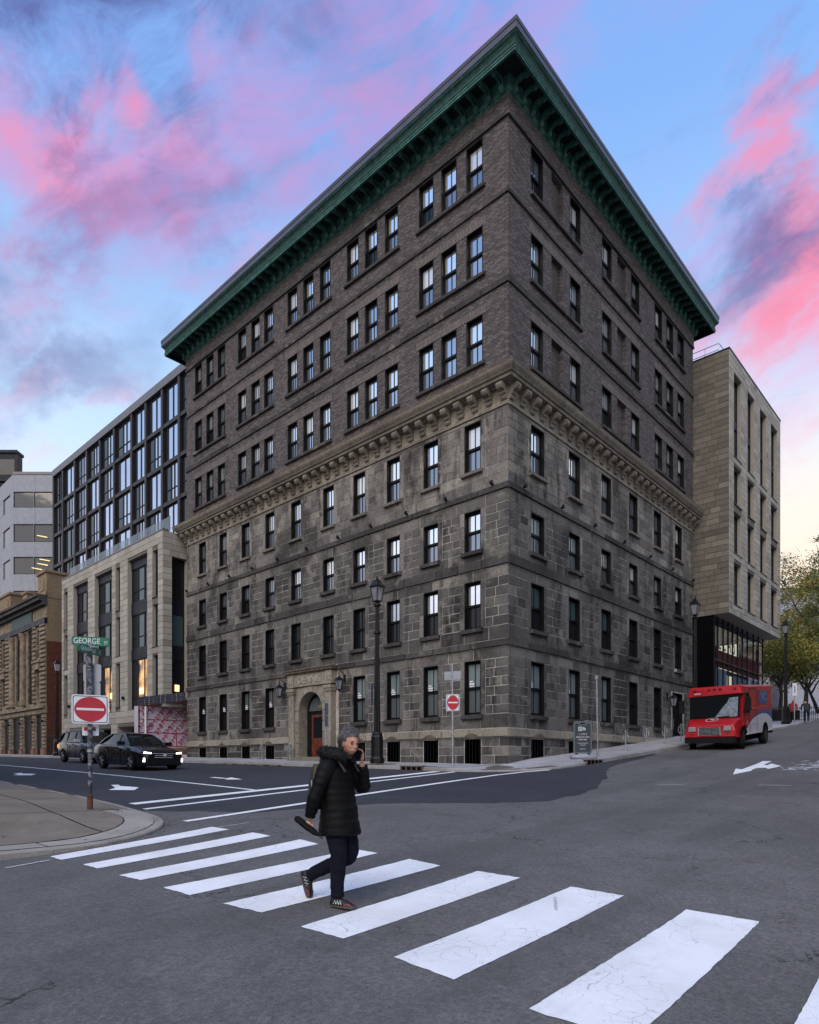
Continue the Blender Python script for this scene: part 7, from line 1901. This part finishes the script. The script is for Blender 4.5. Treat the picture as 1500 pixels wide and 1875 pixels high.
def held(name, label, cat, m, mats, **k):
    o = m.obj(name, mats, None, world=False, **k); o.matrix_world = MW; o.location = MAN.location; o.rotation_euler = MAN.rotation_euler; WM[o.name] = MW.copy()
    return tag(o, label, cat)
m = MB(); T = Matrix.Translation((.100, .100, 1.50)) @ Matrix.Rotation(rad(-8), 4, 'X') @ Matrix.Rotation(rad(14), 4, 'Y'); m.box(-.036, .036, -.005, .005, -.075, .075, T=T)
held('phone', 'dark phone held to the ear of the walking person', 'phone', m, BLACK)
# backpack
BP = thing('backpack', 'dark backpack with tan and pale trim on the back of the walking person', 'backpack', tuple(MAN.location), rad(-74))
m = MB(); m.rings([[Vector((-.29 + dx * f_ + .02 * (z - 1.1), .135 * f_ * sy, z)) for dx, sy in ((.05, 1), (-.03, 1), (-.075, .7), (-.09, 0), (-.075, -.7), (-.03, -1), (.05, -1))] for z, f_ in ((.93, .75), (.97, .98), (1.05, 1.05), (1.2, 1.), (1.32, .85), (1.38, .6))]); m.obj('pack', simple('dark_pack_cloth', (.012, .013, .016), .7), BP, world=False, smooth=False, fix=True)
m = MB(); m.tube([(-.245, -.150, .98), (-.275, -.150, 1.10), (-.285, -.145, 1.22)], .014, 6); m.obj('pale_piping', simple('pale_piping', (.30, .27, .24), .7), BP, world=False)
m = MB(); m.rings([[(-.285, -.138, 1.20), (-.21, -.145, 1.22), (-.19, -.14, 1.37), (-.27, -.125, 1.37)], [(-.285, -.120, 1.20), (-.21, -.125, 1.22), (-.19, -.12, 1.37), (-.27, -.105, 1.37)]]); m.obj('tan_side_pocket', simple('tan_cloth', (.13, .085, .03), .8), BP, world=False)
for s_ in (1, -1):
    m = MB(); m.tube([(-.25, s_ * .09, 1.34), (-.14, s_ * .12, 1.475), (-.02, s_ * .12, 1.44), (.085, s_ * .125, 1.30)], .016, 6); m.obj('strap', BLACK, BP, world=False)
# folded black umbrella in the lowered hand
m = MB(); A_ = Vector((-.40, -.262, .86)); B_ = Vector((-.13, -.262, .70)); m.tube([A_, A_.lerp(B_, .06), A_.lerp(B_, .5), A_.lerp(B_, .85), B_], [.016, .032, .036, .028, .012], 10); m.tube([B_, B_ + (B_ - A_) * .18], [.007, .005], 6)
held('folded_umbrella', 'short folded black umbrella in the lowered hand of the walking person', 'umbrella', m, COAT)
# two figures far up the hill
def far_person(label, x, y, coat_m, rz, h=1.66, bend=0.):
    z = zplaza(x, y); t = thing('person', label, 'person', (x, y, z), rz)
    vs, es = [], []
    pel = chain(vs, es, [((0, 0, .88), (.15, .12))]); c_ = chain(vs, es, [((.03 + bend * .3, 0, 1.10), (.17, .13)), ((.03 + bend * .7, 0, 1.32 - bend * .1), (.17, .12))], pel)
    chain(vs, es, [((.04 + bend, 0, 1.43 - bend * .25), (.055, .055)), ((.06 + bend * 1.2, 0, 1.50 - bend * .3), (.085, .075)), ((.06 + bend * 1.3, 0, 1.62 - bend * .35), (.075, .07))], c_)
    for s_ in (1, -1):
        chain(vs, es, [((0, s_ * .1, .8), (.095, .09)), ((.03 * s_, s_ * .1, .45), (.07, .07)), ((-.02 * s_, s_ * .1, .08), (.055, .05)), ((.12, s_ * .1, .04), (.04, .03))], pel)
        chain(vs, es, [((.02 + bend * .7, s_ * .2, 1.32 - bend * .1), (.07, .07)), ((.0 + bend, s_ * .27, 1.05), (.055, .055)), ((.12 + bend, s_ * .25, .84), (.04, .04))], c_)
    me = skin_mesh('body', vs, es, [SKIN, coat_m, JEAN, HAIRM], 2)
    mi = [(0 if p.center.z > 1.46 - bend * .3 or p.center.z < .0 else (1 if p.center.z > .80 else 2)) for p in me.polygons]
    mi = [3 if p.center.z > 1.58 - bend * .3 else a for p, a in zip(me.polygons, mi)]
    me.polygons.foreach_set('material_index', mi); link('body', me, t)
q = CAM + FWD * 45.5 + RGT * (702 / 1203 * 45.5)
far_person('distant person in a red jacket standing by the park fence', q.x, q.y, simple('red_jacket', (.30, .02, .03), .7), rad(200))
q = CAM + FWD * 46 + RGT * (727 / 1203 * 46)
far_person('distant person in dark clothes bending beside the person in red', q.x, q.y, simple('dark_jacket', (.015, .015, .018), .8), rad(20), bend=.35)

# ------------------------------------------------------------------ trees up the hill
LEAF = []
for i, c in enumerate(((.11, .14, .030), (.19, .19, .034), (.28, .22, .036), (.30, .16, .036), (.075, .10, .028))): LEAF.append(simple('leaf_%s' % ('dark_green', 'olive', 'yellow', 'orange', 'deep_green')[i], c, .75, var=.4, scale=.9))
def tree(label, base, h, crown, weights, seed, leaves=9000, trunk_r=.28, name='tree', size=.16):
    r = random.Random(seed); t = thing(name, label, 'tree', base, 0)
    m = MB(); tips = []
    def limb(p, d, L, rad0, lev):
        pts = [p]; q = p; dd = d
        for k in range(4): dd = (dd + Vector((r.gauss(0, .16), r.gauss(0, .16), r.gauss(.03, .1)))).normalized(); q = q + dd * L / 4; pts.append(q)
        m.tube(pts, [rad0 * (1 - .14 * k) for k in range(5)], 7 if lev < 2 else 5)
        if lev >= 3: tips.extend(pts[2:]); return
        for k in range(3 if lev else 5):
            a = r.uniform(0, 6.28); sp = r.uniform(.5, 1.0)
            nd = (dd + Vector((math.cos(a), math.sin(a), r.uniform(-.1, .4))) * sp).normalized()
            limb(pts[r.choice((2, 3, 4))], nd, L * r.uniform(.55, .8), rad0 * .5, lev + 1)
    limb(Vector((0, 0, -.3)), Vector((0, 0, 1)), h * .42, trunk_r, 0)
    m.obj('trunk', simple('bark', (.028, .023, .020), .95, var=.4, scale=5) if 'bark' not in MATS else MATS['bark'], t, world=False, smooth=True)
    cm_ = MB(); cl = []
    for _ in range(70):
        tp = r.choice(tips); cl.append((tp + Vector((r.gauss(0, .5), r.gauss(0, .5), r.gauss(0, .4))), r.uniform(.5, 1.5), r.choices(range(5), weights)[0]))
    for _ in range(int(crown[3])):
        a, b = r.uniform(0, 6.28), r.uniform(-.5, 1); qq = math.sqrt(1 - min(1, b * b)); k = r.uniform(.55, 1) 
        cl.append((Vector((crown[0] * qq * math.cos(a) * k, crown[1] * qq * math.sin(a) * k, h * .62 + crown[2] * b * k)), r.uniform(.5, 1.3), r.choices(range(5), weights)[0]))
    per = leaves // len(cl)
    for c, rd, mi in cl:
        for _ in range(per):
            p = c + Vector((r.gauss(0, .5), r.gauss(0, .5), r.gauss(0, .36))) * rd
            u = Vector((r.gauss(0, 1), r.gauss(0, 1), r.gauss(0, .6))).normalized(); v = u.cross(Vector((r.gauss(0, 1), r.gauss(0, 1), r.gauss(0, 1)))).normalized(); s_ = size * r.uniform(.6, 1.2)
            cm_.add([p - u * s_, p + v * s_ * .5, p + u * s_, p - v * s_ * .5], [(0, 1, 2, 3)], mi if r.random() < .75 else r.choices(range(5), weights)[0])
    cm_.obj('crown', LEAF, t, world=False); return t
def atc(x, Y): q = CAM + FWD * Y + RGT * ((x - 750) / 1203 * Y); return q
def tb(x, Y, dz=0): q = atc(x, Y); return (q.x, q.y, zplaza(q.x, q.y) + dz)
tree('large autumn tree with olive and orange leaves at the right edge', tb(1535, 56), 15.5, (5.6, 5.6, 4.2, 60), (4, 6, 4, 1.2, 2), 3, 30000, .36, size=.10)
tree('smaller yellow green tree behind the van, between shopfront and lamp', tb(1426, 54), 7.6, (2.6, 2.6, 3.0, 40), (3, 6, 5, 1, 1), 5, 16000, .2, size=.10)
tree('dark green tree behind the street lamp up the hill', tb(1478, 76), 13, (6, 6, 4.5, 60), (5, 3, 1, 1, 4), 7, 20000, .3, size=.14)
tree('tall thin-crowned tree reaching highest at the right edge', tb(1530, 66), 20.5, (4.2, 4.2, 5.0, 26), (4, 3, 1, 1, 4), 9, 13000, .34, size=.12)
tree('low bushy tree under the large autumn tree', tb(1500, 62), 7.0, (5, 5, 2.6, 50), (5, 3, 1, 1, 4), 13, 14000, .2, size=.11)
# white monument slab and pale building beyond
q = tb(1422, 58); MO = thing('monument', 'tall white round-topped slab with faint lettering beside the small yellow tree', 'monument', q, rad(-47))
N = 10; poly = [(-.5, 0), (.5, 0), (.5, 4.7)] + [(.5 * math.cos(math.pi * k / N), 4.7 + .3 * math.sin(math.pi * k / N)) for k in range(1, N)] + [(-.5, 4.7)]
m = MB(); m.prism(poly, ID, -.18, .18); m.obj('slab', simple('pale_marble', (.30, .30, .32), .6, var=.1, scale=2), MO, world=False)
m = MB()
for k in range(7): m.box(-.1 + .03 * (k % 3), .38 - .04 * (k % 2), -.19, -.181, 2.2 + .32 * k, 2.32 + .32 * k)
m.obj('faint_lettering', simple('grey_lettering', (.22, .22, .25), .7), MO, world=False)
q = atc(1475, 120); B7 = thing('pale_far_building', 'pale flat-roofed building far behind the trees at right', 'building', (q.x, q.y, 4), rad(-47))
MB().box(-7.5, 14, 0, 10, 0, 27.5).obj('wall', CONC, B7, world=False)
for k in range(5):
    MB().box(-7.2, 14, -.06, -.005, 24.2 - 3.4 * k, 25.8 - 3.4 * k).obj('window', GL_LO, B7, world=False)
MB().box(-7.8, 14, -.3, 10, 27.5, 28.1).obj('roof', GREYST, B7, world=False)
q = tb(1424, 50); m = MB(); m.box(-1.5, 1.5, -.3, .3, 0, .75); pl_ = thing('planter', 'dark low planter box beside the street lamp up the hill', 'planter', q, rad(-47)); m.obj('box', IRON, pl_, world=False)
mm = MB()
for _ in range(260):
    rq = R_; p = Vector((rq.uniform(-1.4, 1.4), rq.uniform(-.25, .25), .75 + rq.uniform(0, .25))); u = Vector((rq.gauss(0, 1), rq.gauss(0, 1), rq.gauss(0, 1))).normalized() * .1; v = u.cross(Vector((0, 0, 1))) * .5
    mm.add([p - u, p + v, p + u, p - v], [(0, 1, 2, 3)])
mm.obj('plants', LEAF[4], pl_, world=False)
q = tb(1455, 44.5); SP = thing('parking_sign_post', 'thin post with small white sign right of the uphill street lamp', 'street sign', q, rad(-47))
m = MB(); m.tube([(0, 0, 0), (0, 0, 2.6)], .03, 6); m.obj('post', GALV, SP, world=False); m = MB(); m.box(-.16, .16, -.045, -.035, 1.9, 2.75); sg = m.obj('sign_plate', SWHITE, SP, world=False)
m = MB(); m.box(-.03, .03, -.052, -.046, 2.1, 2.55); m.obj('sign_mark', STICK, sg, world=False)
